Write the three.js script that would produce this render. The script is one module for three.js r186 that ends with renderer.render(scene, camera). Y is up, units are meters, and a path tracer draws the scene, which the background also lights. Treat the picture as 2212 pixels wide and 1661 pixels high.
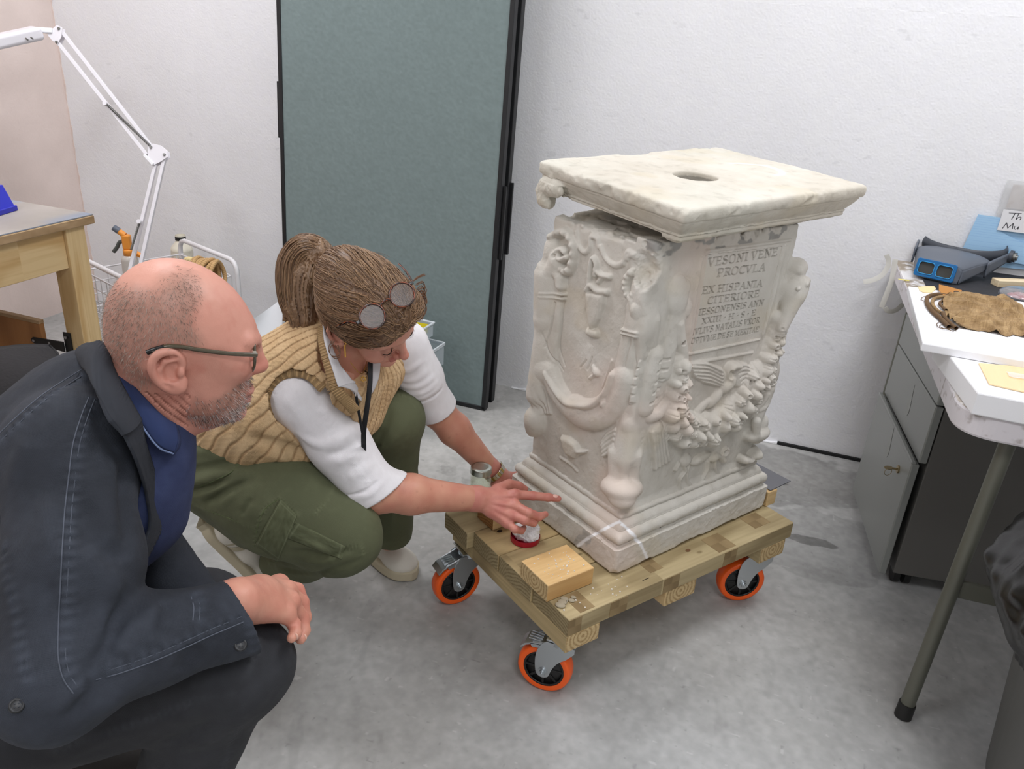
import * as THREE from 'three';
import { mergeGeometries, mergeVertices, toCreasedNormals } from 'three/addons/utils/BufferGeometryUtils.js';
import { RoundedBoxGeometry } from 'three/addons/geometries/RoundedBoxGeometry.js';
import { RectAreaLightUniformsLib } from 'three/addons/lights/RectAreaLightUniformsLib.js';

const V3 = THREE.Vector3, { sin, cos, abs, min, max, sqrt, hypot, floor, exp, PI, pow, atan2, sign } = Math;
const v3 = (x, y, z) => new V3(x, y, z);

// ---------------------------------------------------------------- camera, lights, exposure
const scene = new THREE.Scene();
const camera = new THREE.PerspectiveCamera(2 * Math.atan(830.5 / 1720) * 180 / PI, 2212 / 1661, 0.05, 30);
const CAM = v3(0, 1.36, 2.842);
const CR = v3(0.93695, 0.06438, -0.34348), CU = v3(-0.19681, 0.91033, -0.36404), CF = v3(-0.28942, -0.40992, -0.86499);
{ // camera axes from pitch, roll and yaw
  const p = 24.2 * PI / 180, r = 4.05 * PI / 180, y = -18.5 * PI / 180;
  const r0 = v3(1, 0, 0), u0 = v3(0, cos(p), -sin(p)), f0 = v3(0, -sin(p), -cos(p));
  const turn = (q) => v3(q.x * cos(y) - q.z * sin(y), q.y, q.x * sin(y) + q.z * cos(y));
  CR.copy(turn(r0.clone().multiplyScalar(cos(r)).addScaledVector(u0, sin(r))));
  CU.copy(turn(u0.clone().multiplyScalar(cos(r)).addScaledVector(r0, -sin(r))));
  CF.copy(turn(f0));
}
camera.position.copy(CAM);
camera.quaternion.setFromRotationMatrix(new THREE.Matrix4().makeBasis(CR, CU, CF.clone().negate()));
scene.add(camera);
scene.background = new THREE.Color(0x202224);
const renderer = new THREE.WebGLRenderer({ antialias: true });
renderer.toneMapping = THREE.LinearToneMapping;
renderer.toneMappingExposure = 1.1;
renderer.shadowMap.enabled = true;
RectAreaLightUniformsLib.init();
const LAMPS = [[-1.95, 0.95, 11], [0.55, 1.0, 11], [-2.0, 3.3, 9], [0.6, 3.35, 9.5]];   // ceiling panels: x, z, radiance
const LAMP_COLOR = new THREE.Color(0.985, 1.0, 1.05);
const ROOM = { x0: -3.128, x1: 2.3, z1: 4.9, h: 2.95 };

// ---------------------------------------------------------------- helpers
function rng(s) { return () => { s = (s + 0x6d2b79f5) | 0; let t = Math.imul(s ^ (s >>> 15), 1 | s); t = (t + Math.imul(t ^ (t >>> 7), 61 | t)) ^ t; return ((t ^ (t >>> 14)) >>> 0) / 4294967296; }; }
const clamp = (x, a = 0, b = 1) => x < a ? a : x > b ? b : x, lerp = (a, b, t) => a + (b - a) * t, sstep = (a, b, x) => { const t = clamp((x - a) / (b - a)); return t * t * (3 - 2 * t); };
const h3 = (x, y, z) => { let h = Math.imul(x, 374761393) + Math.imul(y, 668265263) + Math.imul(z, 2147483647 ^ 40503) | 0; h = Math.imul(h ^ (h >>> 13), 1274126177); return ((h ^ (h >>> 16)) >>> 0) / 4294967296; };
function vn(x, y, z = 0) {   // value noise 0..1
  const i = floor(x), j = floor(y), k = floor(z); let a = x - i, b = y - j, c = z - k;
  a = a * a * (3 - 2 * a); b = b * b * (3 - 2 * b); c = c * c * (3 - 2 * c);
  const l = lerp(lerp(h3(i, j, k), h3(i + 1, j, k), a), lerp(h3(i, j + 1, k), h3(i + 1, j + 1, k), a), b);
  if (c === 0) return l;
  return lerp(l, lerp(lerp(h3(i, j, k + 1), h3(i + 1, j, k + 1), a), lerp(h3(i, j + 1, k + 1), h3(i + 1, j + 1, k + 1), a), b), c);
}
const fbm = (x, y, z = 0, o = 4) => { let s = 0, a = .5, t = 0; for (let i = 0; i < o; i++) { s += a * vn(x, y, z); t += a; a *= .5; x = x * 2.03 + 17.1; y = y * 2.03 + 9.2; z *= 2.03; } return s / t; };
function tile(f, n) { return (x, y) => f(((x % n) + n) % n, ((y % n) + n) % n); }
// pixel of the photograph and a distance along the view axis -> world point
const P = (px, py, d) => CAM.clone().addScaledVector(CR, (px - 1106) / 1720 * d).addScaledVector(CU, -(py - 830.5) / 1720 * d).addScaledVector(CF, d);
const PY = (px, py, y) => { const a = P(px, py, 1).sub(CAM); return CAM.clone().addScaledVector(a, (y - CAM.y) / a.y); };
const PZ = (px, py, z) => { const a = P(px, py, 1).sub(CAM); return CAM.clone().addScaledVector(a, (z - CAM.z) / a.z); };
const PX = (px, py, x) => { const a = P(px, py, 1).sub(CAM); return CAM.clone().addScaledVector(a, (x - CAM.x) / a.x); };

function tex(w, h, fn, srgb = true, rep = true) {   // fn(u, v) -> [r,g,b] 0..255 or one value
  const d = new Uint8Array(w * h * 4);
  for (let j = 0; j < h; j++) for (let i = 0; i < w; i++) {
    const c = fn((i + .5) / w, (j + .5) / h), o = (j * w + i) * 4;
    if (c.length) { d[o] = clamp(c[0], 0, 255); d[o + 1] = clamp(c[1], 0, 255); d[o + 2] = clamp(c[2], 0, 255); } else d[o] = d[o + 1] = d[o + 2] = clamp(c, 0, 255);
    d[o + 3] = 255;
  }
  const t = new THREE.DataTexture(d, w, h); t.magFilter = THREE.LinearFilter; t.minFilter = THREE.LinearFilter; t.needsUpdate = true;
  if (srgb) t.colorSpace = THREE.SRGBColorSpace;
  if (rep) t.wrapS = t.wrapT = THREE.RepeatWrapping;
  return t;
}
function canvasTex(w, h, draw, srgb = true) { const c = document.createElement('canvas'); c.width = w; c.height = h; draw(c.getContext('2d'), w, h); const t = new THREE.CanvasTexture(c); if (srgb) t.colorSpace = THREE.SRGBColorSpace; return t; }
const rep = (t, x, y = x) => { const c = t.clone(); c.wrapS = c.wrapT = THREE.RepeatWrapping; c.repeat.set(x, y); c.needsUpdate = true; return c; };
const mat = (color, o = {}) => new THREE.MeshStandardMaterial({ color, roughness: .6, ...o });
const pmat = (color, o = {}) => new THREE.MeshPhysicalMaterial({ color, roughness: .6, ...o });

const used = {};
const numbered = (n) => { const k = used[n] = (used[n] ?? -1) + 1; return k ? `${n}_${String(k).padStart(3, '0')}` : n; };
const light = (o) => { o.castShadow = true; o.receiveShadow = true; return o; };
function tag(o, label, category, group) { o.userData.label = label; if (category) o.userData.category = category; if (group) o.userData.group = group; return o; }
function thing(name, label, category, pos = [0, 0, 0], turn = 0, group) {
  const o = new THREE.Group(); o.name = numbered(name); scene.add(o); o.position.set(...pos); o.rotation.y = turn; return tag(o, label, category, group);
}
const geoOf = (g) => Array.isArray(g) ? merge(g) : g;
function part(name, g, m, parent, label) { const o = light(new THREE.Mesh(geoOf(g), m)); o.name = numbered(name); parent.add(o); if (label) o.userData.label = label; return o; }
function single(name, g, m, label, category, pos = [0, 0, 0], turn = 0, group) { const o = part(name, g, m, scene); o.position.set(...pos); o.rotation.y = turn; return tag(o, label, category, group); }
function struct(name, g, m, parent) { const o = part(name, g, m, parent ?? scene); if (!parent) o.userData.kind = 'structure'; return o; }
function stuff(o) { o.userData.kind = 'stuff'; return o; }
function merge(list) {
  const a = list.map((g) => { let q = g.index ? g.toNonIndexed() : g.clone(); for (const k of Object.keys(q.attributes)) if (!['position', 'normal', 'uv', 'color'].includes(k)) q.deleteAttribute(k); if (!q.attributes.uv) q.setAttribute('uv', new THREE.BufferAttribute(new Float32Array(q.attributes.position.count * 2), 2)); return q; });
  const col = a.some((g) => g.attributes.color);
  if (col) for (const g of a) if (!g.attributes.color) g.setAttribute('color', new THREE.BufferAttribute(new Float32Array(g.attributes.position.count * 3).fill(1), 3));
  return mergeGeometries(a);
}
// rounded box centred at x,y,z
function bx(w, h, d, x = 0, y = 0, z = 0, r = .002, seg = 2) { const g = new RoundedBoxGeometry(w, h, d, seg, min(r, w * .49, h * .49, d * .49)); boxUV(g); g.translate(x, y, z); return g; }
function boxUV(g, s = 1) {
  const p = g.attributes.position, n = g.attributes.normal, uv = new Float32Array(p.count * 2);
  for (let i = 0; i < p.count; i++) { const ax = abs(n.getX(i)), ay = abs(n.getY(i)), az = abs(n.getZ(i)), x = p.getX(i), y = p.getY(i), z = p.getZ(i); const q = ay >= ax && ay >= az ? [x, z] : ax >= az ? [z, y] : [x, y]; uv[i * 2] = q[0] * s; uv[i * 2 + 1] = q[1] * s; }
  g.setAttribute('uv', new THREE.BufferAttribute(uv, 2)); return g;
}
// orient a geometry built along +y so that it runs from a to b
function along(g, a, b) { const d = b.clone().sub(a); g.applyQuaternion(new THREE.Quaternion().setFromUnitVectors(v3(0, 1, 0), d.clone().normalize())); g.translate((a.x + b.x) / 2, (a.y + b.y) / 2, (a.z + b.z) / 2); return g; }
const rod = (a, b, r, r2 = r, n = 14) => along(new THREE.CylinderGeometry(r2, r, a.distanceTo(b), n), a, b);
function bar(a, b, w, h, upv = v3(0, 1, 0), r = .002) {   // box beam from a to b, w across, h towards up
  const y = b.clone().sub(a), L = y.length(); y.normalize(); const x = upv.clone().cross(y).normalize(), z = y.clone().cross(x).negate().negate();
  const g = bx(w, L, h, 0, 0, 0, r); g.applyMatrix4(new THREE.Matrix4().makeBasis(x, y, x.clone().cross(y))); g.translate((a.x + b.x) / 2, (a.y + b.y) / 2, (a.z + b.z) / 2); return g;
}
function tube(pts, r, seg = 40, rs = 8, closed = false) { return new THREE.TubeGeometry(new THREE.CatmullRomCurve3(pts, closed, 'catmullrom', .5), seg, r, rs, closed); }
function polyTube(pts, r, rs = 8, fillet = .03) {   // bent tube with rounded corners
  const path = new THREE.CurvePath();
  let prev = pts[0];
  for (let i = 1; i < pts.length; i++) {
    if (i === pts.length - 1) { path.add(new THREE.LineCurve3(prev, pts[i])); break; }
    const a = pts[i - 1], b = pts[i], c = pts[i + 1], f = min(fillet, b.distanceTo(a) * .45, b.distanceTo(c) * .45);
    const p = b.clone().addScaledVector(a.clone().sub(b).normalize(), f), q = b.clone().addScaledVector(c.clone().sub(b).normalize(), f);
    path.add(new THREE.LineCurve3(prev, p)); path.add(new THREE.QuadraticBezierCurve3(p, b, q)); prev = q;
  }
  return new THREE.TubeGeometry(path, pts.length * 12, r, rs, false);
}
const lathe = (pts, n = 40) => new THREE.LatheGeometry(pts.map(([x, y]) => new THREE.Vector2(x, y)), n);
function extrude(pts, depth, bevel = 0, holes = [], curveSegments = 12) {
  const s = pts instanceof THREE.Shape ? pts : new THREE.Shape(pts.map(([x, y]) => new THREE.Vector2(x, y)));
  for (const h of holes) s.holes.push(h instanceof THREE.Path ? h : new THREE.Path(h.map(([x, y]) => new THREE.Vector2(x, y))));
  const g = new THREE.ExtrudeGeometry(s, { depth: depth - 2 * bevel, bevelEnabled: bevel > 0, bevelThickness: bevel, bevelSize: bevel, bevelOffset: -bevel, bevelSegments: 2, curveSegments });
  g.translate(0, 0, bevel); return g;
}
function roundRect(w, h, r) { const s = new THREE.Shape(), x = -w / 2, y = -h / 2; s.moveTo(x + r, y).lineTo(x + w - r, y).absarc(x + w - r, y + r, r, -PI / 2, 0).lineTo(x + w, y + h - r).absarc(x + w - r, y + h - r, r, 0, PI / 2).lineTo(x + r, y + h).absarc(x + r, y + h - r, r, PI / 2, PI).lineTo(x, y + r).absarc(x + r, y + r, r, PI, 1.5 * PI); return s; }
const rx = (g, a) => g.rotateX(a), ry = (g, a) => g.rotateY(a), rz = (g, a) => g.rotateZ(a), tr = (g, x, y, z) => g.translate(x, y, z);
// grid surface fn(u,v)->Vector3
function sheet(fn, nu, nv) {
  const pos = [], uv = [], idx = [];
  for (let j = 0; j <= nv; j++) for (let i = 0; i <= nu; i++) { const p = fn(i / nu, j / nv); pos.push(p.x, p.y, p.z); uv.push(i / nu, j / nv); }
  for (let j = 0; j < nv; j++) for (let i = 0; i < nu; i++) { const a = j * (nu + 1) + i, b = a + 1, c = a + nu + 1, d = c + 1; idx.push(a, b, d, a, d, c); }
  const g = new THREE.BufferGeometry(); g.setAttribute('position', new THREE.Float32BufferAttribute(pos, 3)); g.setAttribute('uv', new THREE.Float32BufferAttribute(uv, 2)); g.setIndex(idx); g.computeVertexNormals(); return g;
}
// closed slab: sheet with thickness t along its own normals
function slab(fn, nu, nv, t) {
  const top = sheet(fn, nu, nv), n = top.attributes.normal, p = top.attributes.position, W = nu + 1, N = p.count, pos = [], uv = [], idx = [];
  for (const s of [.5, -.5]) for (let i = 0; i < N; i++) { pos.push(p.getX(i) + n.getX(i) * t * s, p.getY(i) + n.getY(i) * t * s, p.getZ(i) + n.getZ(i) * t * s); uv.push(top.attributes.uv.getX(i), top.attributes.uv.getY(i)); }
  const ti = top.index.array; for (let i = 0; i < ti.length; i += 3) { idx.push(ti[i], ti[i + 1], ti[i + 2], N + ti[i], N + ti[i + 2], N + ti[i + 1]); }
  const rim = []; for (let i = 0; i < nu; i++) rim.push(i); for (let j = 0; j < nv; j++) rim.push(j * W + nu); for (let i = nu; i > 0; i--) rim.push(nv * W + i); for (let j = nv; j > 0; j--) rim.push(j * W);
  for (let k = 0; k < rim.length; k++) { const a = rim[k], b = rim[(k + 1) % rim.length]; idx.push(a, N + a, b, b, N + a, N + b); }
  const g = new THREE.BufferGeometry(); g.setAttribute('position', new THREE.Float32BufferAttribute(pos, 3)); g.setAttribute('uv', new THREE.Float32BufferAttribute(uv, 2)); g.setIndex(idx); g.computeVertexNormals(); return g;
}

// ---------------------------------------------------------------- implicit surfaces
const smin = (a, b, k) => { const h = k - abs(a - b); return h > 0 ? min(a, b) - h * h * .25 / k : min(a, b); };
function cone(a, b, r1, r2) {   // tapered capsule
  const bx_ = b.x - a.x, by = b.y - a.y, bz = b.z - a.z, l2 = bx_ * bx_ + by * by + bz * bz, rr = r1 - r2, a2 = l2 - rr * rr, il2 = 1 / l2;
  const f = a2 <= 0 ? (x, y, z) => hypot(x - (r1 > r2 ? a : b).x, y - (r1 > r2 ? a : b).y, z - (r1 > r2 ? a : b).z) - max(r1, r2) : (x, y, z) => {
    const px = x - a.x, py = y - a.y, pz = z - a.z, t = px * bx_ + py * by + pz * bz, zz = t - l2, X = px * l2 - bx_ * t, Y = py * l2 - by * t, Z = pz * l2 - bz * t, x2 = X * X + Y * Y + Z * Z, y2 = t * t * l2, z2 = zz * zz * l2, k = sign(rr) * rr * rr * x2;
    if (sign(zz) * a2 * z2 > k) return sqrt(x2 + z2) * il2 - r2;
    if (sign(t) * a2 * y2 < k) return sqrt(x2 + y2) * il2 - r1;
    return (sqrt(x2 * a2 * il2) + t * rr) * il2 - r1;
  };
  const m = max(r1, r2);
  return { f, lo: [min(a.x, b.x) - m, min(a.y, b.y) - m, min(a.z, b.z) - m], hi: [max(a.x, b.x) + m, max(a.y, b.y) + m, max(a.z, b.z) + m] };
}
function ell(c, r, q) {   // ellipsoid, radii r = [x,y,z], optional rotation (Matrix basis vectors [X,Y,Z])
  const B = q ?? [v3(1, 0, 0), v3(0, 1, 0), v3(0, 0, 1)], [X, Y, Z] = B, R = max(...r), mn = min(...r);
  const f = (x, y, z) => {
    const px = x - c.x, py = y - c.y, pz = z - c.z, a = (px * X.x + py * X.y + pz * X.z) / r[0], b = (px * Y.x + py * Y.y + pz * Y.z) / r[1], d = (px * Z.x + py * Z.y + pz * Z.z) / r[2];
    const k0 = sqrt(a * a + b * b + d * d), k1 = sqrt(a * a / (r[0] * r[0]) + b * b / (r[1] * r[1]) + d * d / (r[2] * r[2]));
    return k1 < 1e-9 ? -mn : k0 * (k0 - 1) / k1;
  };
  return { f, lo: [c.x - R, c.y - R, c.z - R], hi: [c.x + R, c.y + R, c.z + R] };
}
class Field {
  constructor(k = .02) { this.k = k; this.ps = []; this.lo = [9, 9, 9]; this.hi = [-9, -9, -9]; this.disp = null; this.dispMax = 0; }
  add(p, k = this.k, op = 1) { this.ps.push({ f: p.f, k, op }); if (op > 0) for (let i = 0; i < 3; i++) { this.lo[i] = min(this.lo[i], p.lo[i]); this.hi[i] = max(this.hi[i], p.hi[i]); } return this; }
  cone(a, b, r1, r2 = r1, k) { return this.add(cone(a, b, r1, r2), k); }
  ball(c, r, k) { return this.add(ell(c, [r, r, r]), k); }
  ell(c, r, q, k) { return this.add(ell(c, r, q), k); }
  cut(p, k = .01) { return this.add(p, k, -1); }
  raw(x, y, z, list = this.ps) {
    let d = 1e3;
    for (let i = 0; i < list.length; i++) { const p = list[i], e = p.f(x, y, z); if (p.op > 0) d = d > 999 ? e : smin(d, e, p.k); else d = -smin(-d, e, p.k); }
    return d;
  }
  at(x, y, z, list) { const d = this.raw(x, y, z, list); return this.disp && abs(d) < this.dispMax * 3 + .01 ? d - this.disp(x, y, z) : d; }
  near(cx, cy, cz, R) {
    let m = 1e3; const ds = this.ps.map((p) => { const e = p.f(cx, cy, cz); if (p.op > 0) m = min(m, e); return e; });
    return this.ps.filter((p, i) => p.op < 0 ? ds[i] < R + p.k + .02 : ds[i] < max(m, -R) + 2 * R + 2 * p.k);
  }
  hit(px, py, d0 = .5, d1 = 3) {   // first point of the surface on the sight line of a pixel
    const a = P(px, py, 1).sub(CAM), L = a.length(); let t = d0;
    for (let i = 0; i < 160; i++) { const q = CAM.clone().addScaledVector(a, t), d = this.raw(q.x, q.y, q.z); if (d < .0005) return q; t += max(d, .001) * .8 / L; if (t > d1) return null; }
    return null;
  }
  mesh(cell, o = {}) {
    const pad = cell * 2.5 + this.dispMax, lo = (o.lo ?? this.lo).map((x) => x - pad), hi = (o.hi ?? this.hi).map((x) => x + pad), n = [0, 1, 2].map((i) => Math.ceil((hi[i] - lo[i]) / cell) + 1), [nx, ny, nz] = n;
    const val = new Float32Array(nx * ny * nz), B = 8, R = cell * B * .5 * 1.7321 + .001;
    const clip = o.clip;
    const lists = new Map(), key = (i, j, k) => i + j * 1000 + k * 1000000;
    for (let K = 0; K < nz; K += B) for (let J = 0; J < ny; J += B) for (let I = 0; I < nx; I += B) {
      const cx = lo[0] + (I + B / 2) * cell, cy = lo[1] + (J + B / 2) * cell, cz = lo[2] + (K + B / 2) * cell, d = this.raw(cx, cy, cz), far = abs(d) > R * 1.35 + this.dispMax * 1.5 + .004;
      const list = far ? null : this.near(cx, cy, cz, R);
      if (list) lists.set(key(I / B, J / B, K / B), list);
      for (let k = K; k < min(K + B, nz); k++) for (let j = J; j < min(J + B, ny); j++) for (let i = I; i < min(I + B, nx); i++) {
        const x = lo[0] + i * cell, y = lo[1] + j * cell, z = lo[2] + k * cell; let e = far ? d : this.at(x, y, z, list);
        if (clip) e = max(e, clip(x, y, z));
        val[i + nx * (j + ny * k)] = e;
      }
    }
    const at = (x, y, z) => { const i = floor((x - lo[0]) / cell / B), j = floor((y - lo[1]) / cell / B), k = floor((z - lo[2]) / cell / B), e = this.at(x, y, z, lists.get(key(i, j, k))); return clip ? max(e, clip(x, y, z)) : e; };
    const id = new Int32Array(nx * ny * nz).fill(-1), pos = [], S = [0, 1, nx, nx + 1, nx * ny, nx * ny + 1, nx * ny + nx, nx * ny + nx + 1];
    const E = [[0, 1], [2, 3], [4, 5], [6, 7], [0, 2], [1, 3], [4, 6], [5, 7], [0, 4], [1, 5], [2, 6], [3, 7]];
    for (let k = 0; k < nz - 1; k++) for (let j = 0; j < ny - 1; j++) for (let i = 0; i < nx - 1; i++) {
      const c = i + nx * (j + ny * k); let m = 0; for (let q = 0; q < 8; q++) if (val[c + S[q]] < 0) m |= 1 << q;
      if (m === 0 || m === 255) continue;
      let x = 0, y = 0, z = 0, s = 0;
      for (const [a, b] of E) { const va = val[c + S[a]], vb = val[c + S[b]]; if ((va < 0) === (vb < 0)) continue; const t = va / (va - vb); x += lerp(a & 1, b & 1, t); y += lerp(a >> 1 & 1, b >> 1 & 1, t); z += lerp(a >> 2, b >> 2, t); s++; }
      id[c] = pos.length / 3; pos.push(lo[0] + (i + x / s) * cell, lo[1] + (j + y / s) * cell, lo[2] + (k + z / s) * cell);
    }
    const idx = [], quad = (a, b, c, d, flip) => { if (a < 0 || b < 0 || c < 0 || d < 0) return; if (flip) idx.push(a, c, b, a, d, c); else idx.push(a, b, c, a, c, d); };
    for (let k = 1; k < nz - 1; k++) for (let j = 1; j < ny - 1; j++) for (let i = 1; i < nx - 1; i++) {
      const c = i + nx * (j + ny * k), s = val[c] < 0;
      if (s !== val[c + 1] < 0) quad(id[c - nx - nx * ny], id[c - nx * ny], id[c], id[c - nx], !s);
      if (s !== val[c + nx] < 0) quad(id[c - 1 - nx * ny], id[c - nx * ny], id[c], id[c - 1], s);
      if (s !== val[c + nx * ny] < 0) quad(id[c - 1 - nx], id[c - nx], id[c], id[c - 1], !s);
    }
    const N = pos.length / 3, nor = new Float32Array(N * 3), p = new Float32Array(pos), e = o.eps ?? cell * .5;
    for (let i = 0; i < N; i++) {
      let x = p[i * 3], y = p[i * 3 + 1], z = p[i * 3 + 2];
      for (let it = 0; it < 2; it++) {
        let gx = at(x + e, y, z) - at(x - e, y, z), gy = at(x, y + e, z) - at(x, y - e, z), gz = at(x, y, z + e) - at(x, y, z - e); const l = hypot(gx, gy, gz) || 1;
        if (it === 0 && !clip) { const d = at(x, y, z) * 2 * e / l, s = clamp(-d, -cell * .6, cell * .6); x += gx / l * s; y += gy / l * s; z += gz / l * s; if (o.fast) { nor[i * 3] = gx / l; nor[i * 3 + 1] = gy / l; nor[i * 3 + 2] = gz / l; break; } }
        else { nor[i * 3] = gx / l; nor[i * 3 + 1] = gy / l; nor[i * 3 + 2] = gz / l; if (it === 0) break; }
      }
      p[i * 3] = x; p[i * 3 + 1] = y; p[i * 3 + 2] = z;
    }
    const g = new THREE.BufferGeometry(); g.setAttribute('position', new THREE.BufferAttribute(p, 3)); g.setAttribute('normal', new THREE.BufferAttribute(nor, 3)); g.setIndex(idx);
    if (o.color) { const col = new Float32Array(N * 3); for (let i = 0; i < N; i++) { const c = o.color(p[i * 3], p[i * 3 + 1], p[i * 3 + 2], nor[i * 3], nor[i * 3 + 1], nor[i * 3 + 2]); col[i * 3] = c[0]; col[i * 3 + 1] = c[1]; col[i * 3 + 2] = c[2]; } g.setAttribute('color', new THREE.BufferAttribute(col, 3)); }
    return o.uv === false ? g : splitUV(g, o.uvScale ?? 1);
  }
}
function splitUV(g, s) {   // box-mapped uv in metres, vertices split where the dominant axis changes
  const p = g.attributes.position.array, n = g.attributes.normal.array, c = g.attributes.color?.array, idx = g.index.array, map = new Map(), P_ = [], N_ = [], C_ = [], U_ = [], out = new Uint32Array(idx.length);
  for (let t = 0; t < idx.length; t += 3) {
    let sx = 0, sy = 0, sz = 0; for (let q = 0; q < 3; q++) { sx += n[idx[t + q] * 3]; sy += n[idx[t + q] * 3 + 1]; sz += n[idx[t + q] * 3 + 2]; }
    sx = abs(sx); sy = abs(sy); sz = abs(sz); const ax = sy >= sx && sy >= sz ? 1 : sx >= sz ? 0 : 2;
    for (let q = 0; q < 3; q++) {
      const i = idx[t + q], k = i * 3 + ax; let w = map.get(k);
      if (w === undefined) { w = P_.length / 3; map.set(k, w); P_.push(p[i * 3], p[i * 3 + 1], p[i * 3 + 2]); N_.push(n[i * 3], n[i * 3 + 1], n[i * 3 + 2]); if (c) C_.push(c[i * 3], c[i * 3 + 1], c[i * 3 + 2]); const x = p[i * 3] * s, y = p[i * 3 + 1] * s, z = p[i * 3 + 2] * s; U_.push(ax === 0 ? z : x, ax === 1 ? z : y); }
      out[t + q] = w;
    }
  }
  const r = new THREE.BufferGeometry(); r.setAttribute('position', new THREE.Float32BufferAttribute(P_, 3)); r.setAttribute('normal', new THREE.Float32BufferAttribute(N_, 3)); r.setAttribute('uv', new THREE.Float32BufferAttribute(U_, 2)); if (c) r.setAttribute('color', new THREE.Float32BufferAttribute(C_, 3)); r.setIndex(new THREE.BufferAttribute(out, 1)); return r;
}
// distance to a 3-D polyline, with position along it: [d, s, side]
function lineDist(L) {
  const seg = []; let s0 = 0, lo = [9, 9, 9], hi = [-9, -9, -9];
  for (let i = 0; i + 1 < L.length; i++) { const a = L[i], b = L[i + 1], d = b.clone().sub(a), l = d.length(); seg.push([a.x, a.y, a.z, d.x / l, d.y / l, d.z / l, l, s0]); s0 += l; }
  for (const q of L) { lo = [min(lo[0], q.x), min(lo[1], q.y), min(lo[2], q.z)]; hi = [max(hi[0], q.x), max(hi[1], q.y), max(hi[2], q.z)]; }
  const f = (x, y, z) => { let best = 1e6, bs = 0; for (const q of seg) { const px = x - q[0], py = y - q[1], pz = z - q[2], t = clamp(px * q[3] + py * q[4] + pz * q[5], 0, q[6]), dx = px - q[3] * t, dy = py - q[4] * t, dz = pz - q[5] * t, d = dx * dx + dy * dy + dz * dz; if (d < best) { best = d; bs = q[7] + t; } } return [sqrt(best), bs]; };
  f.length3 = s0; f.in = (x, y, z, w) => x > lo[0] - w && x < hi[0] + w && y > lo[1] - w && y < hi[1] + w && z > lo[2] - w && z < hi[2] + w;
  return f;
}
// smooth a list of points into a finer polyline
const fine = (pts, n = pts.length * 6) => pts.length < 2 ? pts : new THREE.CatmullRomCurve3(pts, false, 'centripetal').getPoints(n);
// folds and seams drawn on a cloth field: each fold {pts (pixels), a (height), w (width)}
function foldsOn(F, list, depth0, depth1) {
  const L = [];
  for (const f of list) { const pts = f.p.map(([x, y]) => F.hit(x, y, depth0, depth1)).filter(Boolean); if (pts.length > 1) L.push({ d: lineDist(fine(pts, pts.length * 4)), a: f.a, w: f.w, len: 0 }); }
  return (x, y, z) => { let s = 0; for (const q of L) { if (!q.d.in(x, y, z, q.w * 2.5)) continue; const [d, t] = q.d(x, y, z); if (d < q.w * 2.5) { const e = d / q.w, taper = min(1, 4 * t / q.d.length3 + .15, 4 * (q.d.length3 - t) / q.d.length3 + .15); s += q.a * taper * exp(-e * e); } } return s; };
}

// ---------------------------------------------------------------- the room
const floorTex = tex(1400, 1400, (u, v) => {      // 4.4 m square, world x from -2.6 and z from -0.3
  const x = u * 4.4 - 2.6, z = v * 4.4 - .3;
  const a = fbm(x * 1.7, z * 1.7, 3, 4), b = fbm(x * 9, z * 9, 7, 4), c = fbm(x * 60, z * 60, 1, 3), st = fbm(x * 4 + 20, z * 14, 5, 4);
  let g = 172 + (a - .5) * 30 + (b - .5) * 22 + (c - .5) * 26 + (st - .5) * 12;
  const speck = vn(x * 85, z * 140, 4); if (speck > .93) g -= 26 * (speck - .93) / .07;
  const scr = fbm(x * 30 + 9 * fbm(x * 3, z * 3, 9, 2), z * 7, 11, 3); g -= 9 * sstep(.66, .78, scr);
  const wht = vn(x * 55 + 3, z * 90, 14); if (wht > .955) g += 16;
  // worn dark patches by the wall and chipped coat
  const e1 = hypot((x - .12) / .3, (z - .24) / .2) + (fbm(x * 9, z * 9, 21, 4) - .5) * 1.1; g -= 30 * sstep(1.02, .94, e1) + 14 * sstep(.06, 0, abs(e1 - 1));
  const e2 = hypot((x - .28) / .34, (z - .62) / .17) + (fbm(x * 8, z * 8, 25, 4) - .5) * 1.0; g -= 16 * sstep(1.0, .93, e2);
  const e3 = hypot((x - .24) / .09, (z - .62) / .022) + (fbm(x * 22, z * 22, 29, 3) - .5) * 1.0; g -= 42 * sstep(1.0, .9, e3);
  const e4 = hypot((x + .5) / .3, (z - .75) / .16) + (fbm(x * 12, z * 12, 33, 4) - .5) * 1.6; g -= 12 * sstep(1.0, .95, e4) + 14 * sstep(.05, 0, abs(e4 - 1));
  const e5 = hypot((x - .13) / .035, (z - .3) / .02) + (fbm(x * 30, z * 30, 37, 3) - .5) * .8; g -= 36 * sstep(1, .8, e5);
  const w = (fbm(x * 1.2, z * 1.2, 41, 3) - .45) * 8;
  return [g + w * .8, g, g - 2 - w];
});
floorTex.repeat.set(1, 1);
const floorBump = tex(640, 640, (u, v) => 128 + (fbm(u * 60, v * 60, 2, 4) - .5) * 150 + (fbm(u * 330, v * 330, 5, 2) - .5) * 70, false);
const floorM = mat(0xffffff, { map: floorTex, bumpMap: floorBump, bumpScale: .0016, roughness: .52 });
{
  const g = new THREE.BoxGeometry(6.2, .12, 5.6, 1, 1, 1), p = g.attributes.position, uv = g.attributes.uv;
  g.translate(-.5, -.06, 2.4);
  for (let i = 0; i < p.count; i++) uv.setXY(i, (p.getX(i) + 2.6) / 4.4, (p.getZ(i) + .3) / 4.4);
  struct('floor', g, floorM);
}
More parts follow.
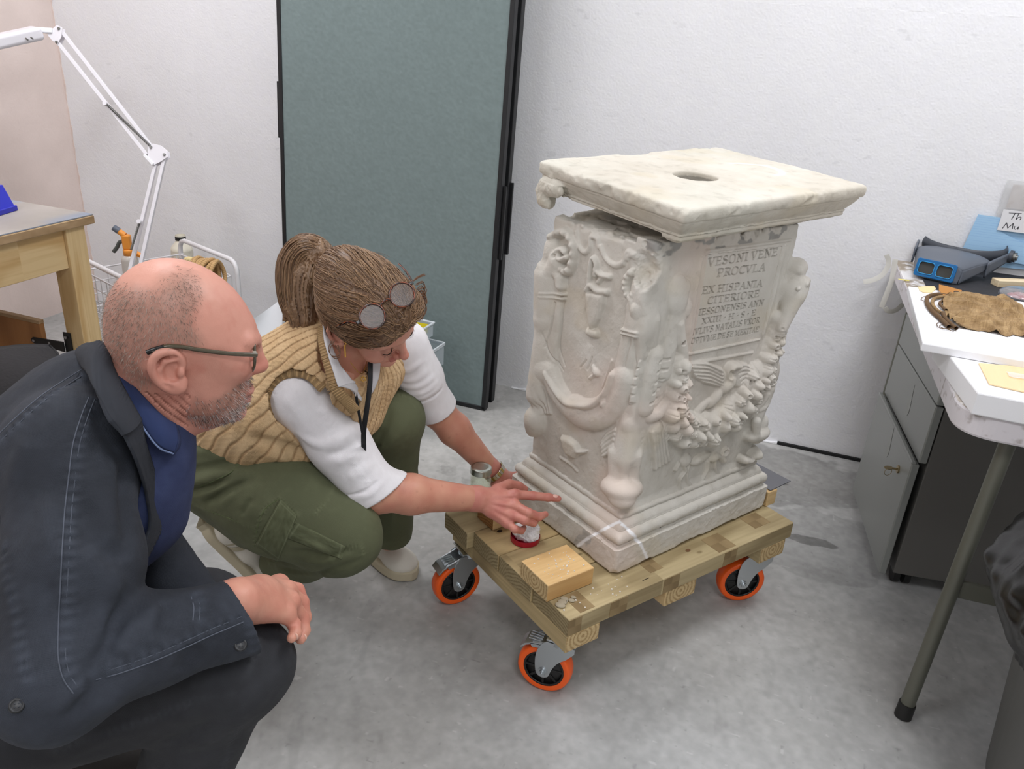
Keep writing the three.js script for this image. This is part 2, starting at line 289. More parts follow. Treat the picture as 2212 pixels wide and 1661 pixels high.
const wallBump = tex(640, 640, (u, v) => 128 + (fbm(u * 48, v * 48, 12, 4) - .5) * 120 + (fbm(u * 200, v * 200, 3, 3) - .5) * 110, false);
const wallTex = tex(512, 512, (u, v) => { const g = 239 + (fbm(u * 6, v * 6, 51, 4) - .5) * 8 - 10 * sstep(.72, .8, fbm(u * 22, v * 40, 8, 3)) * sstep(.5, .7, fbm(u * 5, v * 5, 61, 2)); return [g, g, g + 1.5]; });
const wallM = mat(0xffffff, { map: wallTex, bumpMap: wallBump, bumpScale: .0016, roughness: .62 });
const beigeTex = tex(512, 512, (u, v) => { const g = (fbm(u * 9, v * 9, 71, 4) - .5) * 14; return [230 + g, 213 + g, 205 + g]; });
const beigeM = mat(0xffffff, { map: beigeTex, bumpMap: wallBump, bumpScale: .0015, roughness: .7 });
const plainM = mat(0xe6e6e4, { roughness: .8 });
const wallBox = (w, h, d, x, y, z) => { const g = new THREE.BoxGeometry(w, h, d); boxUV(g); g.translate(x, y, z); return g; };
{
  const xm = (ROOM.x0 + ROOM.x1) / 2, W = ROOM.x1 - ROOM.x0, zm = ROOM.z1 / 2;
  struct('wall_back', wallBox(W + .3, ROOM.h, .15, xm, ROOM.h / 2, -.075), wallM);
  struct('wall_left', wallBox(.15, ROOM.h, ROOM.z1, ROOM.x0 - .075, ROOM.h / 2, zm), beigeM);
  struct('wall_right', wallBox(.15, ROOM.h, ROOM.z1, ROOM.x1 + .075, ROOM.h / 2, zm), plainM);
  struct('wall_front', wallBox(W + .3, ROOM.h, .15, xm, ROOM.h / 2, ROOM.z1 + .075), plainM);
  struct('ceiling', wallBox(W + .3, .12, ROOM.z1 + .3, xm, ROOM.h + .06, zm), plainM);
  // ragged edge of the beige paint where the two walls meet
  const edge = []; const r = rng(5); for (let i = 0; i <= 110; i++) edge.push([.003 + r() * .006 + .002 * sin(i * .9), i / 110 * ROOM.h]);
  struct('trim_1', tr(extrude([[-.01, 0], ...edge, [-.01, ROOM.h]], .0022), ROOM.x0, 0, -.0001), beigeM);
  // open dark joint under the plaster at the right
  struct('trim_2', bx(2.18, .011, .012, 1.2, .0055, .004, .001), mat(0x1b1b1c, { roughness: .9 }));
  const lump = []; const q = rng(9); for (let i = 0; i <= 40; i++) lump.push([-.95 + i * .0265, .003 + .012 * q() * q()]); 
  struct('trim_3', tr(extrude([[-.95, 0], ...lump, [.11, 0]].reverse(), .012, .002), 0, 0, 0), wallM);
}
// ceiling light panels
{
  const glow = new THREE.MeshStandardMaterial({ color: 0xffffff, emissive: LAMP_COLOR, emissiveIntensity: 1.6 });
  LAMPS.forEach(([x, z, I], i) => {
    const t = thing('ceiling_light', ['square light panel over the seated people by the back wall', 'square light panel over the stone altar and folding table', 'square light panel behind the camera on the desk side', 'square light panel behind the camera on the folding table side'][i], 'light', [x, ROOM.h - .03, z]);
    part('frame', [bx(.9, .03, .02, 0, .015, .44), bx(.9, .03, .02, 0, .015, -.44), bx(.02, .03, .86, .44, .015, 0), bx(.02, .03, .86, -.44, .015, 0)], mat(0xf2f2f2), t);
    part('diffuser', bx(.86, .01, .86, 0, .02, 0), glow, t);
    const a = new THREE.RectAreaLight(LAMP_COLOR, I, .84, .84); a.position.set(0, .008, 0); a.rotation.x = -PI / 2; t.add(a);
  });
}

// ---------------------------------------------------------------- wood
function woodTex(c0, c1, seed, o = {}) {   // grain runs along v; 0.5 m square
  const ks = (o.knots ?? []), F = o.f ?? 26;
  return tex(384, 384, (u, v) => {
    let w = u, dark = 0;
    for (const [ku, kv, kr] of ks) { const dx = u - ku, dy = (v - kv) * .55, d = hypot(dx, dy); w += sign(dx) * kr * .9 * exp(-d * d / (kr * kr * 5)); if (d < kr) dark = max(dark, 1 - d / kr); }
    const n = fbm(w * 5 + seed, v * 1.1, seed, 3), g = .5 + .5 * sin((w * F + n * 7) * 2.2), fineG = fbm(u * 90, v * 3.5, seed + 3, 3), blot = fbm(u * 4, v * 3, seed + 8, 3);
    const t = clamp(.55 * pow(g, 2.2) + .5 * (fineG - .3) + .35 * (blot - .5) + dark * 1.3);
    return [lerp(c0[0], c1[0], t), lerp(c0[1], c1[1], t), lerp(c0[2], c1[2], t)];
  });
}
function ringTex(c0, c1, seed, cx = .5, cy = .5, F = 150) { return tex(192, 192, (u, v) => { const r = hypot(u - cx, v - cy) + (fbm(u * 5, v * 5, seed, 3) - .5) * .06, g = .5 + .5 * sin(r * F), t = clamp(pow(g, 2) * .7 + (fbm(u * 60, v * 60, seed, 2) - .5) * .7); return [lerp(c0[0], c1[0], t), lerp(c0[1], c1[1], t), lerp(c0[2], c1[2], t)]; }); }
// plank along y: two materials, long grain on the sides and rings on the ends
function plank(w, L, h, seed, o = {}) {
  const g = new RoundedBoxGeometry(w, L, h, 2, o.r ?? .003), p = g.attributes.position, n = g.attributes.normal, side = [], end = [], r = rng(seed), ou = r(), ov = r();
  for (let t = 0; t < p.count; t += 3) { const ny = abs(n.getY(t) + n.getY(t + 1) + n.getY(t + 2)) / 3; (ny > .75 ? end : side).push(t, t + 1, t + 2); }
  const P0 = [], N0 = [], U0 = [], put = (i, e) => { const x = p.getX(i), y = p.getY(i), z = p.getZ(i); P0.push(x, y, z); N0.push(n.getX(i), n.getY(i), n.getZ(i)); if (e) U0.push(.5 + x / (o.er ?? .16) + (o.ex ?? 0), .5 + z / (o.er ?? .16) + (o.ey ?? 0)); else { const q = abs(n.getX(i)) > abs(n.getZ(i)) ? z + .13 : x; U0.push(q / .5 + ou, y / .5 + ov); } };
  side.forEach((i) => put(i, 0)); end.forEach((i) => put(i, 1));
  const q = new THREE.BufferGeometry(); q.setAttribute('position', new THREE.Float32BufferAttribute(P0, 3)); q.setAttribute('normal', new THREE.Float32BufferAttribute(N0, 3)); q.setAttribute('uv', new THREE.Float32BufferAttribute(U0, 2));
  q.addGroup(0, side.length, 0); q.addGroup(side.length, end.length, 1); return q;
}
function plankBetween(w, h, a, b, upv, seed, o) { const g = plank(w, a.distanceTo(b), h, seed, o), y = b.clone().sub(a).normalize(), x = upv.clone().cross(y).normalize().negate(), z = x.clone().cross(y); g.applyMatrix4(new THREE.Matrix4().makeBasis(x, y, z)); g.translate((a.x + b.x) / 2, (a.y + b.y) / 2, (a.z + b.z) / 2); return g; }
const pineM = mat(0xffffff, { map: woodTex([226, 196, 146], [190, 148, 92], 2, { f: 12, knots: [[.3, .4, .018]] }), roughness: .55 });
const pineEndM = mat(0xffffff, { map: ringTex([214, 184, 136], [176, 136, 88], 5, .2, 1.1, 110), roughness: .7 });
const plyEdgeM = mat(0xffffff, { map: tex(128, 128, (u, v) => { const k = floor(v * 7) % 2, g = (fbm(u * 30, v * 60, 3, 3) - .5) * 50; return k ? [196 + g, 168 + g, 128 + g] : [170 + g, 140 + g, 104 + g]; }), roughness: .75 });
const plyM = mat(0xffffff, { map: woodTex([172, 120, 70], [140, 92, 50], 9, { f: 5 }), roughness: .6 });
const blackM = mat(0x131314, { roughness: .45 }), steelM = mat(0xb9bcc0, { metalness: 1, roughness: .3 }), whiteM = mat(0xf0f0f2, { roughness: .35 }), darkSteelM = mat(0x8a8a86, { metalness: .9, roughness: .4 });

// ---------------------------------------------------------------- two felt-covered screens leaning on the back wall
{
  const felt = mat(0x829190, { map: tex(256, 256, (u, v) => { const g = 238 + (fbm(u * 90, v * 90, 3, 2) - .5) * 16 + (fbm(u * 5, v * 4, 8, 3) - .5) * 6; return [g, g, g]; }), bumpMap: tex(256, 256, (u, v) => 255 * fbm(u * 120, v * 120, 6, 2), false), bumpScale: .0008, roughness: .93 });
  const frameM = mat(0x17181a, { roughness: .5 });
  const mk = (label, x0, x1, z, lean) => {
    const t = thing('display_screen', label, 'screen', [(x0 + x1) / 2, 0, z]); t.rotation.x = lean; const w = x1 - x0, h = 2.12;
    part('felt_panel', bx(w - .03, h - .03, .022, 0, h / 2, .002, .002), felt, t);
    for (const s of [-1, 1]) part('frame_rail', bx(.017, h, .034, s * (w / 2 - .008), h / 2, 0, .003), frameM, t);
    for (const s of [0, 1]) part('frame_rail', bx(w, .017, .034, 0, s ? h - .0085 : .0085, 0, .003), frameM, t);
    part('hook_strip', bx(.012, .2, .012, -w / 2 - .006, 1.02, .004, .002), frameM, t);
    part('hook_strip', bx(.012, .26, .012, w / 2 + .006, .72, -.008, .002), frameM, t);
  };
  mk('tall grey-green felt screen in a black frame, the front one of the leaning pair', -1.865, -.967, .243, -.046);
  mk('black-framed screen almost hidden behind the grey-green felt screen', -1.84, -.972, .16, -.046);
}

// ---------------------------------------------------------------- work desk at the left
{
  const topM = mat(0xffffff, { map: tex(256, 256, (u, v) => { const n = fbm(u * 7, v * 7, 4, 4), s = sstep(.45, .6, fbm(u * 3 + 5, v * 3, 9, 3)); return [lerp(142, 168, s) + (n - .5) * 40, lerp(149, 160, s) + (n - .5) * 40, lerp(163, 152, s) + (n - .5) * 40]; }), roughness: .6 });
  const t = thing('work_desk', 'pine work desk with a scuffed grey top and thick plywood edge', 'desk', [-2.47, 0, 1.62]);
  const W = .9, D = 1.3, H = .75;
  part('desk_top', bx(W, .026, D, 0, H - .017, 0, .004), plyEdgeM, t, 'pale plywood edged board');
  part('top_sheet', bx(W - .004, .004, D - .004, 0, H - .002, 0, .001), topM, t, 'scuffed grey covering sheet');
  for (const sx of [-1, 1]) for (const sz of [-1, 1]) { const g = plank(.07, H - .03, .07, 5 + sx + sz * 3); g.translate(sx * (W / 2 - .055), (H - .03) / 2, sz * (D / 2 - .06)); part('leg', g, [pineM, pineEndM], t); }
  for (const s of [-1, 1]) { const g = plank(.03, D - .19, .125, 31 + s); rx(g, PI / 2); rz(g, 0); g.rotateZ(0); g.translate(s * (W / 2 - .045), H - .03 - .0625, 0); part('apron', g, [pineM, pineEndM], t); }
  for (const s of [-1, 1]) { const g = plank(.125, W - .19, .03, 41 + s); rz(g, PI / 2); g.translate(0, H - .03 - .0625, s * (D / 2 - .06)); part('apron', g, [pineM, pineEndM], t); }
  part('knot', tr(rz(new THREE.SphereGeometry(.009, 12, 8).scale(.5, 1, 1), 0), W / 2 - .031, H - .068, -.25), mat(0x7a5330), t);
  const door = part('door', bx(.62, .36, .018, -.05, .205, -.555, .002), plyM, t, 'brown plywood door below the top');
  part('door_edge', bx(.62, .012, .02, -.05, .391, -.555, .002), plyEdgeM, door);
  const hinge = part('hinge', [bx(.03, .15, .004, .365, .30, -.552, .001), tr(extrude([[0, .018], [-.13, .01], [-.14, .002], [-.14, -.006], [-.13, -.012], [0, -.018]], .004, .001), .352, .325, -.548)], blackM, t, 'black strap hinge');
  for (const [x, y] of [[.365, .36], [.365, .30], [.365, .245], [.222, .322], [.29, .327]]) part('screw', tr(rx(new THREE.CylinderGeometry(.005, .005, .004, 10), PI / 2), x, y, -.5455), steelM, hinge);
}
{ // blue box lid on the desk
  const BB = PY(27, 470, .76);
  const t = thing('blue_box', 'bright blue box with sloping side on the work desk', 'box', [BB.x - .17, .75, BB.z + .02], .25);
  part('base', bx(.2, .016, .2, 0, .008, 0, .003), mat(0x2a2fae, { roughness: .4 }), t);
  part('lid', tr(extrude([[-.095, 0], [.095, 0], [.07, .06], [-.07, .06]], .19, .004), 0, .016, -.095), mat(0x3136bd, { roughness: .4 }), t);
}
{ // dark cushion below the desk
  const felt = mat(0x2b292a, { roughness: .95, bumpMap: tex(128, 128, (u, v) => 255 * fbm(u * 70, v * 70, 3, 2), false), bumpScale: .001 });
  const q = (px, py, d) => P(px, py, d), t = thing('grey_cushion', 'charcoal felt cushion standing on edge under the work desk', 'cushion', [0, 0, 0]);
  const A = q(-60, 775, 1.95), B = q(117, 752, 1.98), C = q(190, 900, 1.93), Dd = q(-60, 900, 1.88), n = B.clone().sub(A).cross(Dd.clone().sub(A)).normalize();
  part('cover', slab((u, v) => { const a = A.clone().lerp(B, u), b = Dd.clone().lerp(C, u); return a.lerp(b, v).addScaledVector(n, -.03 * sin(PI * u) * sin(PI * v)); }, 16, 12, .05), felt, t);
  single('felt_bolster', bx(.3, .12, .26, 0, .06, 0, .03, 4), felt, 'low charcoal felt bolster lying before the standing cushion', 'cushion', [-1.86, 0.33, 1.66], .3);
  single('storage_crate', bx(.34, .33, .4, 0, .165, 0, .012, 3), mat(0x3a3840, { roughness: .8 }), 'dark storage crate on the floor below the desk cushion', 'crate', [-1.93, 0, 1.72], .3);
}
// ---------------------------------------------------------------- magnifier lamp
{
  const t = thing('magnifier_lamp', 'white articulated desk lamp with spring arms in front of the white wall', 'lamp', [0, 0, 0]);
  const wM = mat(0xe9e6ea, { roughness: .35 }), d = 2.95;
  const E1 = P(357, 335, d), E2 = P(333, 352, d), T1 = P(137, 72, d), T2 = P(127, 94, d), B1 = P(300, 590, d + .02), B2 = P(281, 584, d + .02);
  const tn = CF.clone().negate();
  const arm = (a, b, n) => part(n, bar(a, b, .013, .013, tn, .0015), wM, t);
  const K1 = P(327, 316, d), K2 = P(318, 335, d);
  arm(T1, K1, 'upper_arm_rod'); arm(T2, K2, 'upper_arm_rod'); arm(E1, B1, 'lower_arm_rod'); arm(P(336, 356, d), B2, 'lower_arm_rod');
  const plate = (pix, off, nm) => { const c = pix.map(([x, y]) => P(x, y, d)), o = c[0]; const g = extrude(pix.map(([x, y]) => [(x - pix[0][0]) / 1720 * d, -(y - pix[0][1]) / 1720 * d]), .002, .0006); g.applyMatrix4(new THREE.Matrix4().makeBasis(CR, CU, tn)); g.translate(o.x, o.y, o.z); g.translate(tn.x * off, tn.y * off, tn.z * off); return part(nm, g, wM, t); };
  const elbow = [[322, 318], [333, 312], [350, 316], [364, 328], [366, 340], [348, 352], [334, 359], [322, 342]], head = [[113, 68], [126, 57], [138, 62], [136, 82], [128, 98], [116, 90], [106, 78]];
  const e = plate(elbow, .009, 'elbow_plate'); plate(elbow, -.011, 'elbow_plate'); const h = plate(head, .009, 'head_plate'); plate(head, -.011, 'head_plate');
  const bolt = (x, y, p) => { const c = P(x, y, d).addScaledVector(tn, .012); part('bolt', rod(c, c.clone().addScaledVector(tn, .005), .0055, .004), darkSteelM, p); };
  bolt(329, 320, e); bolt(358, 336, e); bolt(131, 65, h); bolt(126, 94, h);
  const spring = (a, b, n) => { const pts = [], y = b.clone().sub(a), L = y.length(), u = y.clone().normalize(), s = u.clone().cross(tn).normalize(), N = n * 8; for (let i = 0; i <= N; i++) { const th = i / 8 * 2 * PI; pts.push(a.clone().addScaledVector(y, i / N).addScaledVector(s, .004 * cos(th)).addScaledVector(tn, .004 * sin(th) + .01)); } return new THREE.TubeGeometry(new THREE.CatmullRomCurve3(pts), N * 2, .0013, 5); };
  part('spring', spring(P(234, 228, d), P(328, 318, d), 45), darkSteelM, t); part('spring', spring(P(304, 482, d), P(286, 540, d), 26), darkSteelM, t);
  for (const [x, y] of [[231, 226], [304, 480]]) { const c = P(x, y, d).addScaledVector(tn, .002); part('spring_clip', rod(c, c.clone().addScaledVector(tn, .016), .008), wM, t); }
  part('wing_nut', bar(P(314, 336, d).addScaledVector(tn, .012), P(334, 358, d).addScaledVector(tn, .012), .012, .008, tn, .003), whiteM, t);
  part('neck', bar(P(118, 70, d).addScaledVector(tn, .012), P(84, 68, d).addScaledVector(tn, .012), .02, .012, tn, .004), whiteM, t);
  const hd = part('lamp_head', bar(P(86, 70, d), P(-190, 130, d - .22), .1, .046, v3(0, 1, 0), .014), wM, t, 'flat rounded lamp head');
  for (const [x, y] of [[60, 86], [71, 84]]) { const c = P(x, y, d - .06); part('screw', rod(c, c.clone().addScaledVector(tn, .012), .003), darkSteelM, hd); }
  const foot = P(290, 600, d + .02);
  part('post', rod(v3(foot.x, .27, foot.z), v3(foot.x, foot.y, foot.z), .012), wM, t);
  part('foot', tr(lathe([[0, 0], [.05, 0], [.05, .008], [.02, .018], [.014, .04], [0, .04]]), foot.x, .256, foot.z), wM, t);
}
// ---------------------------------------------------------------- wire trolley with bottles and rope
{
  const wireM = mat(0xe4e2e3, { roughness: .4 }), t = thing('wire_trolley', 'white wire basket trolley with two bent tube handles beside the desk', 'trolley', [-2.26, 0, .49], -.36);
  const X = .215, Z = .21;
  for (const s of [-1, 1]) part('handle', polyTube([v3(-X, .06, s * Z), v3(-X, .46, s * Z), v3(X, .46, s * Z), v3(X, .06, s * Z)], .0095, 10, .05), wireM, t);
  for (const y0 of [.25, .08]) {
    const b = part('basket', [0, 1, 2, 3].map((k) => polyTube([v3(-X + .02, y0 + k * .05, -Z + .012), v3(X - .02, y0 + k * .05, -Z + .012), v3(X - .02, y0 + k * .05, Z - .012), v3(-X + .02, y0 + k * .05, Z - .012), v3(-X + .02, y0 + k * .05, -Z)], k === 3 ? .0035 : .0022, 6, .015)), wireM, t, 'wire mesh basket');
    const ww = []; for (let i = 0; i <= 8; i++) { const x = -X + .025 + i * (2 * X - .05) / 8; ww.push(polyTube([v3(x, y0 + .15, -Z + .012), v3(x, y0, -Z + .012), v3(x, y0, Z - .012), v3(x, y0 + .15, Z - .012)], .0018, 5, .008)); }
    for (let i = 0; i <= 5; i++) { const z = -Z + .03 + i * (2 * Z - .06) / 5; ww.push(polyTube([v3(-X + .02, y0 + .15, z), v3(-X + .02, y0, z), v3(X - .02, y0, z), v3(X - .02, y0 + .15, z)], .0018, 5, .008)); }
    part('cross_wire', ww, wireM, b);
  }
  for (const sx of [-1, 1]) for (const sz of [-1, 1]) part('caster', [tr(rz(new THREE.CylinderGeometry(.025, .025, .018, 20), PI / 2), sx * X, .025, sz * Z), bx(.024, .03, .02, sx * X, .05, sz * Z, .003)], blackM, t);
}
{
  const c = PY(272, 500, .55), t = thing('spray_bottle', 'clear spray bottle with an orange trigger head in the wire trolley', 'bottle', [c.x, .262, c.z], .35), s = 1;
  part('bottle_body', lathe([[0, 0], [.029, 0], [.031, .006], [.031, .176], [.029, .188], [.02, .195], [.015, .2], [0, .2]]), pmat(0xe6e1da, { roughness: .25, transmission: .35, thickness: 0 }), t);
  const og = mat(0xee9a3c, { roughness: .4 });
  part('spray_head', [tr(lathe([[0, 0], [.02, 0], [.02, .02], [.014, .024], [0, .024]]), 0, .196, 0), tr(bx(.032, .06, .026, 0, 0, 0, .008, 3), -.002, .247, 0), bar(v3(.01, .222, 0), v3(.052, .194, 0), .02, .008, v3(0, 1, 0), .003), bar(v3(.0, .215, 0), v3(.05, .193, 0), .006, .018, v3(0, 1, 0), .003), rod(v3(-.006, .272, 0), v3(-.028, .288, 0), .012, .011)], og, t, 'orange trigger head');
  part('nozzle', rod(v3(-.026, .287, 0), v3(-.045, .301, 0), .0125, .012), mat(0x5f6672, { roughness: .5 }), t, 'grey nozzle');
  part('trigger', tube([v3(-.012, .25, 0), v3(-.03, .244, 0), v3(-.042, .224, 0), v3(-.058, .205, 0)], .0075, 20, 8), mat(0x4f524f, { roughness: .5 }), t, 'dark grey trigger');
}
{
  const c = PY(386, 610, .26), t = thing('cream_bottle', 'cream plastic bottle with an open black-banded neck behind the bald man', 'bottle', [c.x - .01, .26, c.z - .05]);
  part('bottle_body', lathe([[0, 0], [.042, 0], [.045, .008], [.045, .125], [.044, .13], [.045, .134], [.04, .146], [.022, .168], [.021, .172], [.021, .196], [.018, .196], [.018, .17], [0, .17]]), mat(0xe0dac8, { roughness: .45 }), t);
  part('neck_band', lathe([[.0212, .174], [.0222, .176], [.0222, .188], [.0212, .19]]), mat(0x191919, { roughness: .4 }), t);
}
{
  const c = P(450, 592, 2.86), t = thing('rope_coil', 'tan twisted rope wound in a coil in the wire trolley', 'rope', [c.x, c.y, c.z], .1);
  const m = mat(0xffffff, { map: tex(64, 64, (u, v) => { const k = .5 + .5 * sin((u * 3 + v) * 2 * PI); const g = fbm(u * 30, v * 30, 4, 2) * 40; return [168 + 34 * k + g - 20, 134 + 30 * k + g - 20, 88 + 26 * k + g - 20]; }), roughness: .9 });
  for (let k = 0; k < 7; k++) { const pts = []; const R = .05 + .004 * sin(k * 2.1); for (let i = 0; i < 14; i++) { const a = i / 14 * 2 * PI; pts.push(v3(-.05 + k * .014 + .006 * sin(a * 2 + k), R * sin(a), R * cos(a) * .95)); } const g = new THREE.TubeGeometry(new THREE.CatmullRomCurve3(pts, true), 48, .0078, 8, true); const uv = g.attributes.uv; for (let i = 0; i < uv.count; i++) uv.setX(i, uv.getX(i) * 14); part('rope_turn', g, m, t); }
  part('rope_bundle', tube([v3(-.1, .02, 0), v3(-.075, .042, 0), v3(-.05, .03, 0), v3(-.035, -.02, .01)], .013, 20, 8), mat(0xd9c590, { roughness: .9 }), t, 'pale unspun end');
}
// low cart behind the woman, its caster and wires show between the two people
{
  const gm = mat(0x9aa6a2, { roughness: .4, metalness: .4 }), c = PY(366, 1072, 0), t = thing('low_wire_cart', 'low grey wire cart seen between the two crouching people', 'cart', [c.x - .2, 0, c.z - .12], -.3);
  const W = .21, D = .16;
  for (const sx of [-1, 1]) for (const sz of [-1, 1]) { const l = part('leg', [rod(v3(sx * W, .07, sz * D), v3(sx * W, .28, sz * D), .008), bx(.026, .045, .03, sx * W, .055, sz * D, .004)], gm, t); part('wheel', tr(rz(new THREE.CylinderGeometry(.026, .026, .016, 20), PI / 2), sx * W + .004, .026, sz * D + .008), blackM, l); }
  for (const y of [.12, .27]) part('wire_shelf', [polyTube([v3(-W, y, -D), v3(W, y, -D), v3(W, y, D), v3(-W, y, D), v3(-W, y, -D)], .004, 6, .01), ...[-2, -1, 0, 1, 2].map((k) => rod(v3(k * .08, y, -D), v3(k * .08, y, D), .0025))], gm, t);
}
// ---------------------------------------------------------------- clear drawers and paper behind the woman
{
  const clear = pmat(0xe9eef0, { roughness: .12, transmission: .7, thickness: 0, ior: 1.4 }), frost = pmat(0xe6ebee, { roughness: .4, transmission: .35, thickness: 0 });
  const box = (w, h, d, x, y, z, th = .003) => [bx(w, th, d, x, y + th / 2, z, .001), bx(th, h, d, x - w / 2 + th / 2, y + h / 2, z, .001), bx(th, h, d, x + w / 2 - th / 2, y + h / 2, z, .001), bx(w, h, th, x, y + h / 2, z - d / 2 + th / 2, .001), bx(w, h, th, x, y + h / 2, z + d / 2 - th / 2, .001)];
  const t = thing('drawer_tower', 'clear plastic drawer tower with one drawer pulled out, behind the woman', 'drawers', [-1.36, 0, .46], -.06);
  part('tower_frame', [bx(.3, .006, .24, 0, .315, 0), bx(.3, .006, .24, 0, .2, 0), bx(.3, .006, .24, 0, .1, 0), bx(.3, .006, .24, 0, .004, 0), bx(.006, .31, .24, -.147, .158, 0), ...[[-.14, .115], [.14, .115], [-.14, -.115], [.14, -.115]].map(([x, z]) => bx(.012, .31, .012, x, .158, z))], frost, t);
  const dr = part('drawer', box(.27, .085, .22, .12, .21, 0), clear, t, 'clear drawer pulled open'); part('drawer_rim', [bx(.275, .012, .006, .12, .292, .11), bx(.006, .012, .22, .257, .292, 0), bx(.275, .012, .006, .12, .292, -.11)], frost, dr);
  part('drawer', box(.27, .085, .22, .004, .106, 0), clear, t); part('drawer', box(.27, .085, .22, .004, .01, 0), clear, t);
  const tray = thing('clear_tray', 'clear shallow tray on top of the open plastic drawers', 'tray', [-1.245, .318, .46], -.06);
  part('tray_body', box(.2, .05, .18, 0, 0, 0), clear, tray); part('tray_rim', [bx(.21, .006, .008, 0, .05, .092), bx(.21, .006, .008, 0, .05, -.092), bx(.008, .006, .18, .102, .05, 0), bx(.008, .006, .18, -.102, .05, 0)], frost, tray);
  single('yellow_note', bx(.05, .034, .001, 0, .017, 0, .0004), mat(0xe8d21c, { roughness: .8 }), 'small yellow sticky note standing in the clear tray', 'note', [-1.185, .326, .38], 0);
  const bm = mat(0x2b3aa0, { roughness: .4 });
  [[-1.35, .06, .565, .3], [-1.31, .05, .57, -1.1], [-1.33, .035, .575, 1.2]].forEach(([x, y, z, a], i) => { const g = rz(new THREE.CylinderGeometry(.008, .008, .06, 12), a); single('blue_peg', mergeGeometries([g, tr(rz(new THREE.CylinderGeometry(.0095, .0095, .012, 12), a), -sin(a) * .026, cos(a) * .026, 0)]), bm, ['upright blue peg in front of the clear drawers', 'slanting blue peg leaning on the clear drawers', 'flat blue peg below the two other pegs'][i], 'peg', [x, y, z], 0); });
}
{
  const A = PZ(612, 640, .34), B = PZ(545, 690, .42), m = mat(0xe9ebee, { roughness: .8 });
  single('paper_sheet', slab((u, v) => { const a = A.clone().lerp(v3(A.x + .03, 0.002, A.z + .1), v), b = B.clone().lerp(v3(B.x - .12, 0.002, B.z + .12), v); const q = b.lerp(a, u); q.z -= .03 * sin(PI * u) * (1 - v); return q; }, 14, 10, .0006), m, 'large white paper sheet leaning by the left edge of the screen', 'paper');
}

// ---------------------------------------------------------------- folding table at the right
const TY = .745;
{
  const t = thing('folding_table', 'white folding table with worn stained edges and olive tube legs', 'table', [0, 0, 0]);
  const wear = tex(768, 768, (u, v) => {   // u: x from 0.3, v: z from 0, one metre and a quarter
    const x = .3 + u * 1.3, z = v * 1.3, e = fbm(x * 40, z * 40, 3, 4), e2 = fbm(x * 9, z * 9, 5, 4), g = fbm(x * 70, z * 8, 8, 3);
    let s = 0; if (x < .46) s = sstep(.42, .62, e2 + (z < .45 && z > .2 ? .12 : 0)) * sstep(.35, .6, e) * .75;
    if (z > .9 && z < 1.08) s = max(s, sstep(.35, .55, e2) * sstep(.3, .62, e) * .9 * sstep(.9, .94, z) * sstep(1.08, 1.0, z));
    if (g > .74) s = max(s, .5);
    return [lerp(226, 128, s), lerp(223, 110, s), lerp(222, 86, s)];
  }, true, false);
  const edge = tex(384, 64, (u, v) => { const s = sstep(.6, .8, fbm(u * 40, v * 9, 3, 4)) * .4 + (vn(u * 60, v * 2, 9) > .86 ? .35 : 0); return [lerp(221, 120, s), lerp(216, 108, s), lerp(219, 98, s)]; });
  const topM = mat(0xffffff, { map: wear, roughness: .42 }), edgeM = mat(0xffffff, { map: rep(edge, 1.2, 8), roughness: .5 });
  const sh = new THREE.Shape(), X0 = .339, X1 = 1.5, Z0 = .006, Z1 = 1.252, r = .075;
  sh.moveTo(X0, -Z0); sh.lineTo(X1, -Z0); sh.lineTo(X1, -Z1); sh.lineTo(X0 + .038 + r, -Z1); sh.quadraticCurveTo(X0 + .038, -Z1, X0 + .034, -Z1 + r); sh.lineTo(X0, -Z0);
  const g = extrude(sh, .05, .006); rx(g, -PI / 2); g.translate(0, TY - .05, 0);
  const p = g.attributes.position, n = g.attributes.normal, uv = g.attributes.uv, A = [], B = [];
  for (let i = 0; i < p.count; i += 3) { const ny = (n.getY(i) + n.getY(i + 1) + n.getY(i + 2)) / 3; (ny > .5 ? A : B).push(i, i + 1, i + 2); }
  for (let i = 0; i < p.count; i++) { const x = p.getX(i), z = p.getZ(i); uv.setXY(i, (x - .3) / 1.3, z / 1.3); }
  for (const i of B) { const x = p.getX(i), z = p.getZ(i); uv.setXY(i, x + z, p.getY(i)); }
  g.setIndex([...A, ...B]); g.clearGroups(); g.addGroup(0, A.length, 0); g.addGroup(A.length, B.length, 1);
  part('table_top', g, [topM, edgeM], t);
  const olive = mat(0x66665b, { roughness: .45, metalness: .1 }), capM = mat(0x1c1b1a, { roughness: .6 });
  const leg = (a, b) => { const l = part('leg', rod(a, b, .0155, .0155, 20), olive, t); const u = b.clone().sub(a).normalize(); part('foot_cap', rod(a.clone().addScaledVector(u, -.002), a.clone().addScaledVector(u, .035), .0185, .018, 20), capM, l); };
  leg(v3(.453, .002, 1.258), v3(.486, .697, 1.185)); leg(v3(.405, .002, .16), v3(.41, .697, .14)); leg(v3(1.4, .002, 1.2), v3(1.39, .697, 1.15)); leg(v3(1.4, .002, .16), v3(1.39, .697, .14));
  part('cross_brace', bar(v3(.47, .34, 1.222), v3(1.4, .34, 1.18), .01, .042, v3(0, 1, 0), .003), olive, t);
  part('cross_brace', bar(v3(.41, .34, .152), v3(1.4, .34, .152), .01, .042, v3(0, 1, 0), .003), olive, t);
  part('frame_rail', bar(v3(.48, .685, .14), v3(.48, .685, 1.19), .02, .02), olive, t);
}
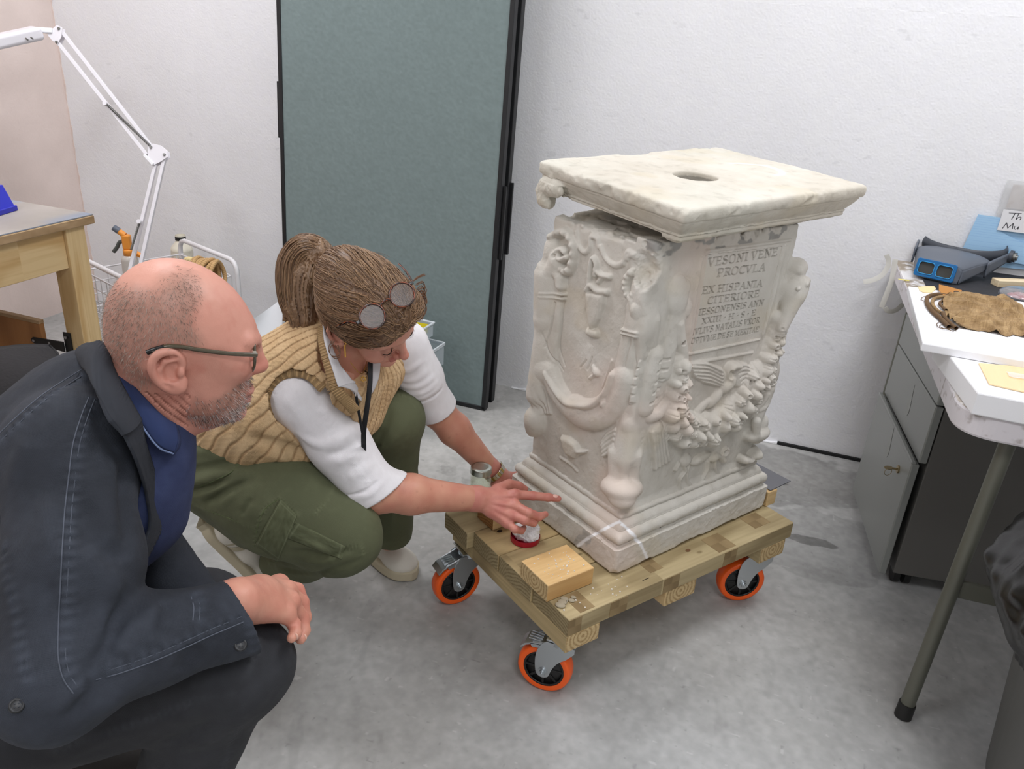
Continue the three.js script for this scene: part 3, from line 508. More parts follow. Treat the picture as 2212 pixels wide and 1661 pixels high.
{ // pedestal cabinet under the table
  const turn = -.1228 , nx = .428, nz = .784;   // near front corner
  const body = mat(0x615f5b, { roughness: .5, metalness: .15 }), frontM = mat(0x8c8e8a, { roughness: .38, metalness: .2 }), dk = mat(0x161616, { roughness: .6 });
  const t = thing('drawer_cabinet', 'grey steel drawer cabinet on casters with a key in its lowest front', 'cabinet', [nx, 0, nz], .1228);
  // local: x to the right along the side, z towards the camera; front face is x = 0, from z = -W to 0
  const W = .458, D = .56;
  part('carcass', bx(D, .605, W - .01, .022 + D / 2, .058 + .3025, -W / 2, .003), body, t);
  const f = (y0, y1, open = 0) => bx(.02, y1 - y0, W, .008 - open, (y0 + y1) / 2, -W / 2, .004, 3);
  part('drawer', f(.568, .662), frontM, t); part('drawer', f(.403, .564), frontM, t);
  const door = part('drawer', f(.052, .397, .014), frontM, t, 'deep bottom drawer standing slightly open');
  part('drawer_lip', bx(.012, .008, W, -.012, .4, -W / 2, .003), frontM, t);
  const lockP = v3(-.02, .335, -.085);
  const key = part('key', [tr(rz(new THREE.CylinderGeometry(.011, .011, .006, 18), PI / 2), lockP.x + .003, lockP.y, lockP.z), bx(.014, .006, .003, lockP.x - .007, lockP.y, lockP.z), tr(ry(new THREE.CylinderGeometry(.011, .011, .0025, 18).scale(1.1, 1, .85), .5), lockP.x - .022, lockP.y, lockP.z), tr(ry(new THREE.TorusGeometry(.011, .0008, 6, 24), .4), lockP.x - .02, lockP.y - .012, lockP.z)], mat(0x9a8a68, { metalness: .9, roughness: .35 }), door, 'brass key on a wire ring');
  for (const [y, z] of [[.49, -.2], [.345, -.22]]) part('worn_smear', tr(ry(extrude(new THREE.Shape().moveTo(0, .05).bezierCurveTo(.006, .01, .02, -.01, .016, -.03).bezierCurveTo(.012, -.046, -.012, -.046, -.016, -.03).bezierCurveTo(-.02, -.01, -.006, .01, 0, .05), .0005), -PI / 2), (y < .4 ? -.0164 : -.0024), y, z), mat(0x91938e, { roughness: .5 }), t);
  for (const [x, z] of [[.06, -.06], [.5, -.06], [.06, -.4], [.5, -.4]]) { const c = part('caster', [tr(rz(new THREE.CylinderGeometry(.026, .026, .016, 22), PI / 2), x - .014, .027, z), tr(rz(new THREE.CylinderGeometry(.026, .026, .016, 22), PI / 2), x + .014, .027, z), bx(.05, .012, .04, x, .052, z, .003)], dk, t); }
}
const foamM = mat(0xf6f6f8, { roughness: .85, bumpMap: tex(128, 128, (u, v) => 255 * fbm(u * 50, v * 50, 7, 3), false), bumpScale: .0006 });
const F2 = TY + .046, F1 = F2 + .0195;
const quadSlab = (a, b, c, d, y0, h, r = .003) => { const pts = [a, b, c, d].map((q) => [q.x, -q.z]); const g = extrude(pts, h, r); rx(g, -PI / 2); g.translate(0, y0, 0); boxUV(g); return g; };
{
  const a = PY(2031, 742, F2), b = PY(2113, 848, F2), c = v3(b.x + .5, 0, b.z + .02), d = v3(a.x + .46, 0, a.z - .02);
  const a2 = a.clone().lerp(b, -.1);
  single('foam_block', quadSlab(a2, b, c, d, TY + .0005, .0455), foamM, 'thick white foam block lying at the front edge of the folding table', 'foam');
  const e = PY(1962, 618, F1), f = PY(1993, 740, F1), g = PY(2212, 778, F1), h = PY(2212, 652, F1); g.lerp(f, -.5); h.lerp(e, -.5);
  single('foam_sheet', quadSlab(e, f, g, h, F2 + .0005, .019), foamM, 'thin white foam sheet carrying the brown cloth fragment on the table', 'foam');
  const w = (n) => PY(2098 + n * 140, 757 + n * 19, F2 + .006);
  single('folded_paper', slab((u, v) => { const q = w(u * 1.2 - .05); q.z += (v - .5) * .05; q.y = F2 + .0045 + .0028 * sin(u * 16) * v; return q; }, 40, 6, .0008), mat(0xf1f1f4, { roughness: .7 }), 'rippled white paper edge poking out between the foam pieces', 'paper');
  const p1 = PY(2114, 784, F2 + .003), p2 = PY(2137, 829, F2 + .003), p3 = PY(2212, 846, F2 + .003), p4 = PY(2212, 793, F2 + .003); p3.lerp(p2, -.5); p4.lerp(p1, -.5);
  single('veneer_plate', quadSlab(p1, p2, p3, p4, F2 + .0006, .003, .0006), mat(0xffffff, { map: woodTex([240, 214, 168], [226, 192, 140], 7, { f: 9 }), roughness: .5 }), 'thin pale plywood plate on the thick foam block', 'plate');
  const q = PY(2200, 812, F2 + .004);
  single('clear_film', slab((u, v) => v3(q.x - .02 + u * .05, F2 + .0045 + .003 * fbm(u * 5, v * 5, 3, 2), q.z - .01 + v * .03), 12, 8, .0004), pmat(0xffffff, { roughness: .08, transmission: .8, thickness: 0 }), 'scrap of crumpled clear film on the plywood plate', 'film');
}
// dark mat and support under the foam
const matM = mat(0x35353a, { map: tex(256, 256, (u, v) => { const s = vn(u * 110, v * 110, 3) > .93 ? 90 : 0, g = 205 + (fbm(u * 12, v * 12, 4, 4) - .5) * 80 + s; return [g, g, g]; }), roughness: .7 });
{
  const a = PY(1961, 529, TY + .004), b = PY(2004, 622, TY + .004), y0 = TY + .0005;
  const pts = [v3(a.x, 0, .012), b, v3(b.x, 0, .62), v3(1.3, 0, .62), v3(1.3, 0, .012)].map((q) => [q.x, -q.z]); const g = extrude(pts, .004, .001); rx(g, -PI / 2); g.translate(0, y0, 0); boxUV(g, 2);
  single('cutting_mat', g, matM, 'dark speckled mat lying on the folding table under the magnifier visor', 'mat');
  single('spacer_board', bx(.7, .04, .1, .78, TY + .0247, .53, .002), matM, 'dark board beneath the far edge of the thin foam sheet', 'board');
  const r0 = PY(1926, 549, TY + .007), r1 = PY(2010, 556, TY + .007), rr = single('steel_rule', bar(r0, r1, .028, .0025, v3(0, 1, 0), .0006), mat(0xb5b3b4, { metalness: .7, roughness: .4 }), 'short grey steel rule overhanging the far corner of the table', 'ruler');
  const c0 = PY(1990, 541, TY + .006); const tk = thing('sample_card', 'small white card with a brown fragment beside the visor', 'card', [c0.x, TY + .0048, c0.z], -.5);
  part('card', bx(.05, .001, .04, 0, .0005, 0, .0003), mat(0xe8e6e6), tk); part('fragment', new THREE.IcosahedronGeometry(.008, 1).scale(1.3, .4, .8).translate(0, .004, 0), mat(0x5d4634, { roughness: .9 }), tk);
  const yt = PY(1950, 604, TY), ym = mat(0xeee07a, { roughness: .7 });
  single('yellow_tape', [bx(.03, .0006, .007, 0, .0004, 0, .0002), bx(.022, .0006, .005, .004, .0006, .007, .0002)], ym, 'scrap of yellow tape stuck at the left edge of the folding table', 'tape', [yt.x + .002, TY, yt.z], .2);
  const scrap = (pix, y, m, l, n, k) => { const pts = pix.map(([px, py]) => PY(px, py, y)); const c = pts[0], g = extrude(pts.map((q) => [q.x - c.x, -(q.z - c.z)]), .0012, .0003); rx(g, -PI / 2); return single(n, g, m, l, k, [c.x, y, c.z]); };
  scrap([[1983, 620], [2000, 619], [2018, 619], [2022, 625], [2012, 633], [1994, 632], [1986, 628]], F1 + .0006, mat(0xecd3a0, { roughness: .8 }), 'pale yellow paper scrap at the corner of the thin foam sheet', 'paper_scrap', 'scrap');
  scrap([[2028, 615], [2046, 619], [2078, 628], [2072, 634], [2050, 632], [2040, 640], [2028, 628]], F1 + .0085, mat(0xb47a34, { roughness: .75 }), 'amber brown scrap tucked behind the cloth fragment', 'amber_scrap', 'scrap');
}
{ // archaeological cloth
  const y0 = F1 + .001, clothTex = tex(384, 384, (u, v) => { const g = (fbm(u * 10, v * 7, 3, 4) - .5) * 60 + (vn(u * 190, v * 12, 4) - .5) * 26 + (vn(u * 12, v * 190, 5) - .5) * 26; return [150 + g, 122 + g * .95, 84 + g * .8]; });
  const m = mat(0xffffff, { map: clothTex, roughness: .95 }), dk = mat(0x6a5136, { roughness: .95 });
  const t = thing('cloth_fragment', 'brown ancient linen cloth fragment with a frayed looped end on the white foam', 'cloth', [0, 0, 0]);
  const L = [[2043, 648], [2040, 668], [2050, 690], [2066, 708], [2100, 713]], T = [[2062, 636], [2090, 636], [2118, 643], [2140, 645], [2163, 639], [2214, 672], [2290, 700]], Bm = [[2066, 708], [2100, 713], [2140, 719], [2176, 727], [2190, 724], [2214, 731], [2290, 742]];
  const line = (pts) => { const c = new THREE.CatmullRomCurve3(pts.map(([x, y]) => PY(x, y, y0)), false, 'centripetal'); return (u) => c.getPoint(u); };
  const a = line(T), b = line(Bm), left = line([[2062, 636], [2038, 650], [2036, 668], [2050, 692], [2066, 708]]);
  part('linen', slab((u, v) => { const q = a(u).lerp(b(u), v), l = left(v); const w = sstep(.16, 0, u); q.lerp(l, w * w); const n = fbm(q.x * 28, q.z * 34, 3, 4), r = abs(fbm(q.x * 14 + 4, q.z * 20, 9, 3) - .5), e = .007 * sin(PI * v) * sin(min(1, u * 6) * PI / 2); q.y = y0 + .0015 + e * .7 + .016 * (n - .35) * sstep(0, .15, v) * sstep(1, .85, v) + .009 * sstep(.12, 0, r) * sstep(0, .1, v); q.x += .004 * (vn(u * 30, v * 30, 5) - .5); q.z += .004 * (vn(u * 31, v * 31, 6) - .5) + (v < .02 || v > .98 ? .005 * (vn(u * 40, 3, v) - .5) : 0); q.y = max(q.y, y0 + .001); return q; }, 110, 70, .0012), m, t);
  const loop = (pix, r, mm, nm, lift) => { const pts = pix.map(([x, y, h]) => PY(x, y, y0 + (h ?? lift))); const g = new THREE.TubeGeometry(new THREE.CatmullRomCurve3(pts), pix.length * 8, r, 6); part(nm, g, mm, t); };
  loop([[2050, 640], [2025, 636], [2006, 640], [2003, 655], [2014, 672], [2032, 688], [2050, 706]], .0052, dk, 'frayed_strip', .005);
  loop([[2040, 640], [2020, 644], [2014, 655], [2022, 668], [2034, 676]], .0045, m, 'frayed_strip', .005);
  loop([[2046, 637], [2038, 648], [2030, 655], [2037, 664], [2044, 670]], .0036, dk, 'frayed_strip', .006);
  loop([[2036, 676], [2044, 690], [2054, 700], [2066, 709]], .005, dk, 'frayed_strip', .006);
  loop([[2006, 640, .003], [1998, 640, .002], [1990, 647, .002], [2002, 652, .002], [2014, 655, .003]], .0008, dk, 'loose_thread', .002);
  loop([[2056, 704, .004], [2040, 700, .002], [2030, 705, .002], [2042, 710, .002], [2058, 708, .003]], .0008, dk, 'loose_thread', .002);
  loop([[2052, 700, .004], [2036, 694, .002], [2024, 699, .002], [2030, 708, .002], [2046, 711, .002], [2060, 716, .002]], .0008, dk, 'loose_thread', .002);
  part('dark_patch', slab((u, v) => { const q = PY(2056 + u * 18, 630 + v * 9 + u * 3, y0 + .006); q.y += .004 * sin(u * 3); return q; }, 8, 5, .001), mat(0x3d2c1d, { roughness: .9 }), t);
}
{ // head-worn magnifier
  const g1 = mat(0x5e646e, { roughness: .42 }), g2 = mat(0x43474f, { roughness: .5 }), bl = mat(0x12649e, { roughness: .3 }), glass = pmat(0x8a8a86, { roughness: .04, transmission: .75, thickness: 0, clearcoat: 1 });
  const A = PY(1979, 588, TY + .012), B = PY(2064, 610, TY + .008), ex = B.clone().sub(A), w = ex.length(); ex.normalize(); ex.y = 0; ex.normalize(); const ez = v3(-ex.z, 0, ex.x); // ez towards the front (viewer side)
  if (ez.z < 0) ez.negate();
  const c = A.clone().lerp(B, .5), t = thing('magnifier_visor', 'grey head-worn magnifier visor with blue-framed twin lenses on the table', 'magnifier', [c.x + .004, TY + .0045, c.z], atan2(-ex.z, ex.x));
  // local: x along the lens plate, z out of its front, y up
  const k = w / .1, W = w * .545;
  const hood = (u, v) => { const q = (u - .5) * 2, a = abs(q); return v3(q * lerp(W, W * 1.75, v), lerp(.05, .066, sin(min(1, v * 1.2) * PI / 2)) * (1 - .2 * pow(a, 5)) + .004 * (1 - q * q), .014 * (1 - q * q) - .13 * v - .02 * v * (1 - a)); };
  part('hood', [slab(hood, 28, 14, .003), slab((u, v) => { const a = hood(u, 0); return v3(a.x * lerp(1, .96, v), lerp(a.y, .002, v), a.z + v * .014); }, 28, 6, .003), ...[0, 1].map((e) => slab((u, v) => { const a = hood(e, u); return v3(a.x, lerp(a.y, lerp(.003, .036, u), v), a.z + lerp(.012, 0, u) * v); }, 14, 6, .003))], g1, t);
  const tilt = -.24, lp = part('lens_frame', tr(rx(extrude(roundRect(w * .98, .047 * k, .006), .008, .0015, [-1, 1].map((s) => roundRect(w * .37, .03 * k, .007 * k)).map((q, i) => new THREE.Path(q.getPoints(8).map((p) => new THREE.Vector2(p.x + (i ? 1 : -1) * w * .225, p.y + .0005))))), tilt), -.004, .0275 * k, .024), bl, t, 'blue lens frame');
  for (const s of [-1, 1]) { part('lens', tr(rx(extrude(roundRect(w * .38, .031 * k, .007 * k), .003, .0008), tilt), -.004 + s * w * .225, .028 * k, .026), glass, lp); part('lens_bezel', tr(rx(extrude(roundRect(w * .4, .033 * k, .008 * k), .0025, .0008, [roundRect(w * .365, .029 * k, .007 * k)]), tilt), -.004 + s * w * .225, .0295 * k, .0312), mat(0x3a98d0, { roughness: .25 }), lp); }
  for (const s of [-1, 1]) {
    const a = part('side_arm', slab((u, v) => v3(s * lerp(W * 1.7, .134, u), lerp(lerp(.058, .012, v), lerp(.074, .05, v), pow(u, .8)), -.1 - u * .15), 12, 5, .006), g1, t);
    part('pivot_knob', [tr(rz(new THREE.CylinderGeometry(.0135, .0155, .014, 28), PI / 2), s * .143, .062, -.238), tr(rz(new THREE.CylinderGeometry(.008, .008, .018, 20), PI / 2), s * .145, .062, -.238)], darkSteelM, a);
    part('hinge_disc', tr(rz(new THREE.CylinderGeometry(.0195, .0195, .010, 28), PI / 2), s * .136, .062, -.238), g2, a);
  }
  const band = (u, v) => { const a = u * 2 * PI, R = 1 + .05 * sin(v * PI); return v3(sin(a) * .118 * R, .052 + v * .034 + .010 * cos(a) * -1, -.235 + cos(a) * .092 * R); };
  part('head_band', slab(band, 64, 5, .003), g2, t, 'dark grey curved head band');
  part('brow_pad', slab((u, v) => { const a = (u - .5) * 2.5; return v3(sin(a) * .112, .05 + v * .026, -.233 + cos(a) * .086); }, 30, 4, .009), mat(0x34363c, { roughness: .8 }), t);
  part('band_overlap', slab((u, v) => { const a = PI * (.62 + u * .5); return v3(sin(a) * .123, .058 + v * .04, -.235 + cos(a) * .097); }, 20, 4, .003), g2, t);
  for (let i = 0; i < 3; i++) { const a = PI * (.68 + i * .03); part('band_hole', new THREE.SphereGeometry(.003, 8, 6).translate(sin(a) * .1215, .084, -.235 + cos(a) * .0955), blackM, t); }
}
{ // items at the far right of the table
  const w1 = mat(0xffffff, { map: woodTex([236, 218, 184], [214, 188, 146], 12, { f: 8 }), roughness: .6 });
  const a = PY(2128, 606, TY + .02), b = PY(2212, 612, TY + .02), b2 = b.clone().lerp(a, -.8);
  single('wood_batten', bar(v3(a.x + .03, TY + .0145, a.z - .02), v3(b2.x, TY + .0145, b2.z - .03), .035, .02, v3(0, 1, 0), .002), w1, 'pale square wooden batten behind the round black jar', 'batten');
  const c = PY(2175, 560, TY + .01);
  single('wood_strip', bx(.24, .006, .05, c.x + .12, TY + .0076, c.z - .02, .001), mat(0xffffff, { map: woodTex([214, 170, 112], [190, 140, 84], 15, { f: 8 }), roughness: .6 }), 'flat tan wooden strip seen through the visor head band', 'strip');
  const j = PY(2206, 632, TY + .05), t = thing('round_jar', 'round black jar with a clear lid over red contents', 'jar', [j.x + .012, TY + .0046, j.z]);
  part('jar_body', lathe([[0, 0], [.058, 0], [.06, .004], [.062, .036], [.06, .04], [.056, .04], [.056, .012], [0, .012]]), mat(0x17171a, { roughness: .3 }), t);
  part('jar_lid', lathe([[.0, .052], [.05, .051], [.06, .046], [.064, .04], [.064, .034], [.0625, .034], [.0625, .04], [.058, .044], [.05, .048], [0, .049]]), pmat(0xf4f4f6, { roughness: .06, transmission: .9, thickness: 0 }), t);
  const r = rng(4); for (let i = 0; i < 7; i++) { const an = i * .9, R = i ? .03 : 0; part('red_piece', new THREE.IcosahedronGeometry(.016, 1).scale(1.1, .45, .8).rotateY(an * 2).translate(R * cos(an), .032, R * sin(an)), mat([0xb03a38, 0xcf8a86, 0xa84a48, 0xd9aaa6][i % 4], { roughness: .6 }), t); }
  // blue ruled cards leaning on the wall
  const bm = mat(0xffffff, { map: tex(256, 256, (u, v) => { const l = (v * 34) % 1 < .1 ? 14 : 0; return [168 - l, 208 - l, 240 - l * .5]; }), roughness: .8 });
  const card = (pix, z, lab) => { const pts = pix.map(([x, y]) => PZ(x, y, z)), g = extrude(pts.map((q) => [q.x - pts[0].x, q.y - pts[0].y]), .001); const uv = g.attributes.uv; for (let i = 0; i < uv.count; i++) uv.setXY(i, uv.getX(i) * 4, uv.getY(i) * 4); single('index_card', g, bm, lab, 'card', [pts[0].x, pts[0].y, z], 0); };
  card([[2113, 463], [2169, 471], [2161, 500], [2240, 540], [2230, 575], [2076, 545]], .018, 'blue ruled card standing behind the visor, with the higher straight top edge');
  card([[2164, 485], [2260, 503], [2250, 585], [2138, 575]], .012, 'blue ruled card standing next to the wall under the clear label bag');
  // clear bag with handwritten labels on the wall
  const q = PZ(2176, 388, .01), q2 = PZ(2186, 494, .01), wdt = .12, hgt = q.y - q2.y, tb = thing('label_bag', 'clear plastic bag with handwritten white labels fixed on the wall', 'bag', [q.x, q2.y, .004]);
  part('bag', slab((u, v) => v3(u * wdt, v * hgt, .008 + .006 * sin(PI * u) * sin(PI * v) + .003 * fbm(u * 7, v * 7, 3, 2)), 16, 16, .0006), pmat(0xf5f5f5, { roughness: .12, transmission: .75, thickness: 0 }), tb);
  part('wrapped_note', slab((u, v) => v3(.02 + u * .1, hgt * (.42 + .5 * v), .004 + .002 * fbm(u * 6, v * 6, 8, 2)), 12, 12, .0006), mat(0xeadfd8, { roughness: .6 }), tb);
  const lab = (txt, y, h) => { const tx = canvasTex(256, 96, (c, W2, H2) => { c.fillStyle = '#e9e8ea'; c.fillRect(0, 0, W2, H2); c.strokeStyle = '#2d2c30'; c.lineWidth = 5; c.lineCap = 'round'; c.lineJoin = 'round'; for (const l of txt) { c.beginPath(); l.forEach(([x, yy], i) => i ? c.lineTo(x, yy) : c.moveTo(x, yy)); c.stroke(); } }); const g = new THREE.BoxGeometry(.115, h, .0008); part('paper_label', g.translate(.012 + .0575, y, .0185), mat(0xffffff, { map: tx, roughness: .8 }), tb, 'white paper label with dark handwriting'); };
  lab([[[40, 26], [112, 18]], [[76, 22], [66, 76]], [[98, 20], [92, 74], [104, 52], [114, 48], [120, 54], [116, 72]]], hgt * .28, .034);
  lab([[[30, 76], [44, 26], [60, 70], [84, 24], [88, 72]], [[98, 48], [98, 66], [106, 72], [118, 62], [122, 46], [122, 70]]], hgt * .07, .034);
  // masking tape strips
  const tape = mat(0xdcdad2, { roughness: .6 });
  const strip = (pix, l, z, dz = 0) => { const pts = fine(pix.map(([x, y], i) => PZ(x, y, z + dz * i)), 24); single('tape_strip', slab((u, v) => { const i = min(23.999, u * 24), a = pts[floor(i)].clone().lerp(pts[floor(i) + 1], i - floor(i)); const b = pts[min(24, floor(i) + 1)], dir = b.clone().sub(pts[floor(i)]).normalize(), n = v3(-dir.y, dir.x, .25); return a.addScaledVector(n, (v - .5) * .0155); }, 24, 2, .0006), tape, l, 'tape', [0, 0, 0], 0); };
  strip([[1915, 550], [1920, 566], [1914, 583], [1903, 596], [1885, 605], [1865, 609]], 'curled masking tape strip whose tip points away from the table', .05);
  strip([[1934, 560], [1931, 580], [1926, 606], [1915, 636], [1904, 664]], 'longest straight masking tape strip hanging from the table corner', .1);
  strip([[1911, 664], [1919, 672], [1933, 671], [1951, 657]], 'short curved masking tape strip hanging under the table edge', .16);
}
{ // waste bin with a black liner
  const t = thing('waste_bin', 'dark grey waste bin with a black liner bag folded over its rim', 'bin', [.752, 0, 1.475], -.12);
  const rr = (y, grow = 0) => { const k = lerp(.168, .225, y / .62) + grow; return k; };
  const ring = (u, k, e = 4) => { const a = u * 2 * PI, c = cos(a), s = sin(a), q = pow(pow(abs(c), e) + pow(abs(s), e), -1 / e); return [c * q * k, s * q * k]; };
  part('bin_body', [slab((u, v) => { const y = v * .6, [x, z] = ring(u, rr(y) - (y < .035 ? .006 : 0)), rib = (abs(sin(u * 2 * PI * 4)) < .12 ? -.004 : 0); return v3(x * (1 + rib), y + .001, z * (1 + rib)); }, 96, 24, .004), tr(new THREE.BoxGeometry(.27, .004, .27), 0, .004, 0)], mat(0x555552, { roughness: .5 }), t);
  const bagN = (u, v) => fbm(cos(u * 2 * PI) * 3.2 + 5, sin(u * 2 * PI) * 3.2 + 5, v * 2.4, 3);
  part('liner_bag', slab((u, v) => { const n = bagN(u, v), y = .64 - v * (.22 + .06 * sin(u * 2 * PI * 2 + 1)); const puff = .01 + .07 * sin(PI * min(1, v * 1.05)) * (.4 + n) + .02 * abs(fbm(u * 30, v * 4, 3, 2) - .5); const [x, z] = ring(u, rr(y, puff), 3); return v3(x, y, z); }, 160, 40, .0015), mat(0x060607, { roughness: .3 }), t);
  part('green_tape', bar(v3(-.206, .44, .1), v3(-.19, .33, .08), .005, .0015, v3(1, 0, 0), .0004), mat(0x57b34a, { roughness: .5 }), t);
  const q = PY(2195, 1640, 0);
  single('grey_rag', slab((u, v) => v3(q.x - .03 + u * .16, .004 + .03 * fbm(u * 4, v * 4, 8, 3) * sin(PI * u) + .002, q.z - .06 + v * .14 + .01 * sin(u * 9)), 24, 20, .002), mat(0x8f9190, { roughness: .9 }), 'pale grey rag lying on the floor by the waste bin', 'rag');
}

// ---------------------------------------------------------------- timber dolly (deck frame: x along the front, z out of the front)
const DA = 54.5 * PI / 180, DO = v3(-.27, 0, 1.557), DU = v3(cos(DA), 0, -sin(DA)), DV = v3(-sin(DA), 0, -cos(DA));
const deckPt = (a, y, b) => DO.clone().addScaledVector(DU, a).addScaledVector(DV, b).add(v3(0, y, 0));
const greenW = [[196, 178, 136], [150, 128, 84]];
const deckMs = [1, 2, 3].map((s) => mat(0xffffff, { map: woodTex([182 + s * 4, 168, 132 - s * 4], [136, 118, 82], 20 + s, { f: 8 + s, knots: [[.25 * s, .3, .012], [.7, .8 - .2 * s, .014]] }), roughness: .62 }));
const endG = mat(0xffffff, { map: ringTex([158, 142, 106], [116, 98, 66], 7, .5, 1.25, 120), roughness: .8 }), endG2 = mat(0xffffff, { map: ringTex([205, 180, 134], [150, 118, 74], 8, .5, .46, 95), roughness: .8 });
{
  const t = thing('timber_dolly', 'low timber dolly on orange casters carrying the carved stone block', 'dolly', [DO.x, 0, DO.z], DA);
  const bs = [[0, .126, 0, .734], [.1275, .2545, -.004, .737], [.256, .362, -.006, .739], [.3635, .47, -.024, .738]];
  bs.forEach(([b0, b1, a0, a1], i) => { const g = plank(b1 - b0, a1 - a0, .045, 60 + i, { r: .003, ex: i * .3, ey: .1 * i }); rz(g, -PI / 2); g.rotateX(PI / 2); g.translate((a0 + a1) / 2, .2275, -(b0 + b1) / 2); part('deck_plank', g, [deckMs[i % 3], endG], t); });
  [[.0, .092], [.292, .392], [.622, .716]].forEach(([a0, a1], i) => { const L = i === 1 ? .455 : .468, g = plank(a1 - a0, L, .045, 70 + i, { r: .003 }); rx(g, PI / 2); g.translate((a0 + a1) / 2, .1825, -.234 + (i === 1 ? .004 : 0)); part('runner', g, [i === 1 ? pineM : deckMs[(i + 1) % 3], endG2], t); });
  // plugs and dark rectangular patches of the jointed front plank
  const patchM = mat(0xffffff, { map: woodTex([150, 128, 90], [118, 96, 62], 41, { f: 10 }), roughness: .7 });
  [[.035, .075, 0], [.26, .3, 0], [.46, .52, 0], [.62, .68, 0]].forEach(([a0, a1], i) => part('joint_patch', bx(a1 - a0, .0016, i % 2 ? .05 : .06, (a0 + a1) / 2, .2499, -.036 - .02 * (i % 2), .0006), patchM, t));
  [[.0, .036], [.115, .165], [.275, .325], [.475, .52]].forEach(([a0, a1]) => part('joint_patch', bx(a1 - a0, .04, .0016, (a0 + a1) / 2, .2275, .0001, .0006), patchM, t));
  const hole = mat(0x2c2118, { roughness: .9 });
  [[.02, .2505, -.09], [.05, .2505, -.335], [.1, .2505, -.2], [.1, .2505, -.3], [.4, .2505, -.05]].forEach(([x, y, z], i) => part('knot', tr(new THREE.CylinderGeometry(.006, .006, .001, 12).scale(1.2, 1, .8), x, y, z), i % 2 ? hole : mat(0x6b4a2b, { roughness: .8 }), t));
  part('staple', bx(.02, .001, .0015, .235, .2505, -.02, .0004), hole, t);
  // casters
  const orange = mat(0xff6418, { roughness: .36 }), hub = mat(0x141414, { roughness: .4 }), zinc = mat(0xc3c8cb, { metalness: 1, roughness: .28 });
  const caster = (a, b, turn, brake) => {
    const c = part('caster', [bx(.066, .004, .06, 0, .158, 0, .001), tr(new THREE.CylinderGeometry(.028, .03, .014, 28), 0, .149, 0)], zinc, t, 'orange swivel caster in a zinc fork'); c.position.set(a, 0, -b); c.rotation.y = turn - DA;
    // wheel centre trails the swivel by 38 mm along local +x; axle along z
    const ox = .036, r = .0625;
    part('tyre', tr(rx(lathe([[.047, -.016], [.056, -.0185], [.0605, -.015], [.0625, -.006], [.0625, .006], [.0605, .015], [.056, .0185], [.047, .016], [.047, -.016]], 56), PI / 2), ox, r, 0), orange, c, 'orange tyre');
    const spokes = []; for (let i = 0; i < 8; i++) { const g = bx(.006, .026, .028, 0, .03, 0, .001); g.rotateZ(i * PI / 4); g.translate(ox, r, 0); spokes.push(g); }
    part('hub', [tr(rx(lathe([[0, -.012], [.047, -.012], [.047, .012], [0, .012], [0, -.012]], 40), PI / 2), ox, r, 0), tr(rx(new THREE.TorusGeometry(.0445, .003, 8, 40), 0), ox, r, .014), tr(new THREE.TorusGeometry(.0445, .003, 8, 40), ox, r, -.014), tr(rx(new THREE.CylinderGeometry(.017, .017, .036, 24), PI / 2), ox, r, 0), ...spokes], hub, c, 'black hub');
    const side = new THREE.Shape(); side.moveTo(-.03, .148); side.lineTo(.034, .148); side.bezierCurveTo(.06, .13, .058, .085, .052, .058); side.absarc(ox, r, .0165, -.2, -PI + .6, true); side.bezierCurveTo(.016, .075, .012, .095, -.012, .112); side.lineTo(-.03, .135);
    for (const z of [.0215, -.0245]) part('fork', tr(extrude(side, .003, .0006), 0, 0, z), zinc, c);
    part('axle_nut', [tr(rx(new THREE.CylinderGeometry(.0075, .0075, .064, 6), PI / 2), ox, r, 0), tr(rx(new THREE.CylinderGeometry(.004, .004, .07, 12), PI / 2), ox, r, 0), tr(rx(new THREE.CylinderGeometry(.0105, .0105, .054, 20), PI / 2), ox, r, 0)], zinc, c);
    if (brake) { const prof = [[.02, .13], [.045, .134], [.066, .132], [.084, .124], [.094, .112], [.0905, .110], [.08, .1205], [.064, .1285], [.045, .1305], [.02, .126]]; const g = extrude(prof, .044, .001); g.translate(0, 0, -.022); part('brake_pedal', [g, ...[-.012, -.004, .004, .012].map((z) => bx(.03, .0035, .0035, .062, .1345, z, .001)), ...[-.022, .019].map((z) => tr(extrude([[.0, .148], [.03, .146], [.072, .130], [.066, .121], [.0, .128]], .003), 0, 0, z))], zinc, c, 'zinc brake pedal'); }
  };
  caster(.036, .046, PI, 1); caster(.026, .424, -2.3, 1); caster(.682, .046, -2.68, 0); caster(.676, .42, -2.9, 0);
}
const boardAt = (a0, a1, b0, b1, y0, h, seed, ms, lab, nm, kind, turn = 0) => { const g = plank(b1 - b0, a1 - a0, h, seed, { r: .0025, er: .13 }); rz(g, -PI / 2); g.rotateX(PI / 2); const c = deckPt((a0 + a1) / 2, y0 + h / 2 + .0004, (b0 + b1) / 2); return single(nm, g, ms, lab, kind, [c.x, c.y, c.z], DA + turn); };
const freshM = mat(0xffffff, { map: woodTex([226, 190, 134], [190, 144, 88], 33, { f: 7 }), roughness: .5 });
boardAt(-.008, .119, .068, .167, .25, .044, 81, [freshM, endG2], 'fresh pale timber block speckled with chips beside the altar plinth', 'timber_block', 'block');
boardAt(.034, .125, .345, .412, .25, .044, 82, [pineM, mat(0xffffff, { map: ringTex([170, 122, 70], [120, 80, 42], 9, .4, 1.2, 110), roughness: .8 })], 'short brown timber block in front of the lidded glass jar', 'timber_block', 'block', .03);
boardAt(.725, .762, .085, .17, .25, .044, 83, [pineM, endG2], 'timber block under the grey steel plate at the far end of the dolly', 'timber_block', 'block');
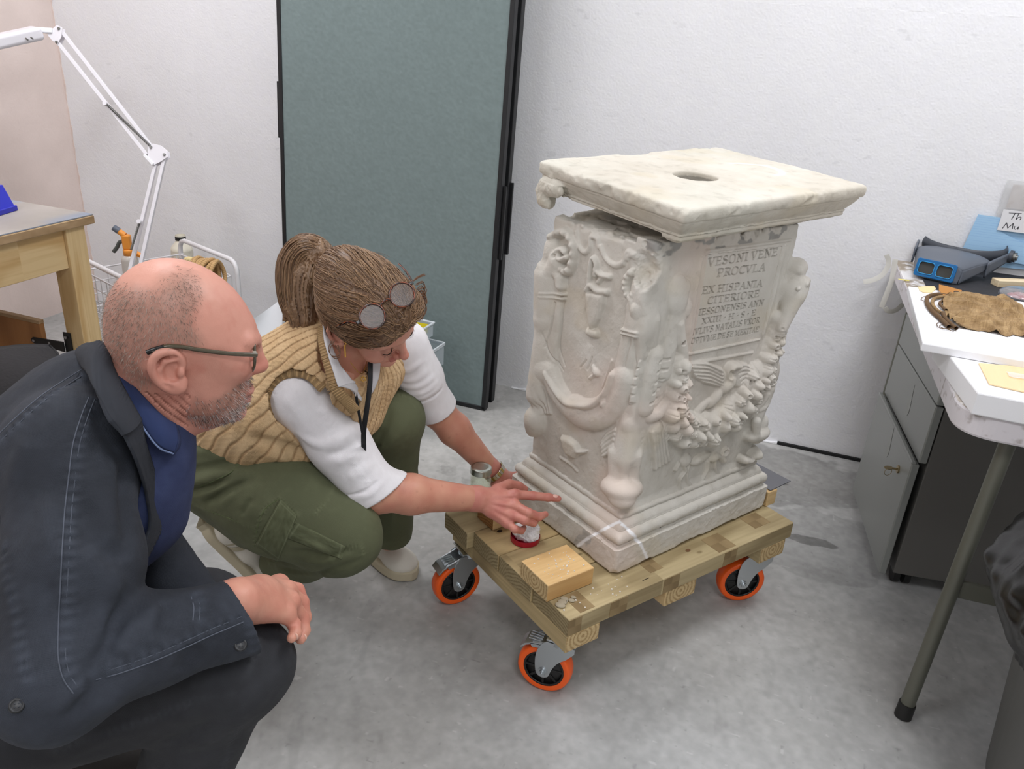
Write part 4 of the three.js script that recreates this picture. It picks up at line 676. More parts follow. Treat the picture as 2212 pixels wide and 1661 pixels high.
{
  const c = deckPt(.775, .2948, .17); single('steel_plate', bx(.09, .003, .16, 0, .0016, 0, .0008), mat(0x77777b, { metalness: .6, roughness: .45 }), 'thin grey steel plate whose corner sticks out behind the altar plinth', 'plate', [c.x, c.y, c.z], DA + .06);
  const chips = []; const r = rng(77); for (let i = 0; i < 60; i++) { const on = i < 42, a = on ? .01 + r() * .1 : -.005 + r() * .2, b = on ? .075 + r() * .085 : .01 + r() * .05, q = deckPt(a, on ? .2952 : .251, b), g = new THREE.IcosahedronGeometry(.0008 + r() * .0018, 0); g.translate(q.x, q.y, q.z); chips.push(g); }
  const ch = single('stone_chips', chips, mat(0xe8e2d8, { roughness: .8 }), 'white stone chips scattered over the fresh timber block and dolly corner', 'chips'); stuff(ch);
  const m = single('mortar_crumb', merge([0, 1, 2, 3, 4].map((i) => { const q = deckPt(.012 + .01 * i, .2525, .045 + .006 * (i % 3)); const g = new THREE.IcosahedronGeometry(.009 - i * .001, 1).scale(1.3, .4, 1); return g.translate(q.x, q.y, q.z); })), mat(0xa59a84, { roughness: .9 }), 'small grey-brown mortar splash on the front corner of the dolly', 'mortar');
}
{ // jar, red lid with cotton wool
  const q = deckPt(.058, .2504, .442), t = thing('glass_jar', 'small empty glass jar with a silver screw lid beside the brown timber block', 'jar', [q.x, q.y, q.z]);
  part('jar_glass', lathe([[0, 0], [.022, 0], [.0255, .003], [.0268, .088], [.0245, .098], [.0225, .102], [.0225, .116], [.021, .116], [.021, .101], [.0243, .087], [.0238, .005], [0, .004]], 44), pmat(0xfbfdf8, { roughness: .03, transmission: .96, thickness: 0, ior: 1.48 }), t);
  part('jar_lid', lathe([[0, 0.1215], [0.0159, 0.1215], [0.0175, 0.1225], [0.0196, 0.1225], [0.0207, 0.1215], [0.0238, 0.1215], [0.0257, 0.1200], [0.0263, 0.1170], [0.0263, 0.1080], [0.0270, 0.1065], [0.0263, 0.1055], [0.0249, 0.1055], [0.0249, 0.1180], [0, 0.1190]], 44), mat(0xb9bdb4, { metalness: 1, roughness: .3 }), t, 'silver screw lid');
  const c = deckPt(.084, .2504, .277), l = thing('red_lid', 'upturned red plastic lid holding cotton wool on the dolly', 'lid', [c.x, c.y, c.z]);
  part('lid_dish', lathe([[0, 0], [.033, 0], [.0352, .0015], [.0355, .014], [.034, .0145], [.0335, .003], [0, .0025]], 48), mat(0xb00c2c, { roughness: .35 }), l);
  const F = new Field(.012), r = rng(3); for (let i = 0; i < 16; i++) { const a = i * 2.4, R = .02 * sqrt(r()); F.ball(v3(R * cos(a), .012 + r() * .014, R * sin(a)), .008 + r() * .006); } F.ball(v3(.022, .034, -.008), .008); F.ball(v3(.012, .03, -.006), .011);
  F.disp = (x, y, z) => .006 * (fbm(x * 160, y * 160, z * 160, 3) - .5); F.dispMax = .003;
  const wl = F.mesh(.0016); tag(part('cotton_wool', wl, mat(0xf6f4f5, { roughness: 1 }), scene), 'tuft of white cotton wool heaped in the red lid', 'cotton wool').position.set(c.x, c.y + .001, c.z);
}
// ---------------------------------------------------------------- the carved altar
const AA = DA + 2.7 * PI / 180, AO = deckPt(.175, .2535, .06), AU = v3(cos(AA), 0, -sin(AA)), AN = v3(sin(AA), 0, cos(AA)), AW = .546, AD = .392, AH = .75;
const toAltar = (q) => { const d = q.clone().sub(AO); return v3(d.dot(AU), d.y, d.dot(AN)); };
const rayTo = (px, py, n, off) => { const a = P(px, py, 1).sub(CAM), t = (off - CAM.clone().sub(AO).dot(n)) / a.dot(n); return toAltar(CAM.clone().addScaledVector(a, t)); };
const FZ = -.042, LX = .034;   // shaft planes
const PF = (px, py) => { const q = rayTo(px, py, AN, FZ); return [q.x, q.y]; };        // front face: x, y
const PL = (px, py) => { const q = rayTo(px, py, AU, LX); return [-q.z, q.y]; };       // left face: depth from the front, y
const c5 = ([x, y]) => [1100 + x / 2.765, 320 + y / 2.765], c6 = ([x, y]) => [1100 + x / 3.16, 760 + y / 3.16];
class Relief {
  constructor(w, h, y0, res = .00125) { this.w = w; this.h = h; this.y0 = y0; this.r = res; this.nx = Math.ceil(w / res) + 1; this.ny = Math.ceil(h / res) + 1; this.d = new Float32Array(this.nx * this.ny); }
  paint(x0, x1, y0, y1, f) { const r = this.r, i0 = max(0, floor(x0 / r)), i1 = min(this.nx - 1, Math.ceil(x1 / r)), j0 = max(0, floor((y0 - this.y0) / r)), j1 = min(this.ny - 1, Math.ceil((y1 - this.y0) / r)); for (let j = j0; j <= j1; j++) for (let i = i0; i <= i1; i++) { const k = i + j * this.nx; this.d[k] = f(i * r, this.y0 + j * r, this.d[k]); } }
  line(pts, w, h, o = {}) {   // rounded ridge (h > 0) or groove (h < 0) along points
    const q = o.raw ? pts : new THREE.CatmullRomCurve3(pts.map(([x, y]) => v3(x, y, 0)), false, 'centripetal').getPoints(pts.length * 5).map((p) => [p.x, p.y]);
    const wA = o.w2 ?? w, m = max(w, wA) * 1.1, xs = q.map((p) => p[0]), ys = q.map((p) => p[1]), N = q.length - 1;
    this.paint(min(...xs) - m, max(...xs) + m, min(...ys) - m, max(...ys) + m, (x, y, c) => {
      let best = 1e9, t = 0; for (let i = 0; i < N; i++) { const [ax, ay] = q[i], [bx_, by] = q[i + 1], dx = bx_ - ax, dy = by - ay, l = dx * dx + dy * dy || 1e-12, s = clamp(((x - ax) * dx + (y - ay) * dy) / l), d = hypot(x - ax - dx * s, y - ay - dy * s); if (d < best) { best = d; t = (i + s) / N; } }
      const W = lerp(w, wA, t), e = best / W; if (e >= 1) return c; const p = (o.flat ? min(1, (1 - e) * 3) : sqrt(1 - e * e)) * h; const v = o.bump ? p * (1 + o.bump * sin(t * o.n)) : p;
      return h < 0 ? c + p * (o.flat ? 1 : 1) : max(c, smax(c, v + (o.base ?? 0) * (1 - e)));
    }); return this;
  }
  blob(c, rx_, ry_, a, h, o = {}) { const ca = cos(a), sa = sin(a), m = max(rx_, ry_); this.paint(c[0] - m, c[0] + m, c[1] - m, c[1] + m, (x, y, v) => { const dx = x - c[0], dy = y - c[1], X = (dx * ca + dy * sa) / rx_, Y = (-dx * sa + dy * ca) / ry_, e = X * X + Y * Y; if (e >= 1) return v; const p = sqrt(1 - e) * h; return h < 0 ? v + p : o.add ? v + p : smax(v, p); }); return this; }
  poly(pts, h, bev = .006, fn) { const xs = pts.map((p) => p[0]), ys = pts.map((p) => p[1]); this.paint(min(...xs), max(...xs), min(...ys), max(...ys), (x, y, v) => { let inside = false, d = 1e9; for (let i = 0, j = pts.length - 1; i < pts.length; j = i++) { const [ax, ay] = pts[i], [bx_, by] = pts[j]; if ((ay > y) !== (by > y) && x < (bx_ - ax) * (y - ay) / (by - ay) + ax) inside = !inside; const dx = bx_ - ax, dy = by - ay, s = clamp(((x - ax) * dx + (y - ay) * dy) / (dx * dx + dy * dy)); d = min(d, hypot(x - ax - dx * s, y - ay - dy * s)); } if (!inside) return v; const e = min(1, d / bev), p = h * sqrt(1 - (1 - e) * (1 - e)) * (fn ? fn(x, y) : 1); return h < 0 ? min(v, p) : smax(v, p); }); return this; }
  at(x, y) { const u = clamp(x / this.r, 0, this.nx - 1.001), v = clamp((y - this.y0) / this.r, 0, this.ny - 1.001), i = floor(u), j = floor(v), a = u - i, b = v - j, k = i + j * this.nx, d = this.d; return lerp(lerp(d[k], d[k + 1], a), lerp(d[k + this.nx], d[k + this.nx + 1], a), b); }
  blur(n = 1) { for (let q = 0; q < n; q++) { const s = this.d, o = new Float32Array(s.length), nx = this.nx; for (let j = 1; j < this.ny - 1; j++) for (let i = 1; i < nx - 1; i++) { const k = i + j * nx; o[k] = (s[k] * 4 + (s[k - 1] + s[k + 1] + s[k - nx] + s[k + nx]) * 2 + s[k - 1 - nx] + s[k + 1 - nx] + s[k - 1 + nx] + s[k + 1 + nx]) / 16; } this.d = o; } return this; }
}
const smax = (a, b, k = .003) => -smin(-a, -b, k);
const RF = new Relief(AW, .68, .11), RL = new Relief(AD, .68, .11);
const F5 = (l) => l.map((p) => PF(...c5(p))), F6 = (l) => l.map((p) => PF(...c6(p))), L5 = (l) => l.map((p) => PL(...c5(p))), L6 = (l) => l.map((p) => PL(...c6(p)));
{ // front face
  // torch-like strip and wing along the near corner
  RF.line(F5([[1040, 840], [1000, 1000], [960, 1180], [930, 1340]]), .022, .010);
  RF.line(F6([[1000, 30], [960, 200], [935, 380]]), .022, .014);
  for (const y of [60, 130, 200, 270, 340]) RF.line(F6([[935 + (340 - y) * .25, y], [1010 + (340 - y) * .25, y - 18]]), .003, -.004);
  RF.blob(PF(...c5([1010, 890])), .03, .05, .2, .014); RF.blob(PF(...c5([1060, 960])), .016, .022, 0, .010); RF.blob(PF(...c5([1010, 1040])), .022, .03, .3, .012);
  RF.line(F5([[1010, 1050], [1020, 1130], [1030, 1200], [1035, 1290]]), .014, .016);
  // panel mouldings
  RF.line(F5([[1180, 618], [1440, 585], [1690, 549]]), .004, .0045, { raw: 1 }); RF.line(F5([[1690, 549], [1640, 780], [1545, 1150]]), .004, .0045, { raw: 1 }); RF.line(F5([[1655, 590], [1600, 830], [1520, 1120]]), .003, .0035, { raw: 1 });
  RF.line(F5([[1160, 660], [1115, 900], [1065, 1200]]), .003, .0035, { raw: 1 }); RF.line(F5([[1070, 1232], [1280, 1190], [1500, 1140]]), .004, .004, { raw: 1 }); RF.line(F5([[1062, 1290], [1280, 1255], [1455, 1222]]), .004, .004, { raw: 1 });
  RF.line(F5([[1180, 634], [1300, 640], [1340, 610]]), .003, .003);
  // ram head at the upper right: muzzle
  RF.blob(PF(...c5([1690, 800])), .026, .05, .15, .02); RF.blob(PF(...c5([1650, 940])), .02, .03, .2, .02); RF.line(F5([[1690, 720], [1750, 700], [1800, 740]]), .012, .03); RF.blob(PF(...c5([1745, 760])), .017, .02, 0, .04); RF.blob(PF(...c5([1660, 830])), .012, .02, .1, .012);
  // garland of fruit
  const path = new THREE.CatmullRomCurve3([[1612, 1010], [1590, 1090], [1570, 1170], [1545, 1260], [1510, 1340]].map((p) => c5(p)).concat([[1655, 180], [1620, 250], [1560, 350], [1470, 440], [1380, 500], [1270, 530], [1180, 520], [1120, 440], [1120, 350], [1140, 250], [1140, 150], [1160, 60]].map(c6)).map(([x, y]) => { const q = PF(x, y); return v3(q[0], q[1], 0); }), false, 'centripetal');
  const r = rng(12), N = 28;
  for (let i = 0; i <= N; i++) { const t = i / N, q = path.getPoint(t), tg = path.getTangent(t), nx = -tg.y, ny = tg.x, big = .35 + .75 * sin(PI * clamp(t * 1.05)); RF.blob([q.x, q.y], .034 * big + .012, .034 * big + .012, 0, .012 + .014 * big);
    for (let k = -1; k <= 1; k++) { if (r() < .12) continue; const o = k * .024 * big + (r() - .5) * .010, s2 = (r() - .5) * .014, c = [q.x + nx * o + tg.x * s2, q.y + ny * o + tg.y * s2], R = .0105 + r() * .008, hgt = .024 + .024 * big - abs(k) * .007 + (r() - .5) * .012, kind = r(); RF.blob(c, R * (1 + .35 * r()), R, r() * 3, hgt);
      if (kind < .3) RF.blob([c[0] + (r() - .5) * .006, c[1] + (r() - .5) * .006], .0032, .0032, 0, -.022); else if (kind < .55) { const a = r() * 6; for (const s3 of [0, 1.05, 2.1]) RF.line([[c[0] - cos(a + s3) * R * .8, c[1] - sin(a + s3) * R * .8], [c[0] + cos(a + s3) * R * .8, c[1] + sin(a + s3) * R * .8]], .0018, -.004, { raw: 1 }); } } }
  for (let i = 0; i < 34; i++) { const t = .04 + r() * .92, q = path.getPoint(t), tg = path.getTangent(t), o = (r() - .5) * .05, c = [q.x - tg.y * o, q.y + tg.x * o]; RF.blob(c, .0042 + r() * .002, .003, r() * 3, -.016); }
  for (let i = 0; i < 18; i++) { const t = .06 + r() * .88, q = path.getPoint(t), tg = path.getTangent(t), s = r() < .5 ? -1 : 1, o = s * (.028 + r() * .012), c = [q.x - tg.y * o, q.y + tg.x * o], a = atan2(tg.x * s, -tg.y * s) + (r() - .5) * 2; RF.blob(c, .016, .009, a, .013); RF.line([[c[0] - cos(a) * .012, c[1] - sin(a) * .012], [c[0] + cos(a) * .014, c[1] + sin(a) * .014]], .0016, -.003, { raw: 1 }); }
  RF.blob(PF(1468.5, 737.5), .0042, .0042, 0, -.03);
  for (const [x, y] of [[1020, 1155], [1550, 1190], [1560, 1115]]) RF.blob(PF(...c5([x, y])), .0036, .0036, 0, -.022);
  // bird: wings, body, tail
  RF.poly(F6([[1222, 78], [1330, 62], [1450, 110], [1478, 170], [1440, 240], [1330, 215], [1250, 170]]), .010, .006);
  for (let k = 0; k < 5; k++) RF.line(F6([[1225 + k * 14, 88 + k * 24], [1340 + k * 6, 92 + k * 26], [1440, 140 + k * 22]]), .0022, -.004);
  RF.blob(PF(...c6([1480, 210])), .03, .018, .75, .022); RF.blob(PF(...c6([1400, 310])), .034, .014, .75, .014); RF.line(F6([[1360, 340], [1310, 385], [1285, 415]]), .010, .008, { w2: .013 });
  RF.line(F6([[1490, 190], [1480, 130], [1500, 95], [1545, 90]]), .010, .022); RF.poly(F6([[1500, 110], [1560, 60], [1620, 80], [1640, 110], [1600, 190], [1560, 250], [1520, 230]]), .013, .007);
  for (let k = 0; k < 4; k++) RF.line(F6([[1535 + k * 8, 110 + k * 28], [1590, 95 + k * 26], [1632, 110 + k * 24]]), .002, -.004);
  RF.blob(PF(...c6([1480, 140])), .006, .012, .2, -.012);
  // horned goat below the garland
  RF.blob(PF(...c6([1200, 740])), .019, .016, .1, .013); RF.blob(PF(...c6([1300, 725])), .036, .012, .12, .012); RF.blob(PF(...c6([1390, 715])), .017, .013, .1, .013); RF.blob(PF(...c6([1455, 735])), .014, .008, -.5, .012); RF.line(F6([[1410, 705], [1450, 725]]), .008, .011); RF.line(F6([[1445, 710], [1455, 670], [1480, 652]]), .003, .008); RF.line(F6([[1470, 705], [1490, 680], [1492, 660]]), .003, .008);
  for (const l of [[[1180, 760], [1195, 810], [1160, 860], [1155, 940]], [[1215, 770], [1205, 830], [1210, 880], [1225, 905]], [[1350, 745], [1345, 800], [1320, 850], [1300, 905]], [[1395, 740], [1400, 790], [1430, 830], [1460, 815]], [[1130, 800], [1150, 760]]]) RF.line(F6(l), .0052, .0085);
  RF.line(F6([[1150, 950], [1240, 930], [1330, 905]]), .003, .004);
  // feathers of the corner birds on this face
  for (let k = 0; k < 5; k++) RF.line(F6([[965 + k * 20, 540 - k * 12], [985 + k * 20, 660], [990 + k * 22, 785 - k * 14]]), .0065, .011);
  RF.line(F6([[960, 440], [1010, 420], [1060, 360]]), .015, .014); RF.blob(PF(...c6([1000, 520])), .02, .018, .3, .012);
  for (let k = 0; k < 3; k++) RF.line(F6([[1780 - k * 40, 270 + k * 12], [1740 - k * 40, 345 + k * 10], [1690 - k * 20, 390 + k * 8]]), .006, .009);
  RF.blob(PF(...c6([1845, 200])), .014, .034, .1, .024); RF.line(F6([[1840, 340], [1790, 440], [1720, 520], [1660, 590]]), .016, .022, { w2: .012 }); for (let k = 0; k < 4; k++) RF.line(F6([[1790 - k * 22, 470 + k * 20], [1740 - k * 20, 560 + k * 16], [1690 - k * 10, 620 + k * 8]]), .003, -.005);
  RF.blob(PF(...c6([1690, 670])), .046, .02, .12, .034); RF.line(F6([[1570, 720], [1660, 735], [1760, 700], [1800, 640]]), .012, .03);
  RF.blur(1);
}
{ // left face
  const torch = (l, w) => { RL.line(L5(l), w, .012, { w2: w * 1.15 }); };
  torch([[300, 790], [285, 900], [265, 1080], [250, 1250], [255, 1390]], .021); torch([[745, 960], [730, 1080], [700, 1230], [665, 1380]], .021);
  for (const [a, b] of [[[245, 858], [335, 872]], [[240, 880], [330, 898]], [[690, 1078], [785, 1100]], [[688, 1100], [780, 1122]]]) RL.line(L5([a, b]), .0042, .017, { raw: 1 });
  for (const l of [[[290, 920], [270, 1060], [240, 1180]], [[320, 910], [310, 1060], [300, 1200], [330, 1300]], [[230, 1090], [260, 1220], [320, 1330]], [[740, 1140], [715, 1250], [690, 1360]], [[760, 1130], [750, 1240], [760, 1330]]]) RL.line(L5(l), .002, -.0045);
  // ram heads with curled horns
  RL.blob(PL(...c5([250, 620])), .03, .04, .2, .024); RL.blob(PL(...c5([290, 680])), .022, .035, -.1, .026); RL.line(L5([[300, 720], [315, 770], [320, 820]]), .016, .022, { w2: .013 });
  RL.line(L5([[250, 530], [330, 500], [385, 560], [390, 660], [355, 735], [320, 720]]), .010, .018, { bump: .12, n: 60 }); RL.line(L5([[350, 620], [330, 600], [300, 620], [320, 660], [360, 650]]), .008, .02); RL.blob(PL(...c5([225, 680])), .017, .009, .6, .024); RL.blob(PL(...c5([300, 640])), .006, .005, .4, -.008);
  RL.blob(PL(...c5([800, 860])), .034, .05, 0, .016); RL.line(L5([[770, 720], [715, 760], [700, 830], [725, 890], [760, 860]]), .009, .014, { bump: .12, n: 50 }); RL.line(L5([[740, 900], [760, 980], [770, 990], [790, 950]]), .012, .015); RL.blob(PL(...c5([770, 960])), .014, .02, .2, .02);
  // ribbons
  for (const l of [[[395, 500], [410, 580], [450, 625], [480, 590], [482, 535], [520, 540], [530, 590]], [[540, 590], [570, 660], [630, 700], [680, 680], [705, 620], [745, 640]], [[600, 690], [640, 705], [680, 690]], [[700, 660], [720, 640], [760, 660]]]) RL.line(L5(l), .006, .006);
  // jug
  RL.poly(L5([[462, 850], [580, 868], [575, 930], [545, 1020], [505, 1085], [485, 1080], [468, 980]]), .013, .012); RL.line(L5([[470, 845], [490, 820], [530, 850], [585, 860]]), .008, .013); RL.line(L5([[478, 1098], [520, 1108]]), .010, .011); RL.line(L5([[490, 1080], [500, 1100]]), .006, .009); RL.line(L5([[480, 840], [485, 720], [500, 655], [520, 690], [515, 760]]), .0055, .011); RL.line(L5([[515, 720], [545, 755], [600, 770]]), .006, .010); RL.line(L5([[530, 800], [560, 770], [595, 765]]), .005, .008);
  // garland
  RL.line(L6([[285, 130], [330, 250], [420, 380], [520, 440], [640, 430], [735, 330], [790, 180]]), .03, .022, { w2: .03 }); RL.line(L6([[290, 140], [350, 250], [430, 340], [510, 355], [600, 350], [690, 270], [740, 150]]), .012, .027); RL.blob(PL(...c6([480, 400])), .05, .035, 0, .024); RL.blob(PL(...c6([685, 340])), .014, .02, .4, .026);
  RL.blob(PL(...c6([590, 140])), .013, .009, .3, .008); RL.line(L6([[550, 180], [590, 140], [570, 100]]), .004, .006);
  RL.line(L6([[520, 60], [480, 110]]), .0025, -.003); RL.line(L6([[560, 40], [530, 120]]), .0025, -.003);
  // feathers, birds, pedestal lumps
  for (let k = 0; k < 5; k++) RL.line(L6([[165 + k * 24, 215 + k * 4], [195 + k * 20, 330], [225 + k * 15, 415]]), .005, .007);
  RL.blob(PL(...c6([110, 500])), .04, .03, -.5, .03); RL.blob(PL(...c6([170, 520])), .034, .022, -.5, .024);
  RL.poly(L6([[360, 570], [420, 580], [470, 620], [490, 660], [545, 670], [530, 690], [480, 700], [450, 725], [400, 700], [375, 640]]), .014, .010); RL.line(L6([[350, 720], [410, 760], [465, 812]]), .004, .004);
  for (let k = 0; k < 5; k++) RL.line(L6([[735 - k * 4, 525 + k * 34], [680 - k * 3, 560 + k * 34], [640 + k * 2, 610 + k * 24]]), .005, .009);
  RL.poly(L6([[880, 60], [960, 60], [940, 220], [880, 360], [820, 360], [850, 200]]), .010, .008); for (let k = 0; k < 5; k++) RL.line(L6([[870 - k * 8, 110 + k * 60], [940 - k * 6, 130 + k * 60]]), .0025, -.005);
  RL.line(L6([[800, 60], [840, 175]]), .003, .006); RL.line(L6([[700, 60], [640, 240]]), .003, .005);
  RL.blur(1);
}
const altarField = new Field(.006);
{
  const inset = (y) => { // moulded profile of the foot, then the shaft
    if (y < .064) return .001; if (y < .071) return .010; if (y < .1) { const t = (y - .0855) / .0145; return .004 + .012 * (1 - sqrt(max(0, 1 - t * t))); } if (y < .104) return .017;
    if (y < .122) { const t = (y - .104) / .018; return .018 + .013 * t * t; } if (y < .134) { const t = (y - .128) / .006; return .0285 + .005 * (1 - sqrt(max(0, 1 - t * t * .8))); } return .034 + .006 * (y - .134);
  };
  const T = .744;
  const f = (x, y, z) => {
    const n1 = fbm(x * 70, y * 70, z * 70, 3) - .5, n2 = fbm(x * 16 + 5, y * 16, z * 16, 3) - .5, ins = inset(y + n1 * .003), sh = y > .128 ? sstep(.128, .15, y) : 0;
    const front = z + ins + .008 * sh - (sh > 0 ? sh * RF.at(x, y) : 0), left = -x + ins - (sh > 0 ? sh * RL.at(-z, y) : 0), right = x - AW + ins + .002 * sh, back = -z - AD + ins;
    const top = y - T - .006 * n2 + (x < .2 && z < -.1 ? .012 * sstep(.2, .05, x) : 0), bot = -y + .003 * sstep(.5, .7, fbm(x * 20, 3, z * 20, 2));
    let d = smax(smax(smax(front, left, .010), smax(right, back, .01), .008), max(top, bot), .006);
    d -= .0022 * n1 + .0035 * n2 * sh;
    // chipped spots
    const chip = hypot(x - .0, (y - .0), z + .0) ; d = -smin(-d, chip - .012, .006);
    const c2 = hypot((x - .03) * 1.3, y - .69, (z + .06)) - .035 + .016 * n1; d = -smin(-d, c2, .012);
    const e = fbm(x * 26, y * 26, z * 26, 3); if (y > T - .03) d += .01 * sstep(.55, .75, e) * sstep(T - .03, T - .005, y);
    return d * .62;
  };
  altarField.ps.push({ f, k: .006, op: 1 }); altarField.lo = [-.015, -.004, -AD - .002]; altarField.hi = [AW + .012, T + .006, .014];
  const A = (x, y, z) => v3(x, y, z), add = (p, k = .012) => altarField.add(p, k);
  // near corner: perched bird on a rounded pedestal
  const cx = .034, cz = -.05;
  add(ell(A(cx + .002, .198, cz + .006), [.042, .022, .040]), .012); add(ell(A(cx - .006, .178, cz + .014), [.03, .02, .032]), .012); add(ell(A(cx - .016, .196, cz - .014), [.022, .02, .022]), .01); add(ell(A(cx + .03, .19, cz + .016), [.02, .017, .018]), .01);
  add(cone(A(cx + .010, .215, cz - .004), A(cx + .014, .265, cz - .010), .014, .02), .01); add(cone(A(cx + .012, .265, cz - .010), A(cx + .012, .335, cz - .014), .027, .02), .012); add(ell(A(cx + .004, .35, cz - .008), [.014, .018, .014]), .008);
  add(cone(A(cx - .006, .215, cz - .018), A(cx - .002, .272, cz - .026), .011, .016), .008); add(cone(A(cx + .03, .215, cz + .008), A(cx + .03, .27, cz + .004), .011, .016), .008);
  add(cone(A(cx + .014, .33, cz - .014), A(cx + .020, .46, cz - .02), .010, .012), .014); add(cone(A(cx + .020, .46, cz - .02), A(cx + .018, .53, cz - .016), .012, .014), .014);
  add(ell(A(cx + .014, .575, cz - .010), [.024, .04, .024]), .016); add(cone(A(cx + .002, .56, cz - .004), A(cx + .012, .51, cz), .010, .007), .008); add(cone(A(cx + .028, .585, cz + .006), A(cx + .036, .53, cz + .002), .010, .007), .008);
  // far front corner: ram head with horns, bird and pedestal
  const rx_ = AW - .05, rz_ = -.055;
  add(ell(A(rx_ + .018, .588, rz_ + .02), [.034, .045, .034]), .012); add(cone(A(rx_ + .012, .575, rz_ + .03), A(rx_ - .014, .505, rz_ + .034), .024, .014), .008); add(ell(A(rx_ + .026, .64, rz_ + .012), [.026, .022, .026]), .012);
  const hc = [rx_ + .036, .59, rz_ + .034]; for (let i = 0; i < 9; i++) { const a0 = 2.4 - i * .62, a1 = a0 - .62, R0 = .027 - i * .0016, R1 = .0255 - i * .0016; add(cone(A(hc[0] + R0 * cos(a0) * .7, hc[1] + R0 * sin(a0), hc[2] + .006 - R0 * cos(a0) * .3), A(hc[0] + R1 * cos(a1) * .7, hc[1] + R1 * sin(a1), hc[2] + .006 - R1 * cos(a1) * .3), .0085 - i * .0004, .008 - i * .0004), .003); }
  altarField.cut(ell(A(rx_ - .004, .60, rz_ + .052), [.008, .006, .006]), .004); add(ell(A(rx_ - .003, .601, rz_ + .047), [.006, .005, .005]), .003); altarField.cut(ell(A(rx_ - .026, .505, rz_ + .044), [.006, .003, .004]), .003);
  add(cone(A(rx_ + .03, .56, rz_ + .0), A(rx_ + .01, .49, rz_ + .0), .03, .017), .016); add(ell(A(rx_ + .026, .37, rz_ + .010), [.016, .04, .016]), .01); add(cone(A(rx_ + .018, .33, rz_ + .012), A(rx_ - .01, .245, rz_ + .014), .016, .014), .012);
  add(ell(A(rx_ - .004, .215, rz_ + .02), [.045, .018, .026]), .01); add(ell(A(rx_ + .012, .238, rz_ + .008), [.028, .024, .024]), .01); add(cone(A(rx_ - .024, .222, rz_ + .034), A(rx_ - .03, .26, rz_ + .03), .009, .012), .006);
  // far left corner
  add(ell(A(.026, .235, -.345), [.028, .036, .028]), .012); add(cone(A(.026, .6, -.35), A(.024, .5, -.35), .028, .02), .02); add(cone(A(.028, .48, -.35), A(.026, .3, -.35), .016, .024), .02);
}
const stoneC = (r, g, b) => new THREE.Color().setRGB(r / 255, g / 255, b / 255, THREE.SRGBColorSpace);
const stoneBump = tex(256, 256, (u, v) => 128 + (fbm(u * 40, v * 40, 4, 4) - .5) * 150 - (vn(u * 60, v * 60, 7) > .93 ? 60 : 0), false);
const stoneM = mat(0xffffff, { vertexColors: true, roughness: .72, bumpMap: rep(stoneBump, 9), bumpScale: .0006 });
const crackLine = lineDist([[450, 1345], [560, 1262], [650, 1210], [755, 1152]].map((p) => { const q = rayTo(...c6(p), AU, .01); q.x = 0; return q; })), crackLine2 = lineDist([[755, 1152], [820, 1215], [880, 1300], [945, 1432]].map((p) => { const q = rayTo(...c6(p), AN, -.008); q.z = 0; return q; }));
const colA = stoneC(214, 210, 201), colB = stoneC(190, 184, 172), colP = stoneC(216, 194, 180), colW = stoneC(244, 242, 242), colG = stoneC(150, 148, 144), colY = stoneC(206, 192, 164);
const stoneColor = (x, y, z, nx = 0, ny = 0, nz = 1) => {
  const a = fbm(x * 7, y * 7, z * 7, 3), b = fbm(x * 45 + 3, y * 45, z * 45, 3), pk = sstep(.5, .68, fbm(x * 5 + 30, y * 5, z * 5, 2)), c = colA.clone().lerp(colB, clamp(.35 + (a - .5) * 1.3 + (b - .5) * .7));
  c.lerp(colP, pk * .45 * (x < .2 ? 1.2 : .3)); c.lerp(colY, .28 * sstep(.56, .7, fbm(x * 9, y * 9 + 8, z * 9, 3)));
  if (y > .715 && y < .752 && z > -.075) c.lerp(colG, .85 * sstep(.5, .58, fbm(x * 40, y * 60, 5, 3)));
  if (y < .06 && x < .03 && z < -.085 && z > -.115 - (.06 - y) * .5) c.lerp(colG, .6 * sstep(.3, .45, fbm(1, y * 40, z * 40, 3)));
  if (y < .145 && x < .2 && z > -.2) { const lf = -nx > nz, d1 = lf ? crackLine(0, y, z)[0] : 9, d2 = lf ? 9 : crackLine2(x, y, 0)[0], n = .35 + 1.3 * fbm(x * 120, y * 120, z * 120, 2); const w = max(sstep(.0046 * n, .002 * n, d1), sstep(.0052 * n, .0022 * n, d2)); c.lerp(colW, w); }
  if (b > .72) c.multiplyScalar(.93);
  return [c.r, c.g, c.b];
};
